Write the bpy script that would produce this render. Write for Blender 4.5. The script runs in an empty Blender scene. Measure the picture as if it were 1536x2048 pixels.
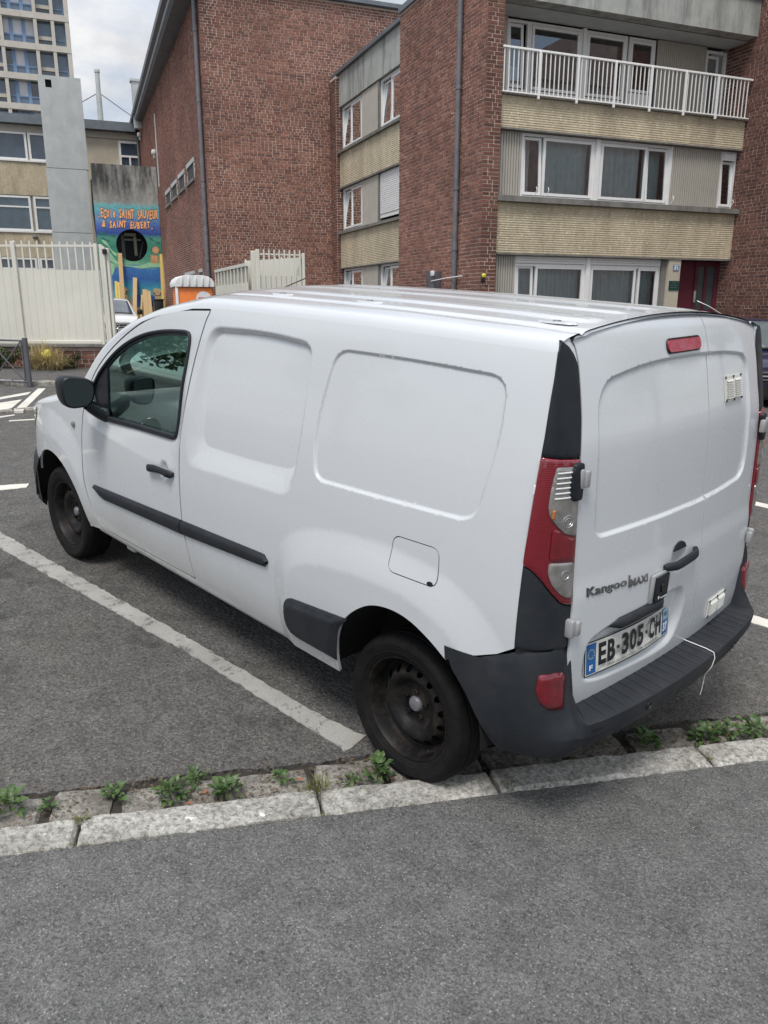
import bpy, bmesh, math, random
import numpy as np
from mathutils import Vector, Matrix, geometry

# ------------------------------------------------------------------ camera, world, sun, exposure
SC = bpy.context.scene
COL = SC.collection
RW = np.array([[-0.6964, -0.7176, 0.0022], [-0.1864, 0.1780, -0.9662], [0.6930, -0.6733, -0.2577]])   # world -> camera (right, down, forward)
CAMP = np.array([-1.8868, 2.7806, 1.7914])
FPX = 1552.0
cam_d = bpy.data.cameras.new('camera')
cam = bpy.data.objects.new('camera', cam_d)
COL.objects.link(cam)
rr, dd, ff = [v / np.linalg.norm(v) for v in RW]
cam.matrix_world = Matrix(((rr[0], -dd[0], -ff[0], CAMP[0]), (rr[1], -dd[1], -ff[1], CAMP[1]), (rr[2], -dd[2], -ff[2], CAMP[2]), (0, 0, 0, 1)))
cam_d.sensor_fit = 'VERTICAL'
cam_d.sensor_height = 32.0
cam_d.lens = FPX / 2048 * 32.0
cam_d.clip_start = 0.05
cam_d.clip_end = 3000
SC.camera = cam

SUN_DIR = Vector((-0.26, 0.54, 1.05)).normalized()       # towards the sun, behind the camera's left shoulder
w = bpy.data.worlds.new('World')
SC.world = w
w.use_nodes = True
nt = w.node_tree
nt.nodes.clear()
W_ = nt.nodes.new
out = W_('ShaderNodeOutputWorld')
bg = W_('ShaderNodeBackground')
bg.inputs['Strength'].default_value = 0.10
sky = W_('ShaderNodeTexSky')
sky.sky_type = 'NISHITA'
sky.sun_disc = False
sky.sun_elevation = math.asin(SUN_DIR.z)
sky.sun_rotation = math.atan2(SUN_DIR.x, SUN_DIR.y)
tc = W_('ShaderNodeTexCoord')
sep = W_('ShaderNodeSeparateXYZ')
nt.links.new(tc.outputs['Generated'], sep.inputs[0])
def wmath(op, a, b):
    n = W_('ShaderNodeMath'); n.operation = op
    for i, v in enumerate((a, b)):
        if isinstance(v, (int, float)): n.inputs[i].default_value = v
        else: nt.links.new(v, n.inputs[i])
    return n.outputs[0]
den = wmath('ADD', wmath('MAXIMUM', sep.outputs['Z'], 0.0), 0.16)
cmb = W_('ShaderNodeCombineXYZ')
nt.links.new(wmath('DIVIDE', sep.outputs['X'], den), cmb.inputs[0])
nt.links.new(wmath('DIVIDE', sep.outputs['Y'], den), cmb.inputs[1])
def wnoise(scale, detail, rough, dist):
    n = W_('ShaderNodeTexNoise')
    n.inputs['Scale'].default_value = scale; n.inputs['Detail'].default_value = detail
    n.inputs['Roughness'].default_value = rough; n.inputs['Distortion'].default_value = dist
    nt.links.new(cmb.outputs[0], n.inputs['Vector'])
    return n.outputs['Fac']
def wramp(fac, stops):
    r = W_('ShaderNodeValToRGB')
    cr = r.color_ramp
    cr.elements[0].position, cr.elements[0].color = stops[0][0], (*stops[0][1], 1)
    cr.elements[1].position, cr.elements[1].color = stops[-1][0], (*stops[-1][1], 1)
    for p, c in stops[1:-1]:
        e = cr.elements.new(p); e.color = (*c, 1)
    nt.links.new(fac, r.inputs[0])
    return r.outputs[0]
n1 = wnoise(0.75, 7, 0.55, 0.4)
n2 = wnoise(1.9, 8, 0.6, 0.2)
cover = wramp(n1, [(0.40, (0.35,) * 3), (0.60, (1.0,) * 3)])
cloudc = wramp(n2, [(0.32, (5.2, 5.6, 6.3)), (0.47, (7.0, 7.15, 7.45)), (0.62, (9.2, 9.2, 9.2)), (0.75, (10.6, 10.5, 10.3))])
grad = wramp(sep.outputs['Z'], [(0.0, (0.49,) * 3), (0.30, (0.60,) * 3), (1.0, (1.22,) * 3)])   # overcast sky: paler towards the zenith
mg = W_('ShaderNodeMixRGB'); mg.blend_type = 'MULTIPLY'; mg.inputs[0].default_value = 1.0
nt.links.new(cloudc, mg.inputs[1]); nt.links.new(grad, mg.inputs[2]); cloudc = mg.outputs[0]
mx = W_('ShaderNodeMixRGB')
nt.links.new(cover, mx.inputs[0]); nt.links.new(sky.outputs[0], mx.inputs[1]); nt.links.new(cloudc, mx.inputs[2])
nt.links.new(mx.outputs[0], bg.inputs['Color'])
nt.links.new(bg.outputs[0], out.inputs['Surface'])

sun_d = bpy.data.lights.new('sun', 'SUN')
sun_d.energy = 1.5
sun_d.angle = math.radians(18)
sun_d.color = (1.0, 0.96, 0.90)
sun = bpy.data.objects.new('sun', sun_d)
COL.objects.link(sun)
sun.rotation_euler = SUN_DIR.to_track_quat('Z', 'Y').to_euler()
SC.view_settings.view_transform = 'Standard'
SC.view_settings.look = 'None'
SC.view_settings.gamma = 1.0
SC.view_settings.use_curve_mapping = False
SC.view_settings.exposure = 0.84
SC.cycles.max_bounces = 10
SC.cycles.transparent_max_bounces = 12

# ------------------------------------------------------------------ frames
MV3 = np.array([[0.9983, 0.0008, -0.0584], [0.0, 0.9999, 0.0138], [0.0584, -0.0138, 0.9982]])
VF = Matrix([list(r) + [0] for r in MV3] + [[0, 0, 0, 1]])          # the sloping parking bay and what stands on it
yF = math.radians(-112.57)
BF = Matrix(((math.cos(yF), -math.sin(yF), 0, 8.588), (math.sin(yF), math.cos(yF), 0, -10.097), (0, 0, 1, 0), (0, 0, 0, 1)))   # u along the street front, w away from the street
FR = Vector((-0.697, -0.717, 0)).normalized()
FF = Matrix(((FR.x, -FR.y, 0, 11.508), (FR.y, FR.x, 0, -2.955), (0, 0, 1, 0), (0, 0, 0, 1)))     # fence: s along the fence
WF = Matrix.Identity(4)
def plane_z(x, y):
    return 0.0585 * x - 0.0138 * y

# ------------------------------------------------------------------ mesh helpers
class MB:
    def __init__(s): s.v, s.f, s.sm = [], [], []
    def add(s, vs, fs, smooth=False):
        o = len(s.v)
        s.v += [tuple(map(float, p)) for p in vs]
        s.f += [tuple(i + o for i in f) for f in fs]
        s.sm += [smooth] * len(fs)
        return s
    def box(s, a, b, M=None):
        x0, y0, z0 = a; x1, y1, z1 = b
        vs = [(x0, y0, z0), (x1, y0, z0), (x1, y1, z0), (x0, y1, z0), (x0, y0, z1), (x1, y0, z1), (x1, y1, z1), (x0, y1, z1)]
        if M is not None: vs = [tuple(M @ Vector(p)) for p in vs]
        fs = [(3, 2, 1, 0), (4, 5, 6, 7), (0, 1, 5, 4), (1, 2, 6, 5), (2, 3, 7, 6), (3, 0, 4, 7)]
        return s.add(vs, fs)
    def rbox(s, a, b, bev=0.005, seg=2, M=None):
        bm = bmesh.new()
        bmesh.ops.create_cube(bm, size=1.0)
        sx, sy, sz = (b[i] - a[i] for i in range(3))
        for v in bm.verts:
            v.co = Vector((v.co.x * sx, v.co.y * sy, v.co.z * sz)) + Vector([(a[i] + b[i]) / 2 for i in range(3)])
        bmesh.ops.bevel(bm, geom=bm.edges[:], offset=bev, segments=seg, profile=0.5, affect='EDGES', clamp_overlap=True)
        vs = [tuple((M @ v.co) if M is not None else v.co) for v in bm.verts]
        bm.verts.index_update()
        fs = [[v.index for v in f.verts] for f in bm.faces]
        bm.free()
        return s.add(vs, fs, True)
    def tube(s, path, r, n=8, cap=True, smooth=True):
        P = [Vector(p) for p in path]
        R = r if isinstance(r, (list, tuple)) else [r] * len(P)
        vs, fs = [], []
        up = None
        for i, p in enumerate(P):
            t = (P[min(i + 1, len(P) - 1)] - P[max(i - 1, 0)]).normalized()
            if up is None:
                up = Vector((0, 0, 1)) if abs(t.z) < 0.9 else Vector((1, 0, 0))
            a = t.cross(up).normalized(); b = a.cross(t).normalized(); up = b
            for k in range(n):
                q = 2 * math.pi * k / n
                vs.append(p + a * (math.cos(q) * R[i]) + b * (math.sin(q) * R[i]))
        for i in range(len(P) - 1):
            for k in range(n):
                fs.append((i * n + k, i * n + (k + 1) % n, (i + 1) * n + (k + 1) % n, (i + 1) * n + k))
        if cap:
            fs.append(tuple(range(n - 1, -1, -1))); fs.append(tuple((len(P) - 1) * n + k for k in range(n)))
        return s.add(vs, fs, smooth)
    def grid(s, rows, closed=False, smooth=True, flip=False):
        n = len(rows[0]); vs = [p for r in rows for p in r]; fs = []
        m = n if closed else n - 1
        for i in range(len(rows) - 1):
            for k in range(m):
                f = (i * n + k, i * n + (k + 1) % n, (i + 1) * n + (k + 1) % n, (i + 1) * n + k)
                fs.append(f[::-1] if flip else f)
        return s.add(vs, fs, smooth)
    def prism(s, poly, h0, h1, fn):
        """extrude a 2D polygon (CCW) from h0 to h1; fn(a, b, h) -> point"""
        n = len(poly)
        vs = [fn(a, b, h0) for a, b in poly] + [fn(a, b, h1) for a, b in poly]
        fs = [tuple(range(n - 1, -1, -1)), tuple(range(n, 2 * n))] + [(i, (i + 1) % n, n + (i + 1) % n, n + i) for i in range(n)]
        return s.add(vs, fs)
    def lathe(s, prof, n=32, fn=None, smooth=True):
        """prof: (r, h); fn(x, y, h) -> point"""
        rows = [[fn(r * math.cos(2 * math.pi * k / n), r * math.sin(2 * math.pi * k / n), h) for k in range(n)] for r, h in prof]
        return s.grid(rows, True, smooth)
    def xf(s, M):
        s.v = [tuple(M @ Vector(p)) for p in s.v]; return s
    def mirror_y(s):
        o = MB(); o.v = [(x, -y, z) for x, y, z in s.v]; o.f = [tuple(f[::-1]) for f in s.f]; o.sm = list(s.sm); return o

BASE = {}
def mesh_from(name, vs, fs, mat, sm=None, normals=None, sharp=35):
    me = bpy.data.meshes.new(name)
    me.from_pydata([tuple(map(float, v)) for v in vs], [], [tuple(map(int, f)) for f in fs])
    if mat is not None: me.materials.append(mat)
    if normals is not None:
        me.polygons.foreach_set('use_smooth', [True] * len(me.polygons))
        me.normals_split_custom_set_from_vertices([tuple(map(float, n)) for n in normals])
    elif sm is not None and any(sm):
        me.polygons.foreach_set('use_smooth', sm)
        me.set_sharp_from_angle(angle=math.radians(sharp))
    me.update()
    return me
def props(o, label=None, cat=None, group=None, kind=None):
    if label: o['label'] = label
    if cat: o['category'] = cat
    if group: o['group'] = group
    if kind: o['kind'] = kind
    return o
def thing(name, label, cat, frame, base, group=None):
    o = bpy.data.objects.new(name, None)
    o.empty_display_size = 0.2
    COL.objects.link(o)
    o.matrix_world = frame @ Matrix.Translation(Vector(base))
    BASE[o.name] = tuple(base)
    return props(o, label, cat, group)
def part(root, name, mb, mat, parent=None, kind=None, label=None, normals=None, sharp=35):
    b = BASE[root.name]
    vs = [(p[0] - b[0], p[1] - b[1], p[2] - b[2]) for p in mb.v]
    o = bpy.data.objects.new(name, mesh_from(name, vs, mb.f, mat, mb.sm, normals, sharp))
    COL.objects.link(o)
    o.parent = parent or root
    return props(o, label=label, kind=kind)
def inst(root, name, me, loc=(0, 0, 0), rot=(0, 0, 0), scale=(1, 1, 1), parent=None):
    """a piece that shares mesh data; loc in frame coordinates"""
    b = BASE[root.name]
    o = bpy.data.objects.new(name, me)
    COL.objects.link(o)
    o.parent = parent or root
    o.location = (loc[0] - b[0], loc[1] - b[1], loc[2] - b[2])
    o.rotation_euler = rot; o.scale = scale
    return o
def solo(name, mb, mat, frame, base, label=None, cat=None, group=None, kind=None, sharp=35):
    vs = [(p[0] - base[0], p[1] - base[1], p[2] - base[2]) for p in mb.v]
    o = bpy.data.objects.new(name, mesh_from(name, vs, mb.f, mat, mb.sm, None, sharp))
    COL.objects.link(o)
    o.matrix_world = frame @ Matrix.Translation(Vector(base))
    BASE[o.name] = tuple(base)
    return props(o, label, cat, group, kind)
def text_mesh(s, size=1.0, extrude=0.0, bold=0.0, align='LEFT', spacing=1.0):
    cu = bpy.data.curves.new('txt', 'FONT')
    cu.body = s; cu.size = size; cu.extrude = extrude; cu.offset = bold; cu.align_x = align; cu.space_character = spacing
    cu.resolution_u = 3
    o = bpy.data.objects.new('txt', cu)
    COL.objects.link(o)
    bpy.context.view_layer.update()
    me = bpy.data.meshes.new_from_object(o.evaluated_get(bpy.context.evaluated_depsgraph_get()))
    mb = MB(); mb.add([tuple(v.co) for v in me.vertices], [tuple(p.vertices) for p in me.polygons])
    bpy.data.objects.remove(o); bpy.data.curves.remove(cu); bpy.data.meshes.remove(me)
    return mb
def project(P):
    q = (np.atleast_2d(P) - CAMP) @ RW.T
    return np.stack([768 + FPX * q[:, 0] / q[:, 2], 1024 + FPX * q[:, 1] / q[:, 2], q[:, 2]], 1)
def interp(x, xs, ys):
    xs = np.asarray(xs, float); ys = np.asarray(ys, float); x = np.asarray(x, float)
    h = np.diff(xs); d = np.diff(ys) / h
    m = np.zeros(len(xs)); m[0] = d[0]; m[-1] = d[-1]
    for i in range(1, len(xs) - 1):
        if d[i - 1] * d[i] > 0:
            w1 = 2 * h[i] + h[i - 1]; w2 = h[i] + 2 * h[i - 1]
            m[i] = (w1 + w2) / (w1 / d[i - 1] + w2 / d[i])
    i = np.clip(np.searchsorted(xs, x) - 1, 0, len(h) - 1)
    t = np.clip((x - xs[i]) / h[i], 0, 1); hh = h[i]
    r = (2 * t**3 - 3 * t**2 + 1) * ys[i] + (t**3 - 2 * t**2 + t) * hh * m[i] + (-2 * t**3 + 3 * t**2) * ys[i + 1] + (t**3 - t**2) * hh * m[i + 1]
    r = np.where(x < xs[0], ys[0] + m[0] * (x - xs[0]), r)
    return np.where(x > xs[-1], ys[-1] + m[-1] * (x - xs[-1]), r)
def sstep(a, b, x):
    t = np.clip((np.asarray(x, float) - a) / (b - a), 0, 1)
    return t * t * (3 - 2 * t)
def inpoly(poly, P):
    poly = np.asarray(poly, float); P = np.asarray(P, float)
    x, y = P[:, 0][:, None], P[:, 1][:, None]
    a = poly; b = np.roll(poly, -1, 0)
    c = ((a[:, 1] > y) != (b[:, 1] > y)) & (x < (b[:, 0] - a[:, 0]) * (y - a[:, 1]) / (b[:, 1] - a[:, 1] + 1e-12) + a[:, 0])
    return c.sum(1) % 2 == 1
def pdist(poly, P, closed=True):
    poly = np.asarray(poly, float); P = np.asarray(P, float)
    a = poly if closed else poly[:-1]
    b = np.roll(poly, -1, 0) if closed else poly[1:]
    best = np.full(len(P), 1e9)
    for i in range(len(a)):
        d = b[i] - a[i]; t = np.clip(((P - a[i]) @ d) / (d @ d + 1e-12), 0, 1)
        q = P - a[i] - t[:, None] * d
        best = np.minimum(best, (q * q).sum(1))
    return np.sqrt(best)
def sd(poly, P):
    return np.where(inpoly(poly, P), -1, 1) * pdist(poly, P)
def rpoly(c, step=0.012):
    """polygon with rounded corners from (x, y, r)"""
    pts = []
    n = len(c)
    for i in range(n):
        p = np.array(c[i][:2]); a = np.array(c[i - 1][:2]); b = np.array(c[(i + 1) % n][:2]); r = c[i][2]
        da = a - p; db = b - p; la = np.linalg.norm(da); lb = np.linalg.norm(db); da /= la; db /= lb
        l = min(r, la * 0.48, lb * 0.48)
        p0 = p + da * l; p1 = p + db * l
        k = max(2, int(math.ceil(l * 1.6 / step))) if r > 0 else 0
        if k == 0: pts.append(p); continue
        for j in range(k + 1):
            t = j / k
            pts.append((1 - t)**2 * p0 + 2 * t * (1 - t) * p + t * t * p1)
    return resample(np.array(pts), step)
def resample(P, step, closed=True):
    P = np.asarray(P, float); out = []
    n = len(P)
    for i in range(n if closed else n - 1):
        a = P[i]; b = P[(i + 1) % n]; l = np.linalg.norm(b - a)
        if l < 1e-7: continue
        k = max(1, int(round(l / step)))
        for j in range(k): out.append(a + (b - a) * j / k)
    if not closed: out.append(P[-1])
    return np.array(out)
def cdt(loops, pts):
    """constrained triangulation; loops: list of (closed) polylines, pts: loose points -> verts, triangles"""
    vs, es = [], []
    for lp, closed in loops:
        o = len(vs); vs += [Vector((float(p[0]), float(p[1]))) for p in lp]
        es += [(o + i, o + i + 1) for i in range(len(lp) - 1)] + ([(o + len(lp) - 1, o)] if closed else [])
    vs += [Vector((float(p[0]), float(p[1]))) for p in pts]
    r = geometry.delaunay_2d_cdt(vs, es, [], 0, 1e-6)
    return np.array([(p.x, p.y) for p in r[0]]), np.array([f for f in r[2]], int)
# ------------------------------------------------------------------ materials
class NT:
    def __init__(s, name):
        s.m = bpy.data.materials.new(name); s.m.use_nodes = True
        s.t = s.m.node_tree; s.t.nodes.clear()
        s.out = s.t.nodes.new('ShaderNodeOutputMaterial')
        s.pos = s.t.nodes.new('ShaderNodeNewGeometry').outputs['Position']
    def n(s, typ, **kw):
        n = s.t.nodes.new(typ)
        for k, v in kw.items(): setattr(n, k, v)
        return n
    def set(s, sock, v):
        if hasattr(v, 'is_output') or isinstance(v, bpy.types.NodeSocket): s.t.links.new(v, sock)
        elif isinstance(v, (tuple, list)) and len(v) == 3 and sock.type == 'RGBA': sock.default_value = (*v, 1)
        else: sock.default_value = v
    def math(s, op, a, b=0.0, clamp=False):
        n = s.n('ShaderNodeMath', operation=op); n.use_clamp = clamp
        s.set(n.inputs[0], a); s.set(n.inputs[1], b); return n.outputs[0]
    def noise(s, scale, detail=4, rough=0.55, vec=None, dist=0.0):
        n = s.n('ShaderNodeTexNoise'); s.set(n.inputs['Vector'], vec or s.pos)
        n.inputs['Scale'].default_value = scale; n.inputs['Detail'].default_value = detail
        n.inputs['Roughness'].default_value = rough; n.inputs['Distortion'].default_value = dist
        return n.outputs['Fac']
    def voro(s, scale, feature='F1', vec=None):
        n = s.n('ShaderNodeTexVoronoi', feature=feature); s.set(n.inputs['Vector'], vec or s.pos)
        n.inputs['Scale'].default_value = scale
        return n
    def ramp(s, fac, stops):
        r = s.n('ShaderNodeValToRGB'); cr = r.color_ramp
        cr.elements[0].position = stops[0][0]; cr.elements[1].position = stops[-1][0]
        f = lambda c: (c, c, c, 1) if isinstance(c, (int, float)) else (*c, 1)
        cr.elements[0].color = f(stops[0][1]); cr.elements[1].color = f(stops[-1][1])
        for p, c in stops[1:-1]:
            e = cr.elements.new(p); e.color = f(c)
        s.set(r.inputs[0], fac); return r.outputs[0]
    def mix(s, fac, a, b, blend='MIX'):
        n = s.n('ShaderNodeMixRGB', blend_type=blend)
        s.set(n.inputs[0], fac); s.set(n.inputs[1], a); s.set(n.inputs[2], b); return n.outputs[0]
    def map(s, vec, scale=(1, 1, 1), loc=(0, 0, 0), rot=(0, 0, 0)):
        n = s.n('ShaderNodeMapping'); s.set(n.inputs['Vector'], vec)
        n.inputs['Scale'].default_value = scale; n.inputs['Location'].default_value = loc; n.inputs['Rotation'].default_value = rot
        return n.outputs[0]
    def obj(s): return s.n('ShaderNodeTexCoord').outputs['Object']
    def bump(s, h, strength=0.5, dist=0.01, normal=None):
        n = s.n('ShaderNodeBump'); s.set(n.inputs['Height'], h)
        n.inputs['Strength'].default_value = strength; n.inputs['Distance'].default_value = dist
        if normal is not None: s.set(n.inputs['Normal'], normal)
        return n.outputs[0]
    def pbr(s, col, rough=0.5, metal=0.0, normal=None, coat=0.0, spec=0.5, trans=0.0, alpha=None, coat_rough=0.03):
        p = s.n('ShaderNodeBsdfPrincipled')
        s.set(p.inputs['Base Color'], col); s.set(p.inputs['Roughness'], rough); s.set(p.inputs['Metallic'], metal)
        p.inputs['Coat Weight'].default_value = coat; p.inputs['Coat Roughness'].default_value = coat_rough
        p.inputs['Specular IOR Level'].default_value = spec
        p.inputs['Transmission Weight'].default_value = trans
        if normal is not None: s.set(p.inputs['Normal'], normal)
        if alpha is not None: s.set(p.inputs['Alpha'], alpha)
        s.t.links.new(p.outputs[0], s.out.inputs[0])
        return s.m
def simple(name, col, rough=0.5, metal=0.0, var=0.0, vs=6.0, bump=0.0, bs=60.0, coat=0.0, spec=0.5, coat_rough=0.03):
    t = NT(name); c = col
    if var:
        a = tuple(max(0, x * (1 - var)) for x in col); b = tuple(x * (1 + var) for x in col)
        c = t.ramp(t.noise(vs, 6, 0.6), [(0.3, a), (0.7, b)])
    nm = t.bump(t.noise(bs, 5, 0.6), bump, 0.004) if bump else None
    return t.pbr(c, rough, metal, nm, coat, spec, coat_rough=coat_rough)

def asphalt(name, lo, hi, patch, stone=150.0, specks=0.5, depth=0.006, cracks=0.0):
    t = NT(name)
    v = t.voro(stone); v2 = t.voro(stone * 0.45)
    base = t.ramp(t.n('ShaderNodeSeparateColor').outputs[0] if False else v.outputs['Color'], [(0.0, lo), (1.0, hi)])
    big = t.ramp(t.noise(0.55, 5, 0.6), [(0.35, 0.0), (0.65, 1.0)])
    base = t.mix(t.math('MULTIPLY', big, 0.55), base, patch, 'MULTIPLY')
    mid = t.ramp(t.noise(7.0, 6, 0.7), [(0.3, 0.72), (0.7, 1.18)])
    base = t.mix(1.0, base, mid, 'MULTIPLY')
    fine = t.ramp(t.noise(stone * 1.3, 3, 0.8), [(0.3, 0.42), (0.7, 1.6)])
    base = t.mix(0.9, base, fine, 'MULTIPLY')
    st = t.ramp(t.noise(1.7, 5, 0.65, dist=0.6), [(0.30, 0.72), (0.42, 1.0), (0.66, 1.0), (0.78, 1.16)])
    base = t.mix(1.0, base, st, 'MULTIPLY')
    spot = t.ramp(t.noise(3.3, 2, 0.4), [(0.24, 0.55), (0.30, 1.0)])
    base = t.mix(0.8, base, spot, 'MULTIPLY')
    if cracks:
        wv = t.n('ShaderNodeVectorMath', operation='ADD'); wn = t.n('ShaderNodeTexNoise'); wn.inputs['Scale'].default_value = 6.0; wn.inputs['Detail'].default_value = 6
        t.set(wn.inputs['Vector'], t.pos); sc = t.n('ShaderNodeVectorMath', operation='SCALE'); t.set(sc.inputs[0], wn.outputs['Color']); sc.inputs['Scale'].default_value = 0.28
        t.set(wv.inputs[0], t.pos); t.set(wv.inputs[1], sc.outputs[0])
        ce = t.voro(0.95, 'DISTANCE_TO_EDGE', wv.outputs[0])
        ck = t.math('MULTIPLY', t.ramp(ce.outputs['Distance'], [(0.0, 1.0), (0.006, 0.0)]), t.ramp(t.noise(0.9, 3, 0.5), [(0.50, 0.0), (0.60, 1.0)]))
        base = t.mix(t.math('MULTIPLY', ck, 0.7 * cracks), base, (0.02, 0.02, 0.02))
    # pale aggregate stones, a few per square decimetre
    s = t.voro(48.0)
    sep = t.n('ShaderNodeSeparateColor'); t.set(sep.inputs[0], s.outputs['Color'])
    on = t.math('MULTIPLY', t.math('GREATER_THAN', sep.outputs[0], 1 - 0.07 * specks), t.math('LESS_THAN', s.outputs['Distance'], 0.12))
    s2 = t.voro(110.0)
    sep2 = t.n('ShaderNodeSeparateColor'); t.set(sep2.inputs[0], s2.outputs['Color'])
    on2 = t.math('MULTIPLY', t.math('GREATER_THAN', sep2.outputs[1], 1 - 0.22 * specks), t.math('LESS_THAN', s2.outputs['Distance'], 0.3))
    base = t.mix(on, base, (0.38, 0.37, 0.35)); base = t.mix(t.math('MULTIPLY', on2, 0.7), base, (0.30, 0.295, 0.285))
    # dark pits between stones
    pit = t.ramp(t.noise(stone * 0.42, 4, 0.75), [(0.33, 0.35), (0.46, 1.0)])
    base = t.mix(0.75, base, pit, 'MULTIPLY')
    h = t.math('ADD', t.math('MULTIPLY', t.math('SUBTRACT', 1.0, v2.outputs['Distance']), 0.9), t.math('ADD', t.noise(stone * 0.5, 4, 0.7), t.noise(14.0, 3, 0.6)))
    return t.pbr(base, 0.82, 0, t.bump(h, 0.8, depth), spec=0.35)

def granite(name, tone=(1, 1, 1), contrast=1.0, dirt=0.35):
    t = NT(name)
    v = t.voro(95.0); n = t.noise(46.0, 6, 0.8)
    c = t.ramp(n, [(0.36, (0.07, 0.07, 0.068)), (0.44, (0.24, 0.235, 0.22)), (0.51, (0.50, 0.49, 0.46)), (0.62, (0.74, 0.725, 0.69))])
    c = t.mix(0.5, c, t.ramp(v.outputs['Color'], [(0.0, (0.12, 0.12, 0.115)), (1.0, (0.62, 0.61, 0.58))]))
    c = t.mix(1.0, c, tone, 'MULTIPLY')
    d = t.ramp(t.noise(6.0, 6, 0.65), [(0.42, 0.0), (0.62, 1.0)])
    c = t.mix(t.math('MULTIPLY', d, dirt), c, (0.085, 0.075, 0.06))
    h = t.math('ADD', t.math('MULTIPLY', t.noise(30.0, 6, 0.7), 1.4), t.noise(160.0, 3, 0.7))
    return t.pbr(c, 0.85, 0, t.bump(h, 0.8, 0.008), spec=0.3)

def brickmat(name, stops):
    t = NT(name)
    at = t.n('ShaderNodeAttribute', attribute_name='shade')
    oi = t.n('ShaderNodeObjectInfo')
    f = t.math('FRACT', t.math('ADD', at.outputs['Fac'], oi.outputs['Random']))
    c = t.ramp(f, stops)
    big = t.mix(1.0, t.ramp(t.noise(0.42, 5, 0.6), [(0.3, 0.70), (0.7, 1.18)]), t.ramp(t.noise(0.8, 6, 0.65, t.map(t.pos, (1.6, 1.6, 0.22))), [(0.34, 0.84), (0.58, 1.0), (0.74, 1.06)]), 'MULTIPLY')
    c = t.mix(1.0, c, big, 'MULTIPLY')
    fine = t.ramp(t.noise(34.0, 5, 0.75), [(0.3, 0.66), (0.7, 1.3)])
    c = t.mix(0.9, c, fine, 'MULTIPLY')
    return t.pbr(c, 0.85, 0, t.bump(t.noise(70.0, 4, 0.7), 0.5, 0.004), spec=0.3)

def glassmat(name, tint, refl=1.0, rough=0.0, tintr=(0.9, 0.95, 0.97)):
    t = NT(name)
    tr = t.n('ShaderNodeBsdfTransparent'); t.set(tr.inputs[0], tint)
    gl = t.n('ShaderNodeBsdfGlossy'); gl.inputs['Roughness'].default_value = rough; t.set(gl.inputs[0], tintr)
    fr = t.n('ShaderNodeFresnel'); fr.inputs['IOR'].default_value = 1.5
    fac = t.math('MULTIPLY', fr.outputs[0], 1.7 * refl, True)
    mx = t.n('ShaderNodeMixShader')
    t.set(mx.inputs[0], fac); t.t.links.new(tr.outputs[0], mx.inputs[1]); t.t.links.new(gl.outputs[0], mx.inputs[2])
    t.t.links.new(mx.outputs[0], t.out.inputs[0])
    return t.m

def carpaint(name, col, dirt=(0.30, 0.27, 0.22), amt=0.25, sill=0.0):
    t = NT(name)
    o = t.obj()
    sp = t.ramp(t.noise(9.0, 8, 0.75, o), [(0.60, 0.0), (0.78, 1.0)])
    sm = t.ramp(t.noise(1.6, 4, 0.6, o), [(0.35, 0.0), (0.75, 1.0)])
    c = t.mix(t.math('MULTIPLY', sm, 0.10 * amt / 0.25), col, tuple(x * 0.78 for x in col))
    if sill:                                                # road film thrown up along the sills
        so = t.n('ShaderNodeSeparateXYZ'); t.set(so.inputs[0], o)
        hz = t.math('ADD', so.outputs[2], t.math('MULTIPLY', t.noise(4.0, 6, 0.65, t.map(o, (1, 1, 0.6))), 0.30))
        c = t.mix(t.math('MULTIPLY', t.ramp(hz, [(0.50, 1.0), (0.74, 0.0)]), sill), c, (0.36, 0.33, 0.28))
    # tiny stone chips
    v = t.voro(16.0, vec=o); sep = t.n('ShaderNodeSeparateColor'); t.set(sep.inputs[0], v.outputs['Color'])
    chip = t.math('MULTIPLY', t.math('GREATER_THAN', sep.outputs[0], 0.965), t.math('LESS_THAN', v.outputs['Distance'], 0.05))
    c = t.mix(t.math('MULTIPLY', chip, 0.8), c, (0.16, 0.14, 0.12))
    r = t.ramp(t.noise(5.0, 5, 0.6, o), [(0.3, 0.25), (0.7, 0.30)])
    nm = t.bump(t.noise(2.2, 2, 0.4, o), 0.05, 0.02)
    return t.pbr(c, r, 0, nm, coat=0.7, coat_rough=0.06)

def plastic(name, col, rough=0.55, grain=500.0, dust=0.35):
    t = NT(name); o = t.obj()
    d = t.ramp(t.noise(7.0, 7, 0.7, o), [(0.4, 0.0), (0.75, 1.0)])
    c = t.mix(t.math('MULTIPLY', d, dust), col, (0.14, 0.135, 0.13))
    return t.pbr(c, t.ramp(t.noise(12.0, 4, 0.6, o), [(0.3, rough - 0.08), (0.7, rough + 0.12)]), 0, t.bump(t.noise(grain, 2, 0.5, o), 0.25, 0.001), spec=0.32)

def worn_paint(name, col, under, wear=0.5):
    t = NT(name)
    a = t.noise(9.0, 8, 0.72); b = t.noise(60.0, 5, 0.8)
    f = t.ramp(t.math('ADD', t.math('MULTIPLY', a, 0.7), t.math('MULTIPLY', b, 0.45)), [(0.40 + 0.2 * wear - 0.1, 0.0), (0.47 + 0.2 * wear - 0.1, 1.0)])
    g = t.ramp(t.noise(3.0, 6, 0.6), [(0.3, tuple(x * 0.72 for x in col)), (0.7, col)])
    c = t.mix(f, under, g)
    c = t.mix(0.7, c, t.ramp(t.noise(190.0, 3, 0.8), [(0.3, 0.72), (0.7, 1.25)]), 'MULTIPLY')
    h = t.math('ADD', t.noise(80.0, 4, 0.7), t.math('MULTIPLY', f, 0.4))
    return t.pbr(c, 0.8, 0, t.bump(h, 0.8, 0.004), spec=0.3)

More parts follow.
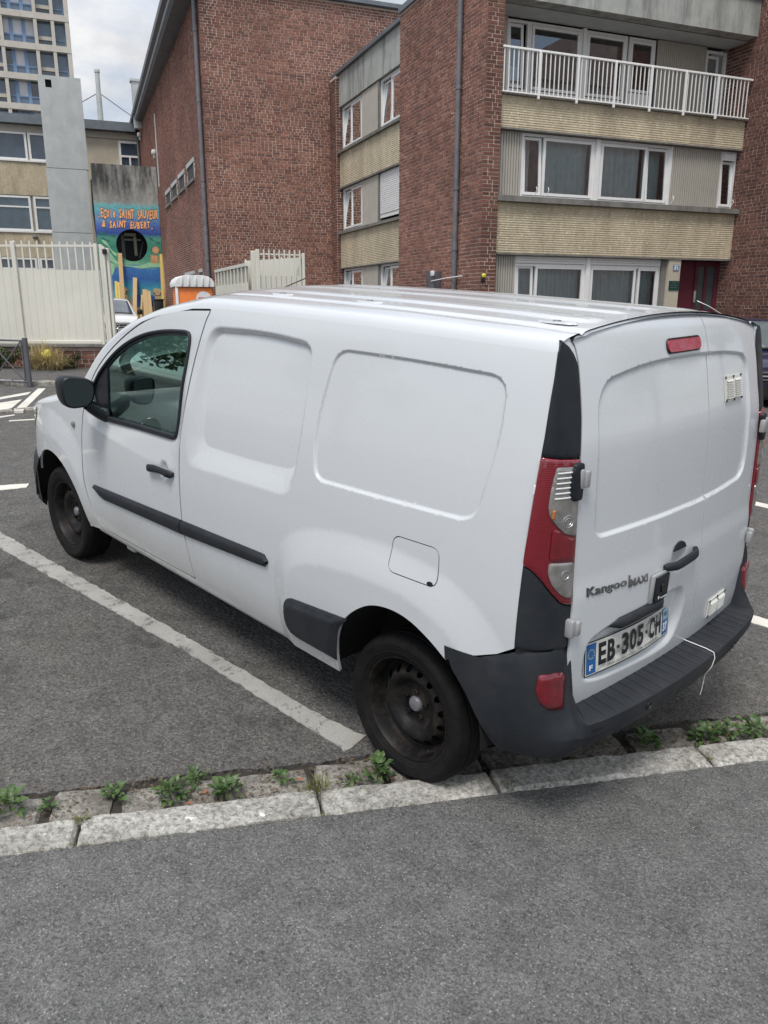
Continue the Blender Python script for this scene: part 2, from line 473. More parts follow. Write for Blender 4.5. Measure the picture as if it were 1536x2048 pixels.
MAT = {}
MAT['road'] = asphalt('road_asphalt', (0.056, 0.055, 0.053), (0.154, 0.150, 0.143), (0.84, 0.76, 0.67), 105.0, 0.35, 0.007, 1.0)
MAT['pave'] = asphalt('pavement_asphalt', (0.073, 0.073, 0.071), (0.178, 0.177, 0.172), (0.86, 0.85, 0.84), 165.0, 0.7, 0.005)
MAT['ground'] = simple('ground_earth', (0.09, 0.088, 0.085), 0.9, 0, 0.25, 1.0)
MAT['granite'] = granite('kerb_granite', (1.0, 0.985, 0.95))
MAT['granite_far'] = granite('kerb_granite_worn', (0.95, 0.92, 0.86), dirt=0.5)
MAT['sett'] = granite('gutter_stone', (0.66, 0.63, 0.585), dirt=0.6)
MAT['soil'] = simple('gutter_soil', (0.035, 0.030, 0.024), 0.95, 0, 0.4, 14, 0.8, 90)
MAT['line'] = worn_paint('worn_line_paint', (0.40, 0.39, 0.36), (0.14, 0.136, 0.128), 0.86)
MAT['line2'] = worn_paint('road_line_paint', (0.70, 0.67, 0.60), (0.24, 0.23, 0.22), 0.22)
B1 = [(0.0, (0.160, 0.077, 0.062)), (0.3, (0.212, 0.097, 0.073)), (0.65, (0.258, 0.118, 0.086)), (1.0, (0.318, 0.156, 0.112))]
MAT['brick'] = brickmat('red_brick', B1)
MAT['brick_darkened'] = brickmat('red_brick_darkened', [(p, tuple(x * 0.66 for x in c)) for p, c in B1])  # darkened copy of the red brick; on the pier it stands for shade
MAT['mortar'] = simple('brick_mortar', (0.50, 0.395, 0.335), 0.95, 0, 0.32, 0.7, 0.5, 80)
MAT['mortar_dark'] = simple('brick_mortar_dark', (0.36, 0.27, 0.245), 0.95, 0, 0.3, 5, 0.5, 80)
MAT['white'] = carpaint('white_car_paint', (0.540, 0.560, 0.574), amt=0.14, sill=0.4)
MAT['white2'] = carpaint('white_minivan_paint', (0.72, 0.73, 0.74), amt=0.1)
MAT['navy'] = carpaint('navy_car_paint', (0.012, 0.018, 0.055), (0.05, 0.05, 0.06), 0.1)
MAT['trim'] = plastic('black_bumper_plastic', (0.014, 0.0168, 0.0215), dust=0.09)
MAT['trim_s'] = plastic('black_gloss_trim', (0.008, 0.0105, 0.015), 0.38, 900, 0.08)
MAT['rubber'] = simple('black_rubber', (0.012, 0.012, 0.013), 0.6, 0, 0.3, 20)
MAT['void'] = simple('dark_cavity', (0.004, 0.004, 0.005), 0.9)
MAT['chrome'] = simple('bright_metal', (0.75, 0.75, 0.74), 0.18, 1.0)
MAT['steel'] = simple('grey_steel', (0.45, 0.46, 0.47), 0.35, 0.8, 0.15, 30)
MAT['silver'] = simple('silver_paint', (0.38, 0.385, 0.39), 0.35, 0.3, 0.1, 30)
MAT['carglass'] = glassmat('tinted_car_glass', (0.88, 0.955, 0.935), 2.1, tintr=(0.66, 0.96, 0.88))
MAT['glass'] = glassmat('window_glass', (0.88, 0.92, 0.92), 2.6)
MAT['mirrorglass'] = simple('mirror_glass', (0.10, 0.13, 0.14), 0.03, 1.0)
MAT['pvc'] = simple('white_window_frame', (0.72, 0.72, 0.71), 0.4, 0, 0.05)
MAT['render'] = simple('cream_render', (0.46, 0.42, 0.33), 0.9, 0, 0.12, 2, 0.3, 120)
MAT['curtain'] = simple('blue_grey_curtain', (0.42, 0.55, 0.58), 0.9, 0, 0.08, 8)
MAT['net'] = simple('pale_blind', (0.62, 0.62, 0.60), 0.9, 0, 0.05, 3)
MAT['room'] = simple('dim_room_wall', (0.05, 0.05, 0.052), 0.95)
MAT['zinc'] = simple('zinc_flashing', (0.16, 0.18, 0.20), 0.5, 0.4, 0.15, 3)
MAT['zinc_l'] = simple('light_roof_metal', (0.36, 0.39, 0.42), 0.5, 0.3, 0.1, 2)
MAT['pipe'] = simple('grey_drainpipe', (0.15, 0.15, 0.165), 0.5, 0.2, 0.2, 5)
MAT['clad'] = simple('beige_cladding', (0.38, 0.36, 0.315), 0.6, 0, 0.06, 2)
MAT['clad_s'] = simple('beige_smooth_panel', (0.42, 0.395, 0.34), 0.7, 0, 0.08, 3)
MAT['rail'] = simple('white_railing_paint', (0.80, 0.80, 0.78), 0.4)
MAT['reddoor'] = simple('dark_red_door', (0.105, 0.022, 0.036), 0.4, 0, 0.1, 4)
MAT['cream'] = simple('cream_fence_paint', (0.62, 0.605, 0.535), 0.45, 0, 0.05, 2)
MAT['grey_post'] = simple('grey_post_paint', (0.105, 0.105, 0.12), 0.45, 0.2, 0.15, 8)
MAT['wood'] = None
MAT['orange'] = simple('orange_plastic', (0.78, 0.20, 0.03), 0.4, 0, 0.08, 5)
MAT['white_pl'] = simple('white_plastic', (0.72, 0.73, 0.73), 0.4, 0, 0.06, 5)
MAT['yellow'] = simple('yellow_plastic', (0.66, 0.62, 0.08), 0.4)
MAT['dash'] = simple('grey_dashboard', (0.42, 0.46, 0.46), 0.6, 0, 0.1, 8, 0.2, 300)
MAT['seat'] = simple('dark_seat_fabric', (0.025, 0.028, 0.04), 0.9, 0, 0.3, 20, 0.4, 200)
MAT['brown'] = simple('tan_seat_cover', (0.16, 0.075, 0.035), 0.8, 0, 0.3, 12)
MAT['plate'] = simple('plate_white', (0.60, 0.595, 0.55), 0.35, 0, 0.06, 30)
MAT['plate_blue'] = simple('plate_blue', (0.012, 0.10, 0.30), 0.35)
MAT['ink'] = simple('black_ink', (0.008, 0.008, 0.009), 0.45)
MAT['white_ink'] = simple('white_ink', (0.75, 0.75, 0.75), 0.5)
MAT['green_sign'] = simple('green_plaque', (0.010, 0.055, 0.045), 0.35)
MAT['dry_leaf'] = simple('dry_leaf', (0.24, 0.11, 0.06), 0.8, 0, 0.3, 40)
MAT['stain'] = simple('white_splash', (0.72, 0.72, 0.70), 0.8)
t = NT('red_lens')
o_ = t.obj(); wv = t.n('ShaderNodeTexWave', bands_direction='Z'); t.set(wv.inputs['Vector'], o_); wv.inputs['Scale'].default_value = 46.0
MAT['redlens'] = t.pbr(t.mix(wv.outputs['Fac'], (0.105, 0.001, 0.007), (0.20, 0.002, 0.011)), 0.12, 0, t.bump(wv.outputs['Fac'], 0.12, 0.002), coat=1.0)
MAT['redlens2'] = simple('red_lens_dark', (0.135, 0.002, 0.008), 0.1, 0, 0.25, 40, coat=1.0)
MAT['redmatte'] = simple('faded_red_lens', (0.36, 0.045, 0.07), 0.25, 0, 0.2, 40, coat=0.6)
MAT['clearlens'] = simple('clear_lens_reflector', (0.30, 0.29, 0.275), 0.22, 0.55, 0.3, 24, coat=1.0)
MAT['amber'] = simple('amber_bulb', (0.42, 0.16, 0.05), 0.3)
t = NT('tyre_rubber')
MAT['tyre'] = t.pbr(t.ramp(t.noise(18, 6, 0.7), [(0.35, (0.006, 0.006, 0.006)), (0.75, (0.015, 0.0145, 0.014))]), 0.72, 0, t.bump(t.noise(240, 3, 0.6), 0.3, 0.002), spec=0.15)
t = NT('black_wheel_steel')
MAT['rim'] = t.pbr(t.ramp(t.noise(16, 7, 0.7), [(0.45, (0.007, 0.007, 0.0075)), (0.74, (0.036, 0.028, 0.022))]), 0.5, 0.1, None, spec=0.22)
t = NT('pale_timber')
wv = t.n('ShaderNodeTexWave', bands_direction='X'); t.set(wv.inputs['Vector'], t.map(t.obj(), (9, 9, 0.8))); wv.inputs['Scale'].default_value = 3.0; wv.inputs['Distortion'].default_value = 6.0
MAT['wood'] = t.pbr(t.mix(wv.outputs['Fac'], (0.50, 0.34, 0.16), (0.62, 0.45, 0.24)), 0.7)
t = NT('yellow_timber'); MAT['wood_y'] = t.pbr(t.ramp(t.noise(6, 5, 0.6), [(0.3, (0.60, 0.42, 0.10)), (0.7, (0.72, 0.54, 0.18))]), 0.6)
t = NT('pebble_dash_panel')                 # exposed aggregate cast in fine horizontal flutes
v = t.voro(16.0, vec=t.map(t.pos, (1, 1, 1.9))); sp = t.n('ShaderNodeSeparateColor'); t.set(sp.inputs[0], v.outputs['Color'])
chip = t.math('MULTIPLY', t.math('GREATER_THAN', sp.outputs[0], 0.72), t.math('LESS_THAN', v.outputs['Distance'], 0.38))
wv = t.n('ShaderNodeTexWave', bands_direction='Z'); t.set(wv.inputs['Vector'], t.pos); wv.inputs['Scale'].default_value = 7.0; wv.inputs['Distortion'].default_value = 1.0; wv.inputs['Detail Scale'].default_value = 3.0
c = t.ramp(t.noise(11, 6, 0.7), [(0.3, (0.43, 0.365, 0.25)), (0.7, (0.58, 0.50, 0.365))])
c = t.mix(t.math('MULTIPLY', chip, 0.75), c, (0.70, 0.65, 0.50))
c = t.mix(1.0, c, t.ramp(t.noise(1.6, 6, 0.65, t.map(t.pos, (1, 1, 0.35))), [(0.3, 0.70), (0.7, 1.12)]), 'MULTIPLY')
MAT['band'] = t.pbr(c, 0.9, 0, t.bump(wv.outputs['Fac'], 0.55, 0.012), spec=0.25)
def concrete(name, a, b, streak=0.6, dark=(0.09, 0.09, 0.088)):
    t = NT(name)
    c = t.ramp(t.noise(2.2, 7, 0.65), [(0.3, a), (0.7, b)])
    s = t.ramp(t.noise(1.5, 6, 0.7, t.map(t.pos, (2.2, 2.2, 0.28))), [(0.46, 0.0), (0.66, 1.0)])
    c = t.mix(t.math('MULTIPLY', s, streak), c, dark)
    return t.pbr(c, 0.88, 0, t.bump(t.noise(40, 6, 0.65), 0.3, 0.006), spec=0.25)
MAT['concrete'] = concrete('stained_concrete', (0.30, 0.31, 0.29), (0.42, 0.43, 0.40))
MAT['concrete_l'] = concrete('pale_concrete', (0.40, 0.42, 0.42), (0.50, 0.52, 0.51), 0.15, (0.28, 0.29, 0.29))
MAT['concrete_t'] = concrete('tower_concrete', (0.47, 0.44, 0.39), (0.56, 0.53, 0.47), 0.15, (0.33, 0.32, 0.29))
MAT['sill'] = concrete('sill_stone', (0.16, 0.155, 0.14), (0.24, 0.23, 0.21), 0.5, (0.05, 0.05, 0.048))
MAT['blueframe'] = simple('blue_window_frame', (0.16, 0.25, 0.40), 0.5)
MAT['pane_d'] = simple('dark_pane', (0.045, 0.065, 0.09), 0.06, 0, 0.3, 1.5, coat=1.0)
MAT['pane_b'] = simple('blue_spandrel_pane', (0.10, 0.15, 0.22), 0.15, 0, 0.2, 1, coat=0.6)
MAT['pane_l'] = simple('blind_behind_pane', (0.50, 0.50, 0.54), 0.2, 0, 0.12, 1, coat=0.8)
def leafmat(name, a, b):
    t = NT(name); oi = t.n('ShaderNodeObjectInfo')
    c = t.mix(t.math('ADD', t.math('MULTIPLY', oi.outputs['Random'], 0.6), t.math('MULTIPLY', t.noise(30, 4, 0.6), 0.4)), a, b)
    p = t.n('ShaderNodeBsdfPrincipled'); t.set(p.inputs['Base Color'], c); p.inputs['Roughness'].default_value = 0.45
    tl = t.n('ShaderNodeBsdfTranslucent'); t.set(tl.inputs[0], c)
    m = t.n('ShaderNodeMixShader'); m.inputs[0].default_value = 0.25
    t.t.links.new(p.outputs[0], m.inputs[1]); t.t.links.new(tl.outputs[0], m.inputs[2]); t.t.links.new(m.outputs[0], t.out.inputs[0])
    return t.m
MAT['leaf'] = leafmat('weed_leaf', (0.035, 0.08, 0.022), (0.12, 0.19, 0.06))
MAT['moss'] = leafmat('moss_grass', (0.10, 0.12, 0.03), (0.22, 0.22, 0.07))
MAT['shrub'] = leafmat('shrub_leaf', (0.028, 0.045, 0.016), (0.075, 0.095, 0.035))
MAT['treeleaf'] = leafmat('tree_leaf', (0.035, 0.07, 0.018), (0.09, 0.14, 0.04))
MAT['drygrass'] = leafmat('dry_grass', (0.36, 0.29, 0.14), (0.66, 0.54, 0.30))
MAT['bark'] = simple('tree_bark', (0.10, 0.08, 0.06), 0.9, 0, 0.3, 10, 0.6, 40)
# ------------------------------------------------------------------ ground, street, kerbs
rng = np.random.default_rng(7)
random.seed(7)
KU = np.array([0.519, 0.855]); KN = np.array([0.855, -0.519])      # along the near kerb, and towards the road
def kn(k, n, z=0.0): return (KU[0] * k + KN[0] * n, KU[1] * k + KN[1] * n, z)
fh = np.array([0.717, -0.697])
mb = MB()
xs = np.concatenate([np.linspace(-400, -30, 12), np.linspace(-25, 40, 66), np.linspace(50, 400, 12)])
rows = []
for x in xs:
    row = []
    for y in xs:
        pz = plane_z(np.clip(x, -14, 13), np.clip(y, -22, 22)) - 0.10
        dpt = (x - CAMP[0]) * fh[0] + (y - CAMP[1]) * fh[1]
        t = float(sstep(14.0, 15.6, dpt))
        row.append((x, y, pz * (1 - t) + 0.22 * t))
    rows.append(row)
mb.grid(rows)
solo('ground', mb, MAT['ground'], WF, (0, 0, 0), kind='structure')

# road: one sheet with a ragged edge at the gutter
edge = []
ks = np.arange(-9, 9.01, 0.02)
jag = np.cumsum(rng.normal(0, 0.004, len(ks))); jag -= np.convolve(np.pad(jag, 20, 'edge'), np.ones(41) / 41, 'valid'); jag += rng.normal(0, 0.003, len(ks))
mb = MB()
n0 = -0.287
rows = [[kn(-30, n0)] + [kn(k, n0 + j) for k, j in zip(ks, jag)] + [kn(30, n0)]]
rows.append([(p[0], p[1], -0.03) for p in rows[0]])
mb.grid([rows[1], rows[0]], smooth=False)
prev = rows[0]
for nn in (-0.1, 0.5, 1.5, 3, 5, 8, 12.6):
    cur = [kn(p[0] * KU[0] + p[1] * KU[1], nn) for p in prev]
    mb.grid([prev, cur], smooth=False)
    prev = cur
solo('road', mb, MAT['road'], VF, (0, 0, 0), kind='structure')
mb = MB().grid([[kn(-30, -0.75, -0.014), kn(30, -0.75, -0.014)], [kn(-30, -0.22, -0.014), kn(30, -0.22, -0.014)]])
solo('gutter_bed', mb, MAT['soil'], VF, (0, 0, 0), kind='structure')
mb = MB()
ka = np.arange(-6, 6.01, 0.05)
e0 = [kn(k, -0.646 + rng.normal(0, 0.004), 0.037) for k in ka]
mb.grid([[(p[0], p[1], -0.05) for p in e0], e0], smooth=False, flip=True)
mb.grid([[kn(k, -1.2, 0.039) for k in ka], e0], smooth=False)
mb.grid([[kn(-30, -14, 0.043), kn(30, -14, 0.043)], [kn(-30, -1.2, 0.039), kn(30, -1.2, 0.039)]], smooth=False)
solo('pavement', mb, MAT['pave'], VF, (0, 0, 0), kind='structure')

def stone_mesh(L, Wd, H, amp, res=0.03, bev=0.012, bow=0.0, seed=0):
    """rough-hewn block: top and sides as one noisy shell; origin at the middle of its top"""
    r = np.random.default_rng(seed)
    nx = max(4, int(L / res)); ny = max(4, int(Wd / res))
    hx = np.linspace(-L / 2, L / 2, nx + 1); hy = np.linspace(-Wd / 2, Wd / 2, ny + 1)
    Z = r.normal(0, 1, (nx + 1, ny + 1))
    for _ in range(2):
        Zp = np.pad(Z, 1, 'edge'); Z = (Zp[:-2, 1:-1] + Zp[2:, 1:-1] + Zp[1:-1, :-2] + Zp[1:-1, 2:] + Z * 2) / 6
    Z = Z / Z.std() * amp
    ex = r.normal(0, amp * 1.2, (nx + 1, ny + 1)); ey = r.normal(0, amp * 1.2, (nx + 1, ny + 1))
    mb = MB(); rows = []
    rim = lambda i, j: i in (0, nx) or j in (0, ny)
    for i in range(nx + 1):
        row = []
        for j in range(ny + 1):
            x, y = hx[i], hy[j]; z = Z[i, j] + bow * (1 - (2 * y / Wd)**2)
            if rim(i, j):
                z -= bev; x += ex[i, j] * 0.6; y += ey[i, j] * 0.6
            elif rim(i - 1, j) or rim(i + 1, j) or rim(i, j - 1) or rim(i, j + 1):
                sx = (1 - bev * 0.7 / max(L / 2, 0.01)) if i in (1, nx - 1) else 1
                if i in (1, nx - 1): x = math.copysign(L / 2 - bev, x)
                if j in (1, ny - 1): y = math.copysign(Wd / 2 - bev, y)
            row.append((x, y, z))
        rows.append(row)
    mb.grid(rows)
    ring = [rows[i][0] for i in range(nx + 1)] + [rows[nx][j] for j in range(1, ny + 1)] + [rows[i][ny] for i in range(nx - 1, -1, -1)] + [rows[0][j] for j in range(ny - 1, 0, -1)]
    low = [(p[0], p[1], p[2] - H) for p in ring]
    mid = [(p[0] + r.normal(0, amp * 0.5), p[1] + r.normal(0, amp * 0.5), p[2] - H * 0.5) for p in ring]
    mb.grid([low, mid, ring], closed=True)
    return mb
kyaw = math.atan2(KU[1], KU[0])
kerb = thing('near_kerb', 'pale granite kerb of long rough stones between the gutter and the dark foreground pavement', 'kerb', VF, kn(0, -0.57))
joints = [-4.4, -3.3, -2.35, -1.43, -0.517, 0.395, 1.073, 1.906, 2.78, 3.6, 4.5]
for i in range(len(joints) - 1):
    L = joints[i + 1] - joints[i] - (0.018 if i % 2 else 0.012)
    k = (joints[i] + joints[i + 1]) / 2
    g = stone_mesh(L, 0.134, 0.12, 0.0022, 0.022, 0.010, 0.002, 40 + i)
    R = Matrix.Translation(Vector(kn(k, -0.592 + rng.normal(0, 0.002), 0.050 + rng.normal(0, 0.0015)))) @ Matrix.Rotation(kyaw + rng.normal(0, 0.002), 4, 'Z')
    part(kerb, 'kerbstone', g.xf(R), MAT['granite'])
gut = thing('gutter_setts', 'row of rough dirty stone setts along the gutter below the pale kerb', 'gutter', VF, kn(0, -0.4))
k = -3.2
i = 0
while k < 3.6:
    L = rng.uniform(0.24, 0.42)
    g = stone_mesh(L - rng.uniform(0.015, 0.05), rng.uniform(0.165, 0.19), 0.08, 0.0035, 0.022, 0.014, 0.010, 90 + i)
    R = Matrix.Translation(Vector(kn(k + L / 2, -0.392 + rng.normal(0, 0.006), -0.008 + rng.normal(0, 0.004)))) @ Matrix.Rotation(kyaw + rng.normal(0, 0.02), 4, 'Z') @ Matrix.Rotation(rng.normal(0, 0.02), 4, 'X')
    part(gut, 'sett', g.xf(R), MAT['sett'])
    k += L; i += 1
for (x, y, s, lab) in [(0.291, 1.620, 0.017, 'white splash of bird droppings on the pale kerbstone left of the rear wheel'), (0.125, 1.427, 0.009, 'small white speck of droppings on the kerbstone nearer the rear wheel')]:
    mb = MB()
    ring = [(x + s * rng.uniform(0.6, 1.3) * math.cos(a) * (1.5 if abs(math.sin(a)) < 0.5 else 0.8), y + s * rng.uniform(0.6, 1.4) * math.sin(a), 0.0) for a in np.linspace(0, 2 * np.pi, 16, endpoint=False)]
    mb.prism([(p[0], p[1]) for p in ring], 0.049, 0.0555, lambda a, b, h: (a, b, h))
    solo('bird_dropping', mb, MAT['stain'], VF, (x, y, 0.036), lab, 'dropping', 'bird droppings on the kerb')

def stripe(name, poly, z, mat, label, group, seed=0, jag=0.0, frame=VF):
    r = np.random.default_rng(seed)
    P = resample(np.array(poly), 0.03 if jag else 5.0)
    if jag: P = P + r.normal(0, jag, P.shape)
    a = sum(P[i][0] * P[(i + 1) % len(P)][1] - P[(i + 1) % len(P)][0] * P[i][1] for i in range(len(P)))
    if a < 0: P = P[::-1]
    mb = MB().prism([tuple(p) for p in P], -0.004, z, lambda x, y, h: (x, y, h))
    c = P.mean(0)
    return solo(name, mb, mat, frame, (c[0], c[1], 0), label, 'road marking', group)
stripe('bay_line', [(0.285, 0.775), (0.27, 0.905), (1.42, 0.958), (3.6, 1.155), (6.5, 1.40), (6.5, 1.27), (3.8, 1.033), (1.66, 0.88), (0.52, 0.815)], 0.0045, MAT['line'], 'worn white bay line running beside the white van to its rear wheel', 'parking bay lines', 3, 0.0035)
stripe('bay_line', [(-0.46, -1.70), (-0.42, -1.815), (6.0, -1.55), (6.0, -1.43)], 0.0045, MAT['line2'], 'white bay line on the far side of the white van, showing right of its bumper', 'parking bay lines', 4, 0.003)
stripe('bay_line', [(0.2, -4.19), (0.25, -4.31), (6.5, -4.06), (6.5, -3.94)], 0.0045, MAT['line2'], 'farther white bay line beyond the empty bay at the right photo edge', 'parking bay lines', 5, 0.003)
stripe('dashed_line', [(4.98, 0.41), (5.07, 0.63), (5.95, 2.4), (5.83, 2.47), (4.92, 0.68), (4.87, 0.48)], 0.0045, MAT['line2'], 'short white dash on the road left of the van front wheel', None, 6, 0.003)

# far side: low island edge with hatching, kerb and pavement
isl = MB().prism([(8.22, -1.3), (9.50, -2.05), (10.0, -1.40), (12.8, 2.6), (9.9, 2.6), (8.27, -0.45)], -0.02, 0.028, lambda x, y, h: (x, y, h))
solo('traffic_island', isl, MAT['road'], VF, (9, -1, 0), kind='structure')
HG = 'white hatching stripes on the far traffic island'
stripe('hatch_stripe', [(9.24, -0.81), (9.47, -1.31), (9.27, -1.19), (9.07, -0.75), (9.9, 1.6), (10.1, 1.6)], 0.033, MAT['line2'], 'thin upper white hatch stripe on the island beside the grey barrier', HG)
stripe('hatch_stripe', [(8.83, -0.67), (8.92, -0.98), (8.4, -0.67), (8.3, -0.52), (9.3, 1.4), (9.8, 1.4)], 0.033, MAT['line2'], 'broad left white hatch stripe on the island, cut off by the photo edge', HG)
stripe('hatch_stripe', [(8.21, -0.62), (9.69, -1.49), (9.64, -1.58), (8.15, -0.71)], 0.033, MAT['line2'], 'slanting white hatch stripe on the island nearest the van mirror', HG)
stripe('edge_line', [(7.99, -0.38), (8.05, -0.57), (8.10, -0.59), (8.08, -0.41), (9.0, 1.5), (8.92, 1.5)], 0.0045, MAT['line2'], 'white edge line end on the road just below the island kerb', None)
stripe('edge_line', [(7.73, -0.39), (7.64, -0.68), (7.70, -0.70), (7.78, -0.41)], 0.0045, MAT['line2'], 'thin faded line on the road in front of the van headlight', None)
lk = thing('island_kerb', 'low worn kerb stones along the front of the hatched island', 'kerb', VF, (8.3, -0.5, 0))
d = np.array([-0.12, -1.0]); d /= np.linalg.norm(d)
for i in range(6):
    c = np.array([8.30, -0.45]) + d * (-1.7 + i * 0.42)
    if i < 4: c[0] += (4 - i) * 0.10
    g = stone_mesh(0.40, 0.09, 0.06, 0.004, 0.03, 0.012, 0.004, 300 + i)
    part(lk, 'kerbstone', g.xf(Matrix.Translation((c[0], c[1], 0.036)) @ Matrix.Rotation(math.atan2(d[1], d[0]) + (0.22 if i < 4 else 0), 4, 'Z')), MAT['granite_far'])
KD = np.array([-0.573, -0.82]); KD /= np.linalg.norm(KD); KB = np.array([0.82, -0.573]); KB /= np.linalg.norm(KB)
K0 = np.array([10.0, -1.45])
fk = thing('far_kerb', 'white topped stone kerb on the far side of the street below the fence', 'kerb', VF, (10.0, -1.45, 0))
for i in range(-5, 16):
    c = K0 + KD * (i * 0.86 + 0.2) + KB * 0.07
    g = stone_mesh(0.845, 0.14, 0.14, 0.004, 0.04, 0.014, 0.002, 400 + i)
    part(fk, 'kerbstone', g.xf(Matrix.Translation((c[0], c[1], 0.098)) @ Matrix.Rotation(math.atan2(KD[1], KD[0]), 4, 'Z')), MAT['granite_far'])
def far(a, b, z): p = K0 + KD * a + KB * b; return (p[0], p[1], z)
mb = MB().grid([[far(a, b, z) for a in (-9, -4, 0, 4, 8, 14, 20)] for b, z in ((0.10, 0.088), (0.7, 0.06), (2.2, 0.006), (4.5, 0.004))][::-1], smooth=False)
solo('far_pavement', mb, MAT['road'], VF, (0, 0, 0), kind='structure')
mb = MB(); c = far(1.05, 0.75, 0.062)
mb.prism([(c[0] + 0.11 * math.cos(a), c[1] + 0.11 * math.sin(a)) for a in np.linspace(0, 2 * np.pi, 20, endpoint=False)], 0.03, 0.070, lambda x, y, h: (x, y, h))
solo('cover_plate', mb, MAT['grey_post'], VF, c, 'small round dark cover plate in the far pavement', 'cover plate')
# ------------------------------------------------------------------ brick walls
COURSE = 0.0735
def lay_bricks(a0, a1, z0, z1, holes, seed, offset=0.0):
    """(centre a, centre z, length) of every brick of a wild bond"""
    r = np.random.default_rng(seed); out_ = []
    nz = int((z1 - z0) / COURSE)
    for j in range(nz):
        z = z0 + (j + 0.5) * COURSE
        a = a0; run = 0; first = True
        while a < a1 - 0.02:
            L = 0.212 if (r.random() < (0.62 if run <= 0 else 0.25)) else 0.099
            if first: L = (0.212, 0.099, 0.155)[(j + int(r.random() < 0.3)) % 3]; first = False
            run = 3 if (L < 0.15 and run <= 0 and r.random() < 0.4) else run - 1
            e = a + L
            if a1 - e < 0.07: e = a1
            out_.append(((a + e) / 2, z, e - a))
            a = e + 0.0165
    B = np.array(out_)
    for (h0, h1, g0, g1) in holes:
        B = B[~((B[:, 0] + B[:, 2] / 2 > h0 + 0.01) & (B[:, 0] - B[:, 2] / 2 < h1 - 0.01) & (B[:, 1] > g0 - 0.02) & (B[:, 1] < g1 + 0.02))]
    return B
BRICKS = {}
def brick_face(root, B, fn, rotz, out_dir, mat, n_single, seed, visible=None, frame=BF):
    """fn(a, d, z) -> frame point with d outwards. The n_single bricks that show largest become objects, the rest one part."""
    r = np.random.default_rng(seed)
    P = np.array([fn(a, 0.01, z) for a, z, L in B])
    Wd = (np.array(frame.to_3x3()) @ P.T).T + np.array(frame.translation)
    q = project(Wd)
    ok = (q[:, 0] > 5) & (q[:, 0] < 1530) & (q[:, 1] > 5) & (q[:, 1] < 560) & (q[:, 2] > 0) & (B[:, 2] > 0.19)
    if visible is not None: ok &= visible(q, B)
    score = np.where(ok, 1.0 / np.maximum(q[:, 2], 1), -1) * (1 + 0.0 * B[:, 2])
    idx = np.argsort(-score)[:n_single]
    idx = [i for i in idx if score[i] > 0]
    single = set(idx)
    vs, fs, sh = [], [], []
    for i, (a, z, L) in enumerate(B):
        if i in single: continue
        p = 0.009 + r.normal(0, 0.0018); h = (COURSE - 0.0165) / 2 + r.normal(0, 0.0008); t = r.normal(0, 0.001, 4)
        o = len(vs)
        for d in (-0.004, p):
            for k, (sx, sz) in enumerate(((-1, -1), (1, -1), (1, 1), (-1, 1))):
                e = 0.002 if d > 0 else 0
                vs.append(fn(a + sx * (L / 2 - e), d + (t[k] if d > 0 else 0), z + sz * (h - e)))
        fs += [(o + 4, o + 5, o + 6, o + 7), (o, o + 1, o + 5, o + 4), (o + 1, o + 2, o + 6, o + 5), (o + 2, o + 3, o + 7, o + 6), (o + 3, o, o + 4, o + 7)]
        sh += [r.random()] * 8
    mb = MB(); mb.v, mb.f, mb.sm = vs, fs, [False] * len(fs)
    if vs:
        o = part(root, 'brickwork', mb, mat, kind='stuff')
        at = o.data.attributes.new('shade', 'FLOAT', 'POINT'); at.data.foreach_set('value', sh)
    key = (round(rotz, 3), mat.name)
    for i in idx:
        a, z, L = B[i]
        k2 = key + (round(L, 3),)
        if k2 not in BRICKS:
            m = MB(); h = (COURSE - 0.0165) / 2
            f0 = np.array(fn(0, 0, 0))
            pts = []
            for d in (-0.004, 0.010):
                for sx, sz in ((-1, -1), (1, -1), (1, 1), (-1, 1)):
                    e = 0.002 if d > 0 else 0
                    pts.append(np.array(fn(sx * (L / 2 - e), d, sz * (h - e))) - f0)
            m.add(pts, [(4, 5, 6, 7), (0, 1, 5, 4), (1, 2, 6, 5), (2, 3, 7, 6), (3, 0, 4, 7)])
            BRICKS[k2] = mesh_from('brick', m.v, m.f, mat)
        inst(root, 'brick', BRICKS[k2], fn(a, r.normal(0, 0.0012), z))

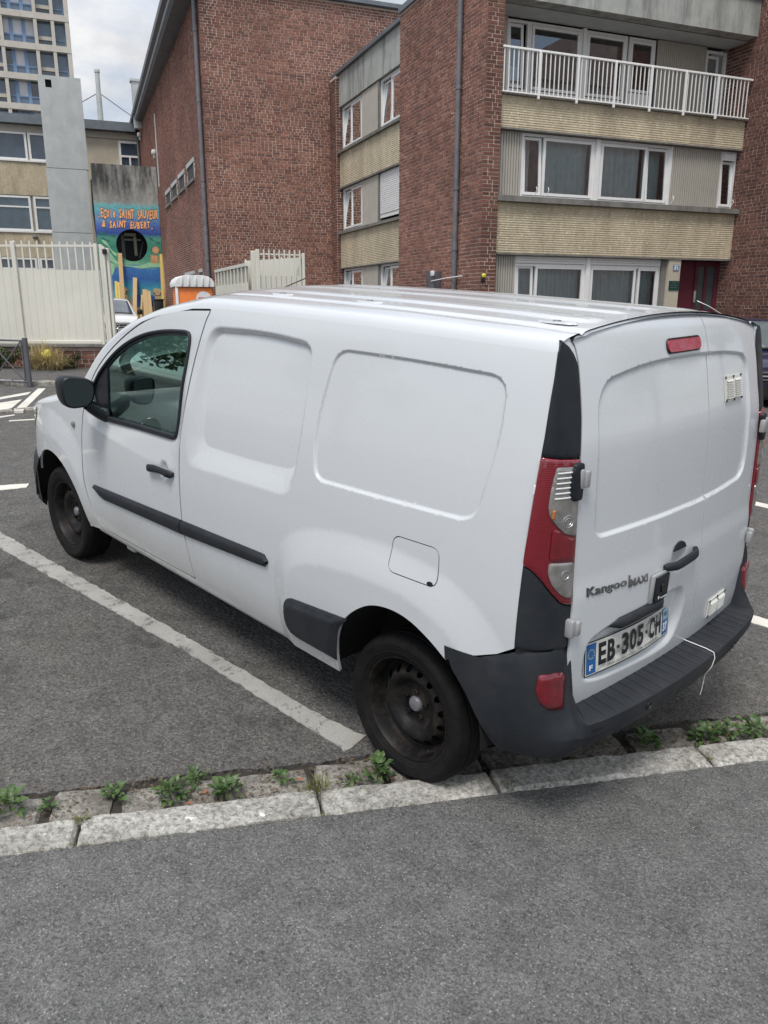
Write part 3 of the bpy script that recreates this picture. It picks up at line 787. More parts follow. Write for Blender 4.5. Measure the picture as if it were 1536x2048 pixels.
def window(root, fn, a0, a1, z0, z1, sashes, glass='glass', fw=0.05, depth=0.07, name='window', frame_mat='pvc', mull=()):
    """fixed outer frame (part) with sashes and panes as sub-parts; sashes: (a0, a1, z0, z1, tilt degrees)"""
    m = MB()
    def bx(b, p, q): 
        x0, y0, z0_ = p; x1, y1, z1_ = q
        c = [fn(*t) for t in ((x0, y0, z0_), (x1, y0, z0_), (x1, y1, z0_), (x0, y1, z0_), (x0, y0, z1_), (x1, y0, z1_), (x1, y1, z1_), (x0, y1, z1_))]
        b.add(c, [(3, 2, 1, 0), (4, 5, 6, 7), (0, 1, 5, 4), (1, 2, 6, 5), (2, 3, 7, 6), (3, 0, 4, 7)])
    for p, q in (((a0, -depth, z0), (a0 + fw, 0, z1)), ((a1 - fw, -depth, z0), (a1, 0, z1)), ((a0 + fw, -depth, z0), (a1 - fw, -0.001, z0 + fw)), ((a0 + fw, -depth, z1 - fw), (a1 - fw, -0.001, z1))):
        bx(m, p, q)
    for (b0, b1) in mull: bx(m, (b0, -depth, z0 + fw), (b1, 0.004, z1 - fw))
    wf = part(root, name, m, MAT[frame_mat])
    for (s0, s1, t0, t1, tilt) in sashes:
        m = MB(); g = MB(); sw = 0.055
        ta = math.tan(math.radians(tilt))
        def tfn(a, d, z): return fn(a, d + 0.012 - (z - t0) * ta, z)
        def bt(b, p, q):
            x0, y0, z0_ = p; x1, y1, z1_ = q
            c = [tfn(*t) for t in ((x0, y0, z0_), (x1, y0, z0_), (x1, y1, z0_), (x0, y1, z0_), (x0, y0, z1_), (x1, y0, z1_), (x1, y1, z1_), (x0, y1, z1_))]
            b.add(c, [(3, 2, 1, 0), (4, 5, 6, 7), (0, 1, 5, 4), (1, 2, 6, 5), (2, 3, 7, 6), (3, 0, 4, 7)])
        for p, q in (((s0, -0.05, t0), (s0 + sw, 0, t1)), ((s1 - sw, -0.05, t0), (s1, 0, t1)), ((s0 + sw, -0.05, t0), (s1 - sw, -0.001, t0 + sw)), ((s0 + sw, -0.05, t1 - sw), (s1 - sw, -0.001, t1))):
            bt(m, p, q)
        part(root, 'sash', m, MAT[frame_mat], wf)
        g.add([tfn(s0 + sw, -0.02, t0 + sw), tfn(s1 - sw, -0.02, t0 + sw), tfn(s1 - sw, -0.02, t1 - sw), tfn(s0 + sw, -0.02, t1 - sw)], [(0, 1, 2, 3)])
        part(root, 'pane', g, MAT[glass], wf)
    return wf
def curtain(root, fn, a0, a1, z0, z1, d, mat='curtain', seed=0, amp=0.03, lam=0.14):
    r = np.random.default_rng(seed)
    n = int((a1 - a0) / 0.018)
    rows = []
    ph = np.cumsum(r.uniform(0.5, 1.5, n + 1)) * 0.018 * 2 * math.pi / lam
    for z in (z0, (z0 + z1) / 2, z1):
        rows.append([fn(a0 + (a1 - a0) * i / n, d + amp * math.sin(ph[i]) * (1.0 if z < z1 else 0.8), z) for i in range(n + 1)])
    return part(root, 'curtain', MB().grid(rows), MAT[mat])

# ------------------------------------------------------------------ apartment building (right)
apt = thing('apartment_building', 'brick apartment house with beige bands, a white balcony railing and a dark red door', 'building', BF, (0, 0, 0.2))
fW = lambda w0: (lambda a, d, z: (a, w0 - d, z))
fU = lambda u0: (lambda a, d, z: (u0 - d, a, z))
WW = 4.28
UR = 6.62
mb = MB()
mb.box((0, 0, 0.1), (0.35, WW, 8.35))                       # flank wall
mb.box((0.0, WW, 0.1), (0.14, 9.74, 0.9))
mb.box((0.02, 9.22, 0.1), (0.35, 9.74, 8.22))               # brick end strip of the wing
part(apt, 'wall', mb, MAT['mortar'])
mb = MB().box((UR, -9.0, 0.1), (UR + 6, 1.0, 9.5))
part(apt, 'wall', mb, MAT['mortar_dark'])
vis = lambda q, B: (q[:, 1] < 570) & ((q[:, 0] < 905) | (q[:, 0] > 930))
brick_face(apt, lay_bricks(-0.009, WW, 1.4, 8.33, [], 11), fU(0.0), 1, None, MAT['brick'], 175, 1, vis)
brick_face(apt, lay_bricks(-0.008, 0.355, 1.4, 8.33, [], 12), fW(0.0), 0, None, MAT['brick_darkened'], 45, 2)  # pier turned from the light: its shade is put into the brick colour
brick_face(apt, lay_bricks(-3.2, 0.82, 1.0, 8.9, [], 13), fU(UR), 1, None, MAT['brick_darkened'], 80, 3, lambda q, B: (q[:, 0] > 1470) & (q[:, 1] < 630))
brick_face(apt, lay_bricks(9.22, 9.74, 1.4, 8.2, [], 14), fU(0.02), 1, None, MAT['brick_darkened'], 0, 4)
brick_face(apt, lay_bricks(0.025, 0.205, 1.4, 8.2, [], 15), fW(9.22), 0, None, MAT['brick_darkened'], 0, 4)
# carcass
mb = MB()
mb.box((0.12, 6.0, 0.1), (5.0, 9.6, 8.2)); 
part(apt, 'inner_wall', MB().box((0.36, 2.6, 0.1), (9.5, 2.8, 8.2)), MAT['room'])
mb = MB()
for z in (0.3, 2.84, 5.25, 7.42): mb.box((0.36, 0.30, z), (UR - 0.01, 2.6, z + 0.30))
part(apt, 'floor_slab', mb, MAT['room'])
for z0, z1 in ((2.835, 3.815), (5.195, 5.765)):
    part(apt, 'spandrel_band', MB().box((0.355, 0.085, z0), (UR - 0.005, 0.32, z1)), MAT['band'])
    part(apt, 'band_lip', MB().box((0.352, 0.075, z0 - 0.035), (UR - 0.003, 0.33, z0 - 0.001)), MAT['sill'])
part(apt, 'spandrel_band', MB().box((0.357, 0.09, 0.1), (4.855, 0.32, 1.46)), MAT['band'])
part(apt, 'window_ledge', MB().box((0.357, 0.0, 1.462), (4.72, 0.33, 1.498)), MAT['sill'])
part(apt, 'window_ledge', MB().box((0.335, -0.03, 3.818), (UR - 0.004, 0.33, 3.925)), MAT['sill'])
part(apt, 'balcony_floor', MB().box((0.356, 0.03, 5.768), (UR - 0.006, 0.85, 5.80)), MAT['sill'])
part(apt, 'fascia', MB().box((0.354, 0.0, 7.43), (UR - 0.002, 0.30, 8.13)), MAT['concrete'])
part(apt, 'balcony_ceiling', MB().box((0.36, 0.302, 7.40), (UR - 0.008, 0.86, 7.70)), MAT['concrete_l'])
part(apt, 'flashing', MB().box((0.34, -0.04, 8.132), (UR, 0.34, 8.21)), MAT['zinc'])
part(apt, 'flashing', MB().box((-0.05, -0.05, 8.352), (0.40, WW + 0.03, 8.47)), MAT['zinc'])
part(apt, 'roof', MB().box((0.42, 0.36, 8.13), (UR - 0.01, 9.7, 8.3)), MAT['zinc'])
# vertical cladding boards
SLAT = {}
def slats(a0, a1, z0, z1, w0, pitch=0.0595):
    n = int(round((a1 - a0) / pitch)); p = (a1 - a0) / n
    key = (round(p, 4), round(z1 - z0, 3))
    if key not in SLAT:
        SLAT[key] = mesh_from('slat', *(lambda m: (m.v, m.f))(MB().box((-p / 2 + 0.007, -0.024, -(z1 - z0) / 2), (p / 2 - 0.007, 0.0, (z1 - z0) / 2))), MAT['clad'])
    part(apt, 'cladding_backing', MB().box((a0, w0, z0), (a1, w0 + 0.04, z1)), MAT['pipe'])
    for i in range(n): inst(apt, 'slat', SLAT[key], (a0 + (i + 0.5) * p, w0, (z0 + z1) / 2))
slats(0.36, 0.97, 3.93, 5.155, 0.22)
slats(4.78, 6.14, 3.93, 5.155, 0.22)
slats(0.36, 0.93, 1.5, 2.795, 0.22)
slats(4.64, 6.00, 5.82, 7.38, 0.84)
# first floor
f1 = fW(0.22)
window(apt, f1, 0.98, 2.76, 3.93, 5.15, [(1.03, 1.47, 3.99, 5.09, 3.4), (1.49, 2.71, 3.99, 5.09, 0)], mull=())
window(apt, f1, 2.86, 4.74, 3.93, 5.15, [(2.91, 4.10, 3.99, 5.09, 0), (4.12, 4.69, 3.99, 5.09, 3.0)])
part(apt, 'mullion', MB().box((2.762, 0.18, 3.93), (2.858, 0.30, 5.15)), MAT['pvc'])
part(apt, 'jamb', MB().box((4.742, 0.20, 3.93), (4.778, 0.32, 5.15)), MAT['pvc'])
window(apt, f1, 6.16, 6.60, 3.93, 5.15, [(6.21, 6.55, 3.99, 4.95, 4.0)])
part(apt, 'shutter_box', MB().box((6.21, 0.19, 4.96), (6.55, 0.24, 5.10)), MAT['pvc'])
curtain(apt, f1, 1.55, 2.72, 3.95, 5.12, -0.22, seed=1); curtain(apt, f1, 2.90, 4.06, 3.95, 5.12, -0.24, seed=2); curtain(apt, f1, 4.2, 4.68, 3.95, 5.12, -0.30, seed=3)
part(apt, 'curtain', MB().box((0.99, 0.62, 3.95), (1.40, 0.63, 5.1)), MAT['net'])
for k, a in enumerate((1.22, 1.50, 4.52, 4.70, 6.40)):          # bent hooks along the ledge
    part(apt, 'ledge_hook', MB().tube([(a, 0.10, 3.93), (a, 0.02, 3.98), (a + 0.02, -0.02, 4.06), (a + 0.02, 0.01, 4.12)], 0.008, 6), MAT['rail'])
# ground floor
f0 = fW(0.22)
window(apt, f0, 0.94, 2.70, 1.5, 2.64, [(0.99, 1.40, 1.55, 2.60, 2.5), (1.44, 2.66, 1.55, 2.60, 0)])
window(apt, f0, 2.80, 4.72, 1.5, 2.64, [(2.85, 4.06, 1.55, 2.60, 0), (4.12, 4.66, 1.55, 2.60, 0)])
part(apt, 'mullion', MB().box((2.702, 0.17, 1.5), (2.798, 0.30, 2.79)), MAT['pvc'])
for a0, a1 in ((0.94, 2.70), (2.80, 4.72)):
    sbx = part(apt, 'roller_shutter_box', MB().box((a0, 0.21, 2.645), (a1, 0.40, 2.795)), MAT['pvc'])
    for k in range(3): part(apt, 'slat', MB().rbox((a0 + 0.05, 0.195, 2.652 + k * 0.046), (a1 - 0.05, 0.209, 2.694 + k * 0.046), 0.006, 1), MAT['pvc'], sbx)
curtain(apt, f0, 1.0, 2.66, 1.5, 2.62, -0.2, seed=5, amp=0.035, lam=0.11); curtain(apt, f0, 2.86, 4.66, 1.5, 2.62, -0.22, seed=6, amp=0.035, lam=0.11)
part(apt, 'jamb', MB().box((4.722, 0.16, 1.4), (4.86, 0.5, 2.80)), MAT['sill'])
part(apt, 'entrance_pier', MB().box((4.862, 0.10, 0.6), (5.20, 0.6, 2.80)), MAT['render'])
sg = part(apt, 'house_number_sign', MB().box((4.985, 0.088, 2.555), (5.145, 0.099, 2.685)), MAT['plate_blue'])
part(apt, 'number_border', MB().box((4.998, 0.085, 2.568), (5.132, 0.087, 2.672)), MAT['white_ink'], sg)
tx = text_mesh('127', 0.105, 0.001, 0.003, 'CENTER').xf(Matrix.Translation((5.065, 0.084, 2.583)) @ Matrix.Rotation(math.radians(90), 4, 'X'))
part(apt, 'number', tx, MAT['plate_blue'], sg)
pq = part(apt, 'green_plaque', MB().box((4.905, 0.085, 2.13), (5.185, 0.099, 2.335)), MAT['green_sign'])
mb = MB()
for z, h0, h1 in ((2.285, 4.98, 5.11), (2.235, 4.93, 5.16), (2.185, 4.95, 5.14)): mb.box((h0, 0.083, z), (h1, 0.0845, z + 0.012))
part(apt, 'faint_lines', mb, MAT['pipe'], pq)
dr = part(apt, 'entrance_door', MB().box((5.205, 0.42, 0.6), (5.90, 0.47, 2.79)), MAT['reddoor'])
part(apt, 'door_frame', MB().box((5.902, 0.38, 0.6), (5.985, 0.47, 2.79)).box((6.50, 0.38, 0.6), (6.61, 0.47, 2.79)).box((5.987, 0.38, 2.69), (6.498, 0.47, 2.788)).box((6.20, 0.385, 0.6), (6.27, 0.465, 2.688)).box((5.987, 0.385, 1.45), (6.198, 0.465, 1.70)).box((6.272, 0.385, 1.45), (6.498, 0.465, 1.70)), MAT['reddoor'], dr)
MAT['doorglass'] = simple('dark_door_glass', (0.055, 0.075, 0.075), 0.15, 0, 0.2, 5, coat=0.8)
part(apt, 'door_pane', MB().box((5.988, 0.42, 1.702), (6.198, 0.43, 2.688)), MAT['doorglass'], dr)
part(apt, 'door_pane', MB().box((6.272, 0.42, 1.702), (6.498, 0.43, 2.688)), MAT['doorglass'], dr)
part(apt, 'pull_handle', MB().rbox((5.90, 0.34, 1.86), (5.945, 0.375, 2.13), 0.008), MAT['silver'], dr)
part(apt, 'handle_rod', MB().tube([(5.99, 0.33, 1.90), (6.16, 0.12, 1.78), (6.40, -0.1, 1.58)], 0.013, 6), MAT['silver'], dr)
# balcony
fb = fW(0.84)
window(apt, fb, 0.90, 1.42, 6.05, 7.36, [(0.95, 1.30, 6.12, 7.30, 3.0)])
window(apt, fb, 1.422, 2.70, 6.05, 7.36, [(1.48, 2.64, 6.12, 7.30, 0)])
window(apt, fb, 2.78, 3.85, 6.05, 7.36, [(2.83, 3.80, 6.12, 7.30, 0)])
window(apt, fb, 3.90, 4.60, 5.83, 7.36, [(3.94, 4.55, 6.30, 7.30, 0)])
part(apt, 'door_panel', MB().box((3.95, 0.83, 5.88), (4.55, 0.87, 6.28)), MAT['pvc'])
part(apt, 'mullion', MB().box((2.702, 0.80, 5.83), (2.778, 0.92, 7.38)), MAT['pvc'])
part(apt, 'parapet_panel', MB().box((0.37, 0.82, 5.82), (3.895, 0.95, 6.045)), MAT['clad_s'])
part(apt, 'back_panel', MB().box((0.37, 0.82, 6.047), (0.895, 0.95, 7.395)), MAT['clad_s'])
window(apt, fb, 6.02, 6.60, 5.83, 7.33, [(6.07, 6.44, 5.95, 7.25, 4.0)])
part(apt, 'curtain', MB().box((0.98, 1.15, 6.1), (1.35, 1.16, 6.6)), MAT['net'])
rl = part(apt, 'railing', MB().rbox((0.34, -0.03, 6.555), (6.60, 0.02, 6.595), 0.005, 1).rbox((0.36, -0.022, 5.79), (6.60, 0.012, 5.815), 0.004, 1), MAT['rail'])
bme = mesh_from('baluster', *(lambda m: (m.v, m.f))(MB().box((-0.0085, -0.0085, 5.815 - 6.18), (0.0085, 0.0085, 6.555 - 6.18))), MAT['rail'])
pme = mesh_from('railing_post', *(lambda m: (m.v, m.f))(MB().box((-0.018, -0.02, 5.72 - 6.18), (0.018, 0.02, 6.555 - 6.18))), MAT['rail'])
posts = [1.16, 2.05, 2.955, 3.86, 4.755, 5.635]
for a in posts: inst(apt, 'railing_post', pme, (a, -0.028, 6.18), parent=None)
for i in range(60):
    a = 0.38 + i * 0.1035
    if min(abs(a - p) for p in posts) > 0.03 and a < 6.58: inst(apt, 'baluster', bme, (a, -0.005, 6.18))
# wing seen end-on between the flank wall and the hall
fw_ = fU(0.12)
part(apt, 'wing_wall', MB().box((1.6, WW, 0.1), (1.8, 9.72, 8.2)), MAT['room'])
part(apt, 'fascia', MB().box((0.12, WW + 0.004, 7.40), (0.40, 9.70, 8.25)), MAT['concrete'])
part(apt, 'flashing', MB().box((0.03, WW + 0.006, 8.252), (0.42, 9.74, 8.34)), MAT['zinc'])
for z0, z1 in ((5.20, 6.12), (2.90, 3.86)):
    part(apt, 'spandrel_band', MB().box((0.12, WW + 0.004, z0), (0.34, 9.20, z1)), MAT['band'])
    part(apt, 'window_ledge', MB().box((0.04, WW + 0.005, z1 + 0.002), (0.35, 9.62, z1 + 0.075)), MAT['sill'])
    part(apt, 'band_lip', MB().box((0.10, WW + 0.005, z0 - 0.04), (0.35, 9.21, z0 - 0.002)), MAT['sill'])
for z0, z1, kind in ((6.20, 7.38, 0), (3.94, 5.15, 1), (1.5, 2.85, 2)):
    fz = fU(0.20)
    for (a0, a1) in ((WW + 0.10, 6.05), (7.45, 9.15)):
        if kind == 1 and a0 < 5:
            rs = part(apt, 'roller_shutter', MB().box((0.19, a0, z0 + 0.1), (0.24, a1, z1)), MAT['pvc'])
            nsl = 19
            for k in range(nsl): part(apt, 'slat', MB().rbox((0.172, a0 + 0.03, z0 + 0.20 + k * 0.05), (0.189, a1 - 0.03, z0 + 0.247 + k * 0.05), 0.007, 1), MAT['pvc'], rs)
            continue
        am = (a0 + a1) / 2 + 0.1
        window(apt, fz, a0, a1, z0, z1, [(am + 0.01, a1 - 0.06, z0 + 0.07, z1 - 0.07, 5.0), (a0 + 0.06, am - 0.01, z0 + 0.07, z1 - 0.07, 0)])
    part(apt, 'clad_panel', MB().box((0.165, 6.12, z0), (0.26, 7.38, z1)), MAT['clad_s'])
    part(apt, 'jamb', MB().box((0.14, 6.052, z0), (0.27, 6.118, z1)), MAT['sill'])
    part(apt, 'inner_reveal', MB().box((0.21, 9.152, z0), (0.5, 9.215, z1)), MAT['sill'])
curtain(apt, fU(0.20), 7.5, 8.4, 3.95, 5.1, -0.2, 'net', 8)
mb = MB()
for z in (2.86, 5.2, 7.40): mb.box((0.36, WW + 0.01, z), (1.6, 9.7, z + 0.3))
part(apt, 'floor_slab', mb, MAT['room'])
# fixtures on the flank wall: each its own thing
def drainpipe(pts, z0, z1, collars, label, r=0.055):
    t = thing('drainpipe', label, 'drainpipe', BF, (pts[0], pts[1], z0))
    part(t, 'pipe', MB().tube([(pts[0], pts[1], z0), (pts[0], pts[1], z1)], r, 14), MAT['pipe'])
    for z in collars: part(t, 'collar', MB().tube([(pts[0], pts[1], z - 0.035), (pts[0], pts[1], z + 0.035)], r + 0.012, 14), MAT['pipe'])
    return t
drainpipe((-0.075, 1.02), 0.6, 8.30, (2.95, 4.15, 6.05, 7.9), 'grey drainpipe on the flank brick wall of the apartment house')
mbx = thing('meter_box', 'dark grey wall box with a small lamp left of the right drainpipe', 'box', BF, (-0.1, 2.0, 2.1))
part(mbx, 'body', MB().rbox((-0.20, 1.78, 1.75), (-0.012, 2.18, 2.52), 0.01), MAT['grey_post'])
part(mbx, 'lamp', MB().rbox((-0.25, 1.72, 2.42), (-0.205, 1.86, 2.53), 0.01), MAT['white_pl'])
solo('wall_rod', MB().tube([(-0.22, 1.85, 2.31), (-0.16, 1.2, 2.36), (-0.14, 0.52, 2.38)], 0.012, 6), MAT['rail'], BF, (-0.15, 1.2, 2.36), 'thin white rod along the brick wall crossing the right drainpipe', 'rod')
yl = thing('wall_light', 'small yellow light on a black bracket on the brick corner', 'lamp', BF, (0.06, -0.03, 2.33))
part(yl, 'bracket', MB().rbox((0.03, -0.06, 2.25), (0.09, -0.011, 2.34), 0.008), MAT['ink'])
part(yl, 'lens', MB().lathe([(0.001, 0.0), (0.03, 0.005), (0.045, 0.03), (0.045, 0.06), (0.03, 0.08), (0.001, 0.085)], 14, lambda x, y, h: (0.06 + x, -0.06 + y, 2.33 + h)), MAT['yellow'])

# ------------------------------------------------------------------ brick hall (middle left)
HW = 9.75; HU = -3.73
hall = thing('brick_hall', 'tall windowless red brick hall with a sloping dark eave, left of the apartment house', 'building', BF, (HU, HW, 0.2))
part(hall, 'wall', MB().box((HU, HW, 0.1), (4.5, 31.0, 10.32)), MAT['mortar'])
HOLES = [(12.1, 13.6, 5.66, 6.12), (14.3, 15.75, 5.66, 6.10), (16.3, 17.8, 5.64, 6.06), (18.3, 19.75, 5.62, 6.03), (13.3, 15.5, 2.3, 2.80), (11.65, 12.15, 2.3, 2.80)]
vis2 = lambda q, B: (q[:, 0] > 430) & (q[:, 0] < 655) & (q[:, 1] < 495)
brick_face(hall, lay_bricks(HU - 0.008, 3.2, 1.6, 10.3, [], 21), fW(HW), 0, None, MAT['brick'], 300, 5, vis2)
brick_face(hall, lay_bricks(HW - 0.009, 25.5, 1.6, 10.2, HOLES, 22), fU(HU), 1, None, MAT['brick'], 0, 6)
t = NT('far_brick'); uvn = t.n('ShaderNodeTexBrick'); 
MAT['brick_far'] = t.pbr(t.ramp(t.noise(9, 6, 0.7), [(0.35, (0.15, 0.062, 0.048)), (0.65, (0.23, 0.12, 0.095))]), 0.9, spec=0.2)
part(hall, 'far_wall_face', MB().box((HU - 0.006, 25.5, 0.1), (HU - 0.001, 31.0, 10.2)), MAT['brick_far'])
for k, (a0, a1, z0, z1) in enumerate(HOLES):
    if k < 4:
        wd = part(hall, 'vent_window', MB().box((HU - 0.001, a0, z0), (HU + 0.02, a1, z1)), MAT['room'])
        part(hall, 'lintel', MB().box((HU - 0.035, a0 - 0.08, z1), (HU + 0.1, a1 + 0.08, z1 + 0.13)), MAT['concrete_l'])
        part(hall, 'sill', MB().box((HU - 0.07, a0 - 0.05, z0 - 0.09), (HU + 0.1, a1 + 0.05, z0)), MAT['sill'])
        part(hall, 'reveal', MB().box((HU - 0.025, a0 - 0.05, z0), (HU + 0.1, a0, z1)), MAT['concrete_l'])
    else:
        part(hall, 'vent_window', MB().box((HU - 0.001, a0, z0), (HU + 0.02, a1, z1)), MAT['pane_d'])
        part(hall, 'lintel', MB().box((HU - 0.03, a0 - 0.1, z1), (HU + 0.1, a1 + 0.1, z1 + 0.10)), MAT['concrete_l'])
def wedge(name, pts0, pts1, mat):
    n = len(pts0); m = MB()
    m.add(list(pts0) + list(pts1), [tuple(range(n - 1, -1, -1)), tuple(range(n, 2 * n))] + [(i, (i + 1) % n, n + (i + 1) % n, n + i) for i in range(n)])
    return part(hall, name, m, MAT[mat])
wedge('soffit', [(HU, 9.4, 10.21), (HU - 0.50, 9.4, 10.21), (HU - 0.50, 9.4, 10.28), (HU, 9.4, 10.28)], [(HU, 30.9, 10.21), (HU - 0.20, 30.9, 10.21), (HU - 0.20, 30.9, 10.28), (HU, 30.9, 10.28)], 'zinc')
wedge('fascia', [(HU - 0.02, 9.38, 10.285), (HU - 0.60, 9.38, 10.285), (HU - 0.60, 9.38, 10.60), (HU - 0.02, 9.38, 10.60)], [(HU - 0.02, 30.9, 10.285), (HU - 0.24, 30.9, 10.285), (HU - 0.24, 30.9, 10.60), (HU - 0.02, 30.9, 10.60)], 'zinc_l')
wedge('gutter', [(HU - 0.605, 9.37, 10.42), (HU - 0.74, 9.37, 10.45), (HU - 0.74, 9.37, 10.64), (HU - 0.605, 9.37, 10.64)], [(HU - 0.245, 30.9, 10.42), (HU - 0.34, 30.9, 10.45), (HU - 0.34, 30.9, 10.64), (HU - 0.245, 30.9, 10.64)], 'pipe')
part(hall, 'roof_edge', MB().box((HU - 0.02, HW - 0.16, 10.33), (4.5, HW + 0.1, 10.44)), MAT['zinc'])
part(hall, 'roof', MB().add([(HU + 0.02, HW - 0.10, 10.445), (4.5, HW - 0.10, 10.445), (4.5, HW + 0.9, 11.5), (HU + 0.02, HW + 0.9, 11.5), (4.5, 30.8, 11.5), (HU + 0.02, 30.8, 11.5)], [(0, 1, 2, 3), (3, 2, 4, 5)]), MAT['zinc_l'])
part(hall, 'roof_stack', MB().box((HU - 0.34, 27.2, 9.9), (HU - 0.02, 27.6, 11.9)).box((HU - 0.40, 27.15, 11.9), (HU + 0.02, 27.65, 12.0)), MAT['concrete_l'])
drainpipe((HU - 0.085, 10.02), 0.4, 10.25, (3.1, 5.3, 7.4, 9.2), 'tall grey drainpipe at the left corner of the brick hall', 0.065)
pp = solo('drainpipe_shoe', MB().tube([(HU - 0.085, 10.02, 0.3), (HU - 0.085, 10.02, 2.25)], 0.10, 14), MAT['concrete_l'], BF, (HU, 10, 0.3), 'pale thicker foot of the tall drainpipe on the brick hall', 'pipe')
for (a, z, lab) in ((28.0, 9.75, 'upper small white lamp high on the far end of the brick hall'), (22.3, 8.05, 'lower small white lamp on the side wall of the brick hall')):
    solo('wall_lamp', MB().rbox((HU - 0.18, a - 0.14, z - 0.09), (HU - 0.012, a + 0.14, z + 0.09), 0.04).rbox((HU - 0.12, a - 0.05, z - 0.24), (HU - 0.02, a + 0.05, z - 0.09), 0.02), MAT['white_pl'], BF, (HU - 0.1, a, z), lab, 'lamp', 'wall lamps on the hall')
solo('cable_conduit', MB().tube([(HU - 0.03, 21.6, 6.6), (HU - 0.03, 21.6, 9.4)], 0.035, 6), MAT['concrete_l'], BF, (HU, 21.6, 8), 'pale vertical conduit on the side wall of the brick hall above the mural', 'conduit')
# ------------------------------------------------------------------ school, tower and mural on the left
sch = thing('school_building', 'low cream school wing with grey flat roof and ribbon windows at far left', 'building', BF, (-8, 29, 0.2))
part(sch, 'wall', MB().box((-16, 29.1, 0.1), (HU, 36, 10.0)), MAT['render'])
part(sch, 'frieze', MB().box((-16, 29.04, 9.68), (HU - 0.02, 29.09, 9.98)), MAT['clad_s'])
part(sch, 'roof', MB().box((-16.2, 28.7, 10.0), (HU - 0.2, 36.2, 10.40)), MAT['zinc'])
for z0, z1 in ((6.86, 8.36), (4.02, 5.16)):
    part(sch, 'spandrel_band', MB().box((-16, 28.98, z0), (-8.0, 29.095, z1)), MAT['band'])
    part(sch, 'sill', MB().box((-16, 28.92, z1 + 0.002), (-8.0, 29.10, z1 + 0.07)), MAT['pvc'])
fs_ = fW(29.08)
def school_window(a0, a1, z0, z1, bar):
    m = MB()
    for p, q in (((a0, 28.99, z0), (a0 + 0.1, 29.09, z1)), ((a1 - 0.1, 28.99, z0), (a1, 29.09, z1)), ((a0 + 0.1, 28.992, z0), (a1 - 0.1, 29.088, z0 + 0.09)), ((a0 + 0.1, 28.992, z1 - 0.09), (a1 - 0.1, 29.088, z1))): m.box(p, q)
    if bar: m.box((a0 + 0.1, 28.994, bar), (a1 - 0.1, 29.086, bar + 0.07))
    wf = part(sch, 'window', m, MAT['pvc'])
    part(sch, 'pane', MB().box((a0 + 0.09, 29.05, z0 + 0.08), (a1 - 0.09, 29.07, z1 - 0.08)), MAT['pane_d'], wf)
for a0, a1 in ((-15.8, -12.85), (-12.8, -10.75), (-10.7, -8.92), (-8.86, -7.2)): school_window(a0, a1, 8.43, 9.66, None)
for a0, a1 in ((-15.8, -12.95), (-12.9, -10.75), (-10.7, -9.02), (-8.90, -7.2)):
    school_window(a0, a1, 5.24, 6.83, 6.30)
    school_window(a0, a1, 2.2, 4.0, 3.45)
m = MB().box((-4.75, 29.0, 8.0), (-4.65, 29.09, 9.60)).box((-3.86, 29.0, 8.0), (-3.76, 29.09, 9.60)).box((-4.65, 29.002, 9.5), (-3.86, 29.088, 9.60)).box((-4.65, 29.002, 8.86), (-3.86, 29.088, 8.95)).box((-4.29, 29.004, 8.0), (-4.21, 29.086, 8.86))
wf = part(sch, 'window', m, MAT['pvc']); part(sch, 'pane', MB().box((-4.66, 29.05, 8.0), (-3.85, 29.07, 9.5)), MAT['pane_d'], wf)
part(sch, 'downpipe', MB().tube([(HU - 0.1, 28.95, 6), (HU - 0.1, 28.95, 9.9), (HU - 0.6, 28.95, 9.98)], 0.05, 8), MAT['pipe'])
part(sch, 'lamp', MB().rbox((-9.1, 28.8, 4.9), (-8.86, 29.0, 5.02), 0.03), MAT['pipe'])

slab = thing('concrete_slab_wall', 'tall bare pale concrete wall slab with a small square hole near its top', 'wall', BF, (-7.2, 26, 0.2))
part(slab, 'panel', MB().box((-8.18, 26, 0.1), (-6.42, 26.5, 4.98)), MAT['concrete_l'])
part(slab, 'panel', MB().box((-8.17, 26.005, 5.0), (-6.42, 26.5, 7.72)), MAT['concrete_l'])
m = MB().box((-8.13, 26.002, 7.74), (-6.36, 26.5, 11.02)).box((-8.13, 26.002, 11.02), (-7.84, 26.5, 11.34)).box((-7.58, 26.002, 11.02), (-6.36, 26.5, 11.34)).box((-8.13, 26.002, 11.34), (-6.36, 26.5, 11.50))
part(slab, 'panel', m, MAT['concrete_l'])
part(slab, 'square_hole', MB().box((-7.84, 26.12, 11.02), (-7.58, 26.16, 11.34)), MAT['void'])
solo('black_cable', MB().tube([(-6.37, 22.9, 1.0), (-6.36, 22.9, 4.5), (-6.42, 22.9, 5.6), (-6.40, 22.9, 6.9)], 0.05, 6), MAT['ink'], BF, (-6.38, 22.9, 3), 'dark cable hanging in the gap between the concrete slab and the mural wall', 'cable')

tw = thing('tower_block', 'tall concrete tower with a grid of blue framed windows at top left', 'building', BF, (-10, 60, 0))
TW = 60.0
floors = [8.08, 10.31, 12.54, 14.77, 17.0, 19.22, 21.45, 23.68, 25.92, 28.15]
part(tw, 'core', MB().box((-24, TW + 0.9, 0), (-5.55, TW + 16, 29.5)), MAT['concrete_t'])
mcol = MB()
cols = [-23.6, -21.3, -20.0, -18.9, -16.4, -15.1, -13.7, -12.0, -10.62, -8.12, -6.84]
for z in floors:
    part(tw, 'floor_band', MB().box((-24, TW, z - 0.05), (-5.58, TW + 0.88, z + 0.40)), MAT['concrete_t'])
for c in cols + [-5.78]:
    for k in range(len(floors) - 1):
        part(tw, 'column', MB().box((c - 0.13, TW + 0.03, floors[k] + 0.402), (c + (0.13 if c < -6 else 0.19), TW + 0.80, floors[k + 1] - 0.052)), MAT['concrete_t'])
r = np.random.default_rng(5)
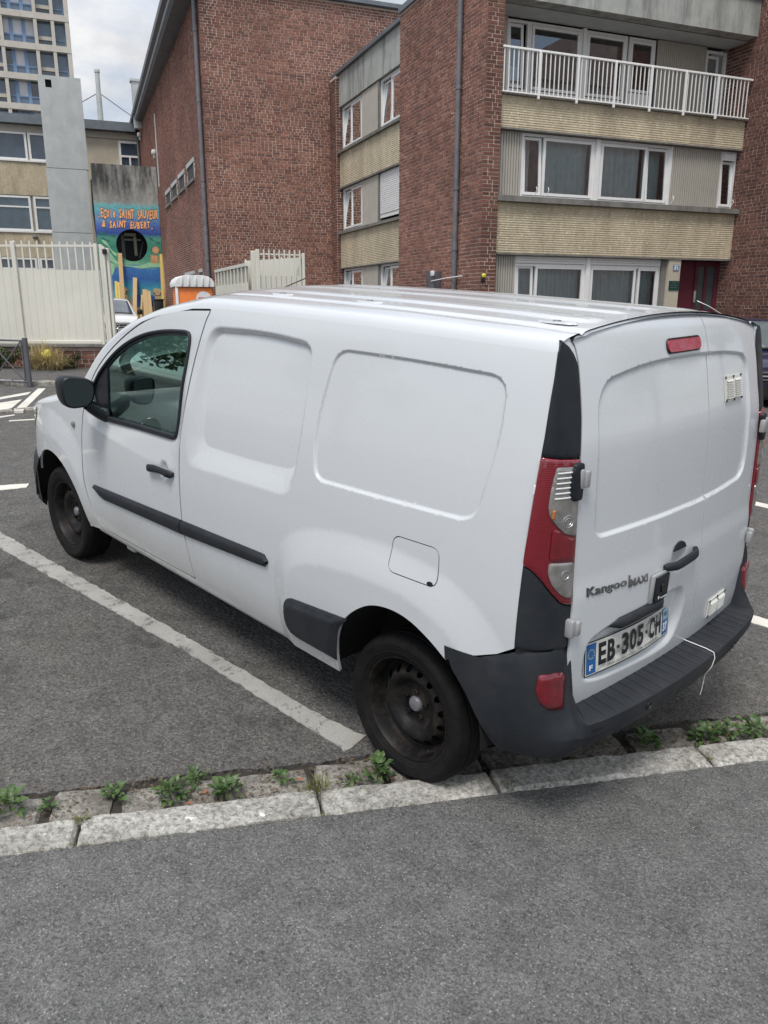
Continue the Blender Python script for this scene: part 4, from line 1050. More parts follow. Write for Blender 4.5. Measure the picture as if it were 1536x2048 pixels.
for k in range(3, len(floors) - 1):
    z0, z1 = floors[k] + 0.41, floors[k + 1] - 0.06
    for i in range(len(cols)):
        a0 = cols[i] + 0.14; a1 = (cols[i + 1] if i + 1 < len(cols) else -5.78) - 0.14
        if a1 < -13.6: continue
        wdt = a1 - a0
        m = MB()
        if wdt > 1.9:
            b = [a0 + 0.42, a0 + 0.42 + (wdt - 0.84) * 0.66]
            for x in b: m.box((x, TW + 0.5, z0), (x + 0.26, TW + 0.62, z1))
            m.box((a0, TW + 0.505, z0 + 0.55), (a1, TW + 0.615, z0 + 0.66))
            wf = part(tw, 'window', m, MAT['blueframe'])
            part(tw, 'spandrel', MB().box((a0, TW + 0.58, z0), (a1, TW + 0.60, z0 + 0.55)), MAT['pane_b'], wf)
            xs_ = [a0, b[0], b[0] + 0.26, b[1], b[1] + 0.26, a1]
            for q in range(3):
                mt = ['pane_l', 'pane_l', 'pane_d', 'pane_b'][int(r.integers(0, 4))] if q != 1 else ['pane_l', 'pane_l', 'pane_b'][int(r.integers(0, 3))]
                part(tw, 'pane', MB().box((xs_[2 * q], TW + 0.58, z0 + 0.66), (xs_[2 * q + 1], TW + 0.60, z1)), MAT[mt], wf)
        elif i == len(cols) - 1:
            m.box((a1 - 0.10, TW + 0.5, z0), (a1 - 0.03, TW + 0.62, z1)).box((a0, TW + 0.505, z0 + 0.45), (a1 - 0.1, TW + 0.615, z0 + 0.52))
            wf = part(tw, 'window', m, MAT['blueframe'])
            part(tw, 'pane', MB().box((a0, TW + 0.58, z0), (a1 - 0.03, TW + 0.60, z1)), MAT['pane_b'], wf)
        else:
            m.box((a0, TW + 0.45, z0 + 0.42), (a1, TW + 0.6, z0 + 0.68))
            wf = part(tw, 'window', m, MAT['concrete_t'])
            part(tw, 'pane', MB().box((a0, TW + 0.58, z0 + 0.69), (a1, TW + 0.60, z1)), MAT['pane_b'], wf)
            part(tw, 'pane', MB().box((a0, TW + 0.58, z0), (a1, TW + 0.60, z0 + 0.42)), MAT['pane_d'], wf)
mast = thing('rooftop_mast', 'slim pale stepped mast held by two guy wires above the school roof', 'mast', BF, (-3.8, 60, 10))
part(mast, 'shaft', MB().tube([(-3.80, 60, 9.5), (-3.78, 60, 18.6)], [0.26, 0.22], 14), MAT['concrete_l'])
part(mast, 'shaft', MB().tube([(-3.78, 60, 18.62), (-3.76, 60, 20.2)], [0.19, 0.18], 14).tube([(-3.76, 60, 20.2), (-3.76, 60, 20.4)], [0.23, 0.21], 14), MAT['concrete_l'])
for e in ((-5.6, 60, 17.6), (-0.6, 60, 16.7)): part(mast, 'guy_wire', MB().tube([(-3.78, 60, 18.7), e], 0.035, 5), MAT['pipe'])

# mural wall with a round opening
mw = thing('mural_wall', 'stained concrete wall painted with a colourful seaside mural and pierced by a round opening', 'wall', BF, (-5, 22.5, 0.2))
hc = (-4.975, 4.27); hr = 0.66
ring = [(hc[0] + hr * math.cos(a), hc[1] + hr * math.sin(a)) for a in np.linspace(0, 2 * np.pi, 48, endpoint=False)]
outer = resample(np.array([(-6.36, 0.1), (-3.745, 0.1), (-3.745, 7.47), (-6.36, 7.47)]), 0.4)
V2, T2 = cdt([(outer, True), (ring, True)], [])
cen = V2[T2].mean(1); T2 = T2[(np.hypot(cen[:, 0] - hc[0], cen[:, 1] - hc[1]) > hr * 0.995)]
m = MB()
m.add([(p[0], 22.5, p[1]) for p in V2], [tuple(t_) for t_ in T2]); m.add([(p[0], 22.8, p[1]) for p in V2], [tuple(t_)[::-1] for t_ in T2])
m.grid([[(p[0], 22.5, p[1]) for p in ring], [(p[0], 22.8, p[1]) for p in ring]], closed=True, smooth=False)
m.box((-6.36, 22.502, 7.471), (-3.745, 22.8, 7.50)).box((-6.39, 22.503, 0.1), (-6.361, 22.8, 7.5))
t = NT('painted_mural')
sp = t.n('ShaderNodeSeparateXYZ'); t.set(sp.inputs[0], t.pos)
zz = t.math('ADD', sp.outputs[2], t.math('MULTIPLY', t.math('SUBTRACT', t.noise(0.9, 3, 0.5), 0.5), 0.55))
c = t.ramp(t.math('DIVIDE', t.math('SUBTRACT', zz, 1.5), 4.6), [(0.0, (0.45, 0.36, 0.17)), (0.10, (0.42, 0.36, 0.20)), (0.15, (0.15, 0.42, 0.44)), (0.22, (0.06, 0.30, 0.46)), (0.30, (0.05, 0.15, 0.42)), (0.40, (0.06, 0.20, 0.46)), (0.43, (0.22, 0.46, 0.30)), (0.47, (0.10, 0.33, 0.22)), (0.58, (0.05, 0.24, 0.17)), (0.66, (0.10, 0.33, 0.24)), (0.70, (0.045, 0.09, 0.32)), (0.77, (0.10, 0.17, 0.46)), (0.84, (0.17, 0.33, 0.56)), (0.93, (0.16, 0.46, 0.50)), (1.0, (0.24, 0.50, 0.50))])
cc = t.ramp(t.noise(2.2, 7, 0.65), [(0.3, (0.32, 0.32, 0.30)), (0.7, (0.44, 0.44, 0.41))])
st = t.ramp(t.noise(1.5, 6, 0.7, t.map(t.pos, (1.8, 1.8, 0.25))), [(0.40, 0.0), (0.60, 1.0)])
hi = t.ramp(t.math('DIVIDE', t.math('SUBTRACT', sp.outputs[2], 5.6), 2.0), [(0.15, 0.15), (0.6, 0.95)])
cc = t.mix(t.math('MULTIPLY', st, hi), cc, (0.055, 0.056, 0.055))
edgez = t.math('ADD', sp.outputs[2], t.math('MULTIPLY', t.noise(2.5, 4, 0.6), 0.35))
c = t.mix(t.ramp(t.math('SUBTRACT', edgez, 5.5), [(0.55, 0.0), (0.68, 1.0)]), c, cc)
c = t.mix(1.0, c, t.ramp(t.noise(7.0, 7, 0.7), [(0.3, 0.72), (0.7, 1.12)]), 'MULTIPLY')
part(mw, 'painted_face', m, t.pbr(c, 0.8, spec=0.25))
def paint(poly, mat, h=0.006, name='painted_shape', label=None):
    part(mw, name, MB().prism(poly[::-1] if sum(poly[i][0] * poly[(i + 1) % len(poly)][1] - poly[(i + 1) % len(poly)][0] * poly[i][1] for i in range(len(poly))) < 0 else poly, 0, h, lambda a, b, q: (a, 22.499 - q, b)), mat, label=label)
PM = {k: simple('mural_' + k, v, 0.8, 0, 0.15, 6) for k, v in {'mint': (0.30, 0.55, 0.34), 'dark_green': (0.03, 0.16, 0.11), 'peach': (0.58, 0.34, 0.20), 'orange': (0.62, 0.24, 0.07), 'blue': (0.03, 0.10, 0.36), 'outline': (0.02, 0.02, 0.03), 'sand': (0.52, 0.41, 0.20)}.items()}
def wavy(pts, wd, n=10):
    P = resample(np.array(pts, float), 0.08, False)
    for _ in range(4): P[1:-1] = (P[:-2] + P[1:-1] * 2 + P[2:]) / 4
    T = np.gradient(P, axis=0); T /= np.linalg.norm(T, axis=1)[:, None]; N = np.stack([-T[:, 1], T[:, 0]], 1)
    W2 = np.array([wd * (0.6 + 0.4 * math.sin(3 * i / len(P) * math.pi)) for i in range(len(P))])[:, None]
    return [tuple(p) for p in P + N * W2] + [tuple(p) for p in (P - N * W2)[::-1]]
paint(wavy([(-6.3, 4.25), (-6.0, 3.9), (-5.75, 3.55), (-5.3, 3.42), (-4.7, 3.36), (-4.2, 3.5), (-3.8, 3.45)], 0.10), PM['mint'], 0.005)
paint(wavy([(-6.25, 1.7), (-6.15, 2.4), (-6.0, 3.0), (-5.85, 3.5)], 0.13), PM['mint'], 0.007)
paint(wavy([(-6.2, 4.45), (-5.95, 4.25), (-5.85, 4.0), (-5.65, 3.85)], 0.06), PM['mint'], 0.005)
for pts in ([(-6.3, 4.75), (-5.9, 4.68), (-5.65, 4.62)], [(-6.2, 4.55), (-5.9, 4.42)], [(-4.25, 4.62), (-3.95, 4.42), (-3.8, 4.38)], [(-4.15, 4.15), (-3.9, 3.95), (-3.78, 4.05)]): paint(wavy(pts, 0.05), PM['dark_green'], 0.004)
el = lambda x, z, a, b, n=18: [(x + a * math.cos(q), z + b * math.sin(q)) for q in np.linspace(0, 2 * np.pi, n, endpoint=False)]
paint(el(-4.0, 4.10, 0.145, 0.155), PM['orange'], 0.006); paint(el(-4.0, 4.10, 0.115, 0.125), PM['peach'], 0.009)
paint([(-4.24, 3.58), (-3.93, 3.54), (-3.90, 3.86), (-4.22, 3.90)], PM['orange'], 0.006); paint([(-4.20, 3.63), (-4.10, 3.62), (-4.09, 3.85), (-4.18, 3.86)], PM['peach'], 0.009); paint([(-4.05, 3.61), (-3.97, 3.60), (-3.95, 3.83), (-4.04, 3.84)], PM['peach'], 0.009)
paint(wavy([(-6.25, 3.35), (-6.1, 3.3), (-6.0, 3.38)], 0.06), PM['orange'], 0.006)
for (x, z) in ((-5.50, 2.35), (-4.05, 2.30)):
    paint(el(x, z, 0.17, 0.14), PM['outline'], 0.006); paint(el(x, z - 0.02, 0.13, 0.10), PM['peach'], 0.009); paint([(x - 0.2, z + 0.02), (x + 0.25, z + 0.02), (x + 0.1, z + 0.17), (x - 0.15, z + 0.18)], PM['sand'], 0.012); paint([(x - 0.16, z - 0.75), (x + 0.18, z - 0.75), (x + 0.15, z - 0.15), (x - 0.12, z - 0.15)], PM['sand'], 0.006)
paint(el(-4.95, 1.95, 0.20, 0.28), PM['blue'], 0.005); paint([(-4.90, 2.0), (-4.80, 2.0), (-4.84, 2.55)], PM['blue'], 0.007); paint(el(-4.30, 1.95, 0.18, 0.25), PM['blue'], 0.005)
def graffiti(s, x0, x1, z0, z1):
    """hand-lettering: each character sheared and bobbing, dark outline behind"""
    n = len(s); stepx = (x1 - x0) / n; r = np.random.default_rng(len(s))
    fill, line = MB(), MB()
    for i, ch in enumerate(s):
        if ch == ' ': continue
        for tgt, bold in ((line, 0.085), (fill, 0.045)):
            g = text_mesh(ch, 1.0, 0.0, bold, 'CENTER')
            if not g.v: continue
            xs2 = [p[0] for p in g.v]; zs2 = [p[1] for p in g.v]
            if bold < 0.05 or True:
                h = (z1 - z0) * (0.42 if ch == '.' else 1.0)
                q = np.random.default_rng(i * 7 + n)
                dz = q.uniform(-0.10, 0.10) * (z1 - z0); sh = q.uniform(-0.05, 0.30); sx = stepx * 1.02 / 0.72
                for j, (x, y, z_) in enumerate(g.v):
                    g.v[j] = (x0 + (i + 0.5) * stepx + x * sx + (y - 0.35) * sh * sx, 22.499 - (0.008 if tgt is line else 0.014), z0 + dz + y * (z1 - z0) / 0.72)
            tgt.add(g.v, g.f)
    part(mw, 'lettering_outline', line, PM['outline']); part(mw, 'lettering', fill, simple('mural_letter_orange', (0.95, 0.46, 0.20), 0.8, 0, 0.2, 9))
graffiti('.ECole SAINT SAUVEUR', -6.30, -3.80, 5.38, 5.74)
graffiti('& SAINT EUBERT.', -6.14, -4.02, 4.99, 5.26)
rec = thing('shed_recess', 'dark shed interior with pale beams seen through the round opening of the mural wall', 'shed', BF, (-5, 23.5, 0.2))
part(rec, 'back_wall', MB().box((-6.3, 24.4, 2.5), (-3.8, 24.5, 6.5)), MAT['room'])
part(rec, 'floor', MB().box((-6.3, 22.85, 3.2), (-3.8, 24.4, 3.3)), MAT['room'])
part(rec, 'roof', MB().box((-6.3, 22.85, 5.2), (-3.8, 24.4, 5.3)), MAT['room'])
part(rec, 'beam', MB().box((-5.2, 23.4, 4.72), (-4.72, 23.5, 4.84)), MAT['clad_s'])
part(rec, 'beam', MB().box((-5.3, 23.6, 4.55), (-4.5, 23.66, 4.62)), MAT['clad_s'])
part(rec, 'beam', MB().box((-4.82, 23.42, 3.9), (-4.70, 23.52, 4.7)), MAT['clad_s'])
part(rec, 'beam', MB().box((-5.35, 23.3, 3.4), (-5.22, 23.4, 4.75)), MAT['pipe'])
part(rec, 'ladder_rail', MB().tube([(-4.62, 23.4, 3.8), (-4.42, 23.5, 4.5)], 0.03, 6), MAT['pipe'])

# timber leaning on the mural
PL = [((-5.62, 21.7), (-5.52, 22.42), 0.3, 3.93, 0.17, 'wood', 'tall pale plank leaning on the mural left of the round opening'),
      ((-5.28, 21.3), (-4.97, 22.4), 0.3, 2.92, 0.17, 'wood', 'slanting pale plank leaning on the mural below the round opening'),
      ((-5.90, 21.6), (-5.78, 22.4), 0.3, 2.76, 0.10, 'wood_y', 'left one of two short yellow planks at the left end of the mural'),
      ((-5.76, 21.6), (-5.68, 22.4), 0.3, 2.72, 0.09, 'wood_y', 'right one of two short yellow planks at the left end of the mural'),
      ((-3.96, 21.7), (-3.80, 22.4), 0.3, 3.93, 0.11, 'wood_y', 'tall yellow plank leaning at the right end of the mural'),
      ((-3.87, 21.9), (-3.70, 22.3), 0.3, 3.95, 0.06, 'wood', 'tall brownish plank beside the yellow one at the corner of the brick hall'),
      ((-4.72, 21.4), (-4.60, 22.3), 0.3, 2.42, 0.20, 'wood', 'broad pale board in the middle of the timber heap'),
      ((-4.48, 21.4), (-4.46, 22.3), 0.3, 2.36, 0.17, 'wood', 'broad pale board just right of the middle of the timber heap'),
      ((-5.05, 21.2), (-4.74, 22.3), 0.3, 2.20, 0.07, 'wood', 'thin batten slanting left of the middle boards of the timber heap')]
for (x0, y0), (x1, y1), z0, z1, wd, mt, lab in PL:
    a = Vector((x0, y0, z0)); b = Vector((x1, y1, z1)); L = (b - a).length
    R = (b - a).to_track_quat('Z', 'Y').to_matrix().to_4x4()
    ax = Matrix.Translation(a) @ R
    # keep the broad side facing the street
    best = min(range(0, 180, 5), key=lambda d_: abs((ax.to_3x3() @ Matrix.Rotation(math.radians(d_), 3, 'Z') @ Vector((1, 0, 0))).y))
    ax = ax @ Matrix.Rotation(math.radians(best), 4, 'Z')
    solo('plank', MB().box((-wd / 2, -0.025, 0), (wd / 2, 0.025, L)).xf(ax), MAT[mt], BF, tuple(a), lab, 'plank', 'timber leaning on the mural wall')
solo('dark_crate', MB().rbox((-4.36, 21.0, 0.22), (-3.98, 21.5, 2.0), 0.02).rbox((-4.38, 20.98, 1.95), (-3.96, 21.52, 2.02), 0.01), MAT['ink'], BF, (-4.2, 21.2, 0.2), 'tall black bin in front of the mural beside the yellow plank', 'bin')

# ------------------------------------------------------------------ portable toilet
to = thing('portable_toilet', 'orange portable toilet with a ribbed white barrel roof in front of the brick hall', 'portable toilet', BF, (-4.7, 7.8, 0.22))
part(to, 'cabin', MB().rbox((-5.10, 7.30, 0.25), (-4.18, 8.30, 2.24), 0.02), MAT['orange'])
part(to, 'base', MB().rbox((-5.16, 7.25, 0.20), (-4.14, 8.35, 0.32), 0.02), MAT['pipe'])
prof = [(-0.52, 0.0), (-0.53, 0.10), (-0.47, 0.20), (-0.36, 0.27), (-0.2, 0.30), (0.2, 0.30), (0.36, 0.27), (0.47, 0.20), (0.53, 0.10), (0.52, 0.0)]
rows = []
for k in range(21):
    y = 7.24 + k * 0.056; s_ = 1.0 if k % 4 else 0.965
    rows.append([(-4.64 + a * s_, y, 2.25 + h * s_) for a, h in prof])
m = MB().grid(rows); m.add(rows[0], [tuple(range(9, -1, -1))]); m.add(rows[-1], [tuple(range(10))])
rf = part(to, 'roof', m, MAT['white_pl'])
for a in (-4.98, -4.80, -4.62, -4.44, -4.28): part(to, 'rib', MB().rbox((a - 0.02, 7.20, 2.28), (a + 0.02, 7.30, 2.50), 0.015), MAT['white_pl'], rf)
part(to, 'corner_post', MB().rbox((-5.15, 7.26, 0.3), (-5.08, 7.36, 2.45), 0.02), MAT['white_pl'])
lg = part(to, 'logo_disc', MB().prism(el(-4.42, 1.94, 0.20, 0.20, 28), 0, 0.006, lambda a, b, q: (a, 7.298 - q, b)), MAT['white_ink'])
m = MB()
for x, wd in ((-4.56, 0.035), (-4.515, 0.03), (-4.475, 0.035), (-4.43, 0.02), (-4.40, 0.035), (-4.355, 0.03), (-4.315, 0.035)): m.box((x, 7.288, 1.94), (x + wd, 7.2915, 1.985))
part(to, 'logo_bar', m, simple('logo_red', (0.55, 0.05, 0.05), 0.5), lg)
m = MB()
for x, wd in ((-4.55, 0.06), (-4.48, 0.04), (-4.43, 0.07), (-4.35, 0.06)): m.box((x, 7.288, 1.875), (x + wd, 7.2915, 1.90))
part(to, 'logo_bar', m, MAT['pipe'], lg)

# ------------------------------------------------------------------ fences and gate
LX, LY = FF, None
fen = thing('school_fence', 'cream metal fence of vertical boards with open pickets on a low brick wall', 'fence', FF, (0, 0, 0.69))
sl = lambda s: -0.020 * s
bme = mesh_from('fence_board', *(lambda m: (m.v, m.f))(MB().box((-0.0605, 0, -0.585), (0.0605, 0.018, 0.585))), MAT['cream'])
pme = mesh_from('picket', *(lambda m: (m.v, m.f))(MB().box((-0.012, -0.02, -0.815), (0.012, 0.0, 0.815))), MAT['cream'])
for i in range(-22, 11):
    s = -1.065 + 0.1265 * (i + 3)
    if s > 0.37: break
    inst(fen, 'fence_board', bme, (s + 0.063, -0.001, 1.175 + 0.585 + sl(s)))
    inst(fen, 'picket', pme, (s, 0.015, 1.17 + 0.815 + sl(s)))
part(fen, 'top_rail', MB().box((-3.5, -0.01, 2.70 + 0.07), (0.38, 0.02, 2.735 + 0.07), Matrix.Translation((0, 0, -0.055))), MAT['cream'])
part(fen, 'bottom_rail', MB().rbox((-3.5, -0.03, 1.135), (0.38, 0.05, 1.19), 0.006, 1), MAT['cream'])
part(fen, 'mid_rail', MB().box((-3.5, 0.04, 2.25), (0.38, 0.07, 2.31)), MAT['cream'])
for s in (-0.955, -2.5): part(fen, 'fence_post', MB().rbox((s - 0.035, -0.045, 1.15), (s + 0.035, 0.03, 2.80), 0.006, 1), MAT['cream'])
low = thing('low_wall', 'low dark red brick wall with a grey stone coping under the cream fence', 'wall', FF, (0, 0, 0.6))
part(low, 'core', MB().box((-5.0, 0.012, 0.45), (0.42, 0.24, 1.082)), MAT['mortar_dark'])
part(low, 'coping', MB().rbox((-5.0, -0.05, 1.084), (0.43, 0.30, 1.132), 0.006, 1), MAT['sill'])
brick_face(low, lay_bricks(-1.6, 0.42, 0.66, 1.082, [], 33), lambda a, d, z: (a, 0.012 - d, z), 0, None, MAT['brick_darkened'], 300, 9, lambda q, B: q[:, 1] > 0, FF)
gp = thing('gate_leaf', 'open cream gate leaf folded edge-on at the right end of the left fence', 'gate', FF, (0.5, 0, 0.69))
for s, w2, z0, z1, d0 in ((0.405, 0.06, 0.80, 2.765, -0.02), (0.478, 0.05, 1.0, 2.755, 0.02), (0.535, 0.045, 1.0, 2.72, -0.02), (0.588, 0.05, 0.78, 2.70, 0.02)):
    part(gp, 'upright', MB().rbox((s - w2 / 2, d0, z0), (s + w2 / 2, d0 + 0.07, z1), 0.006, 1), MAT['cream'])
part(gp, 'latch', MB().rbox((0.53, -0.05, 2.60), (0.60, 0.0, 2.68), 0.01, 1), MAT['ink'])

yg = thing('yard_gate', 'cream yard gate with pickets and posts standing in front of the brick hall', 'gate', BF, (-4.6, -0.2, 0.65))
U0, W0 = -4.613, -0.203
for u, w, z1, sz in ((U0, W0, 2.745, 0.07), (U0, W0 + 0.33, 2.74, 0.09), (U0 + 0.85, W0, 2.70, 0.05)):
    part(yg, 'gate_post', MB().rbox((u - sz / 2, w - sz / 2, 0.6), (u + sz / 2, w + sz / 2, z1), 0.008, 1), MAT['cream'])
part(yg, 'sheet', MB().box((U0 + 0.04, W0, 0.75), (U0 + 0.82, W0 + 0.02, 2.30)), MAT['cream'])
part(yg, 'top_rail', MB().box((U0 + 0.04, W0 - 0.01, 2.655), (U0 + 0.82, W0 + 0.02, 2.685)), MAT['cream'])
for i in range(8): part(yg, 'picket', MB().box((U0 + 0.10 + i * 0.095, W0 - 0.03, 0.8), (U0 + 0.124 + i * 0.095, W0 - 0.012, 2.75)), MAT['cream'])
# leaf folding back behind the pickets, and the side run towards the hall
part(yg, 'side_leaf', MB().add([(U0 + 0.10, W0 + 1.6, 0.7), (U0 + 0.82, W0 + 0.05, 0.7), (U0 + 0.82, W0 + 0.05, 2.63), (U0 + 0.10, W0 + 1.6, 2.63)], [(0, 1, 2, 3)]).add([(U0 + 0.12, W0 + 1.65, 0.7), (U0 + 0.84, W0 + 0.09, 0.7), (U0 + 0.84, W0 + 0.09, 2.63), (U0 + 0.12, W0 + 1.65, 2.63)], [(3, 2, 1, 0)]).add([(U0 + 0.10, W0 + 1.6, 2.63), (U0 + 0.82, W0 + 0.05, 2.63), (U0 + 0.84, W0 + 0.09, 2.63), (U0 + 0.12, W0 + 1.65, 2.63)], [(0, 1, 2, 3)]), MAT['cream'])
for i in range(10):
    k = i / 9.0; part(yg, 'picket', MB().box((U0 + 0.11 + 0.70 * k, W0 + 1.57 - 1.52 * k, 0.7), (U0 + 0.132 + 0.70 * k, W0 + 1.60 - 1.52 * k, 2.66)), MAT['cream'])
part(yg, 'sheet', MB().box((U0 - 0.01, W0 + 0.9, 0.7), (U0 + 0.01, W0 + 4.35, 2.20)), MAT['cream'])
part(yg, 'top_rail', MB().box((U0 - 0.03, W0 + 0.9, 2.50), (U0 + 0.03, W0 + 4.35, 2.56)), MAT['cream'])
part(yg, 'panel', MB().box((U0 + 0.012, W0 + 0.9, 2.20), (U0 + 0.02, W0 + 4.35, 2.50)), MAT['clad_s'])
for i in range(10): part(yg, 'picket', MB().box((U0 - 0.03, W0 + 0.95 + i * 0.37, 0.7), (U0 - 0.011, W0 + 0.98 + i * 0.37, 2.52)), MAT['cream'])
solo('overhead_cable', MB().tube([(-5.1, 1.2, 2.3), (-4.4, 0.3, 2.42), (-3.74, -0.35, 2.48)], 0.012, 6), MAT['ink'], BF, (-4.4, 0.3, 2.4), 'black van aerial like rod crossing the yard gate', 'rod') if False else None

# crossed street barrier
ba = thing('street_barrier', 'grey street barrier with crossed bars at the left edge', 'barrier', WF, (9.87, -1.45, 0.60))
bd = Vector((0.696, 0.717, 0.02)).normalized(); b0 = Vector((9.868, -1.452, 0.0))
def bp_(s, z): return tuple(b0 + bd * s + Vector((0, 0, z)))
part(ba, 'post', MB().tube([bp_(0, 0.585), bp_(0, 1.325)], 0.037, 14), MAT['grey_post'])
part(ba, 'foot', MB().tube([bp_(0, 0.585), bp_(0, 0.61)], 0.07, 14), MAT['pipe'])
part(ba, 'bracket', MB().tube([bp_(0.055, 0.68), bp_(0.055, 1.30)], 0.012, 8), MAT['grey_post'])
part(ba, 'post', MB().tube([bp_(1.5, 0.60), bp_(1.5, 1.34)], 0.037, 14), MAT['grey_post'])
for z in (1.285, 0.70): part(ba, 'rail', MB().tube([bp_(0.03, z), bp_(1.48, z + 0.01)], 0.014, 8), MAT['grey_post'])
for k in range(3):
    s0 = 0.06 + k * 0.47
    part(ba, 'cross_bar', MB().tube([bp_(s0, 0.71), bp_(s0 + 0.47, 1.28)], 0.011, 8), MAT['grey_post'])
    part(ba, 'cross_bar', MB().tube([bp_(s0, 1.28), bp_(s0 + 0.47, 0.71)], 0.011, 8), MAT['grey_post'])
# ------------------------------------------------------------------ the white van (frame: x forwards, y left, z up, origin under the rear axle)
van = thing('delivery_van', 'white delivery van with blank side panels parked with its rear wheel against the kerb', 'van', VF, (0, 0, 0))
PZ = [.20, .30, .36, .42, .55, .70, .85, 1.0, 1.15, 1.35, 1.55, 1.66, 1.74, 1.80]
PY = [.80, .845, .866, .880, .898, .910, .913, .908, .897, .872, .838, .812, .785, .76]
XX = [-.62, -.45, -.3, -.1, .3, 1.0, 2.4, 2.8, 3.1, 3.4, 3.6, 3.75, 3.86, 3.93]
XD = [-.085, -.04, -.022, -.009, 0, 0, 0, -.004, -.016, -.055, -.11, -.19, -.30, -.42]
def Y0(x, z): return interp(z, PZ, PY) + interp(x, XX, XD)
RZ = [.40, .60, .85, 1.1, 1.38, 1.5, 1.64, 1.72, 1.77, 1.805]
RX = [.610, .625, .618, .605, .585, .562, .530, .506, .482, .445]
def X0(y, z):
    a = np.abs(y)
    return -interp(z, RZ, RX) + .040 * (a / .71)**2 + .5 * np.clip(a - .66, 0, 1)**2
XSH = [-.50, 0, .5, 1.0, 1.42, 1.6, 1.8, 1.976, 2.134, 2.304, 2.429, 2.517, 2.614, 2.782, 2.99, 3.2, 3.4, 3.6, 3.75, 3.86, 3.93]
ZSH = [1.751, 1.762, 1.769, 1.770, 1.764, 1.738, 1.703, 1.656, 1.600, 1.513, 1.424, 1.341, 1.254, 1.187, 1.114, 1.070, 1.025, .965, .885, .77, .62]
def Zsh(x): return interp(x, XSH, ZSH)
def Zc(x): return Zsh(x) + interp(x, [-.5, 1.0, 1.5, 2.0, 2.4, 2.8, 3.2, 3.93], [.050, .048, .048, .100, .115, .105, .050, .03])
def Ztop(x): return Zsh(x) - .055

door = rpoly([(1.352, 1.704, .012), (1.372, 1.66, .05), (1.44, 1.40, .3), (1.497, 1.13, .1), (1.508, 1.0, .1), (1.508, .65, .1), (1.487, .52, .08), (1.470, .372, .012), (2.47, .360, .05), (2.585, .42, .08), (2.632, .62, .15), (2.625, .80, .15), (2.602, .96, .1), (2.575, 1.07, .06), (2.46, 1.275, .1), (2.340, 1.385, .08), (2.203, 1.478, .08), (2.061, 1.556, .08), (1.928, 1.616, .08), (1.762, 1.662, .1), (1.59, 1.690, .1)])
win = rpoly([(1.555, 1.076, .035), (1.538, 1.15, .05), (1.472, 1.46, .1), (1.466, 1.604, .055), (1.70, 1.592, .1), (1.886, 1.562, .1), (2.025, 1.521, .08), (2.143, 1.470, .06), (2.221, 1.426, .05), (2.306, 1.368, .05), (2.406, 1.292, .04), (2.487, 1.205, .02), (2.392, 1.044, .03), (2.0, 1.064, .2)])
panel1_in = rpoly([(1.305, 1.605, .07), (.93, 1.627, .3), (.617, 1.606, .06), (.613, 1.37, .2), (.628, 1.120, .07), (.95, 1.100, .3), (1.328, 1.096, .06), (1.330, 1.30, .2)])
panel1_out = rpoly([(1.325, 1.636, .08), (.93, 1.648, .3), (.585, 1.628, .08), (.590, 1.30, .4), (.628, 1.012, .09), (1.05, .994, .4), (1.430, .980, .11), (1.450, 1.10, .15), (1.40, 1.38, .3)])
panel2 = rpoly([(.455, 1.622, .075), (.505, 1.38, .25), (.512, 1.24, .2), (.490, 1.118, .08), (.12, 1.130, .4), (-.295, 1.143, .07), (-.342, 1.42, .3), (-.330, 1.612, .075), (.06, 1.625, .4)])
fuel = rpoly([(.040, 1.016, .035), (.047, .884, .035), (-.178, .884, .035), (-.170, 1.020, .035)], .008)
def smoothp(P, n):
    P = np.array(P, float)
    for _ in range(n): P = (np.roll(P, 1, 0) + 2 * P + np.roll(P, -1, 0)) / 4
    return P
def spl(P, step=.012):
    P = np.asarray(P, float); s_ = np.concatenate([[0], np.cumsum(np.linalg.norm(np.diff(P, axis=0), axis=1))]); q = np.linspace(0, s_[-1], max(8, int(s_[-1] / step)))
    Q = np.stack([interp(q, s_, P[:, 0]), interp(q, s_, P[:, 1])], 1)
    for _ in range(4): Q[1:-1] = (Q[:-2] + 2 * Q[1:-1] + Q[2:]) / 4
    return Q
win = smoothp(win, 5)
scoop = rpoly([(2.56, 1.055, .04), (2.50, 1.00, .06), (2.25, .962, .2), (1.75, .928, .2), (1.535, .928, .09), (1.500, 1.07, .1), (1.46, 1.30, .2), (1.455, 1.62, .06), (1.9, 1.59, .2), (2.40, 1.32, .2)])
arch_r = np.array([(.335, .30), (.330, .40), (.320, .486), (.294, .566), (.254, .625), (.193, .680), (.125, .722), (.06, .741), (-.001, .746), (-.07, .737), (-.13, .715), (-.19, .683), (-.247, .642), (-.31, .594), (-.345, .53), (-.379, .465), (-.41, .42), (-.45, .34), (-.46, .30)])
flare_o = np.array([(.74, .28), (.755, .50), (.745, .66), (.72, .765), (.67, .835), (.60, .880), (.529, .908), (.425, .935), (.278, .957), (.097, .968), (-.068, .962), (-.185, .941), (-.259, .915), (-.33, .876), (-.39, .83), (-.44, .77), (-.50, .66), (-.53, .5), (-.54, .28)])
flare_i = np.array([(.62, .28), (.655, .45), (.650, .60), (.620, .700), (.565, .745), (.474, .778), (.319, .806), (.176, .818), (.001, .819), (-.12, .800), (-.198, .770), (-.271, .725), (-.33, .66), (-.39, .56), (-.44, .44), (-.47, .28)])
arch_r = spl(arch_r); flare_o = spl(flare_o, .03); flare_i = spl(flare_i, .03)
el_ = lambda cx, cz, a, b, n=40: np.array([(cx + a * math.cos(q), cz + b * math.sin(q)) for q in np.linspace(0, 2 * np.pi, n, endpoint=False)])
FC = (3.085, .335)
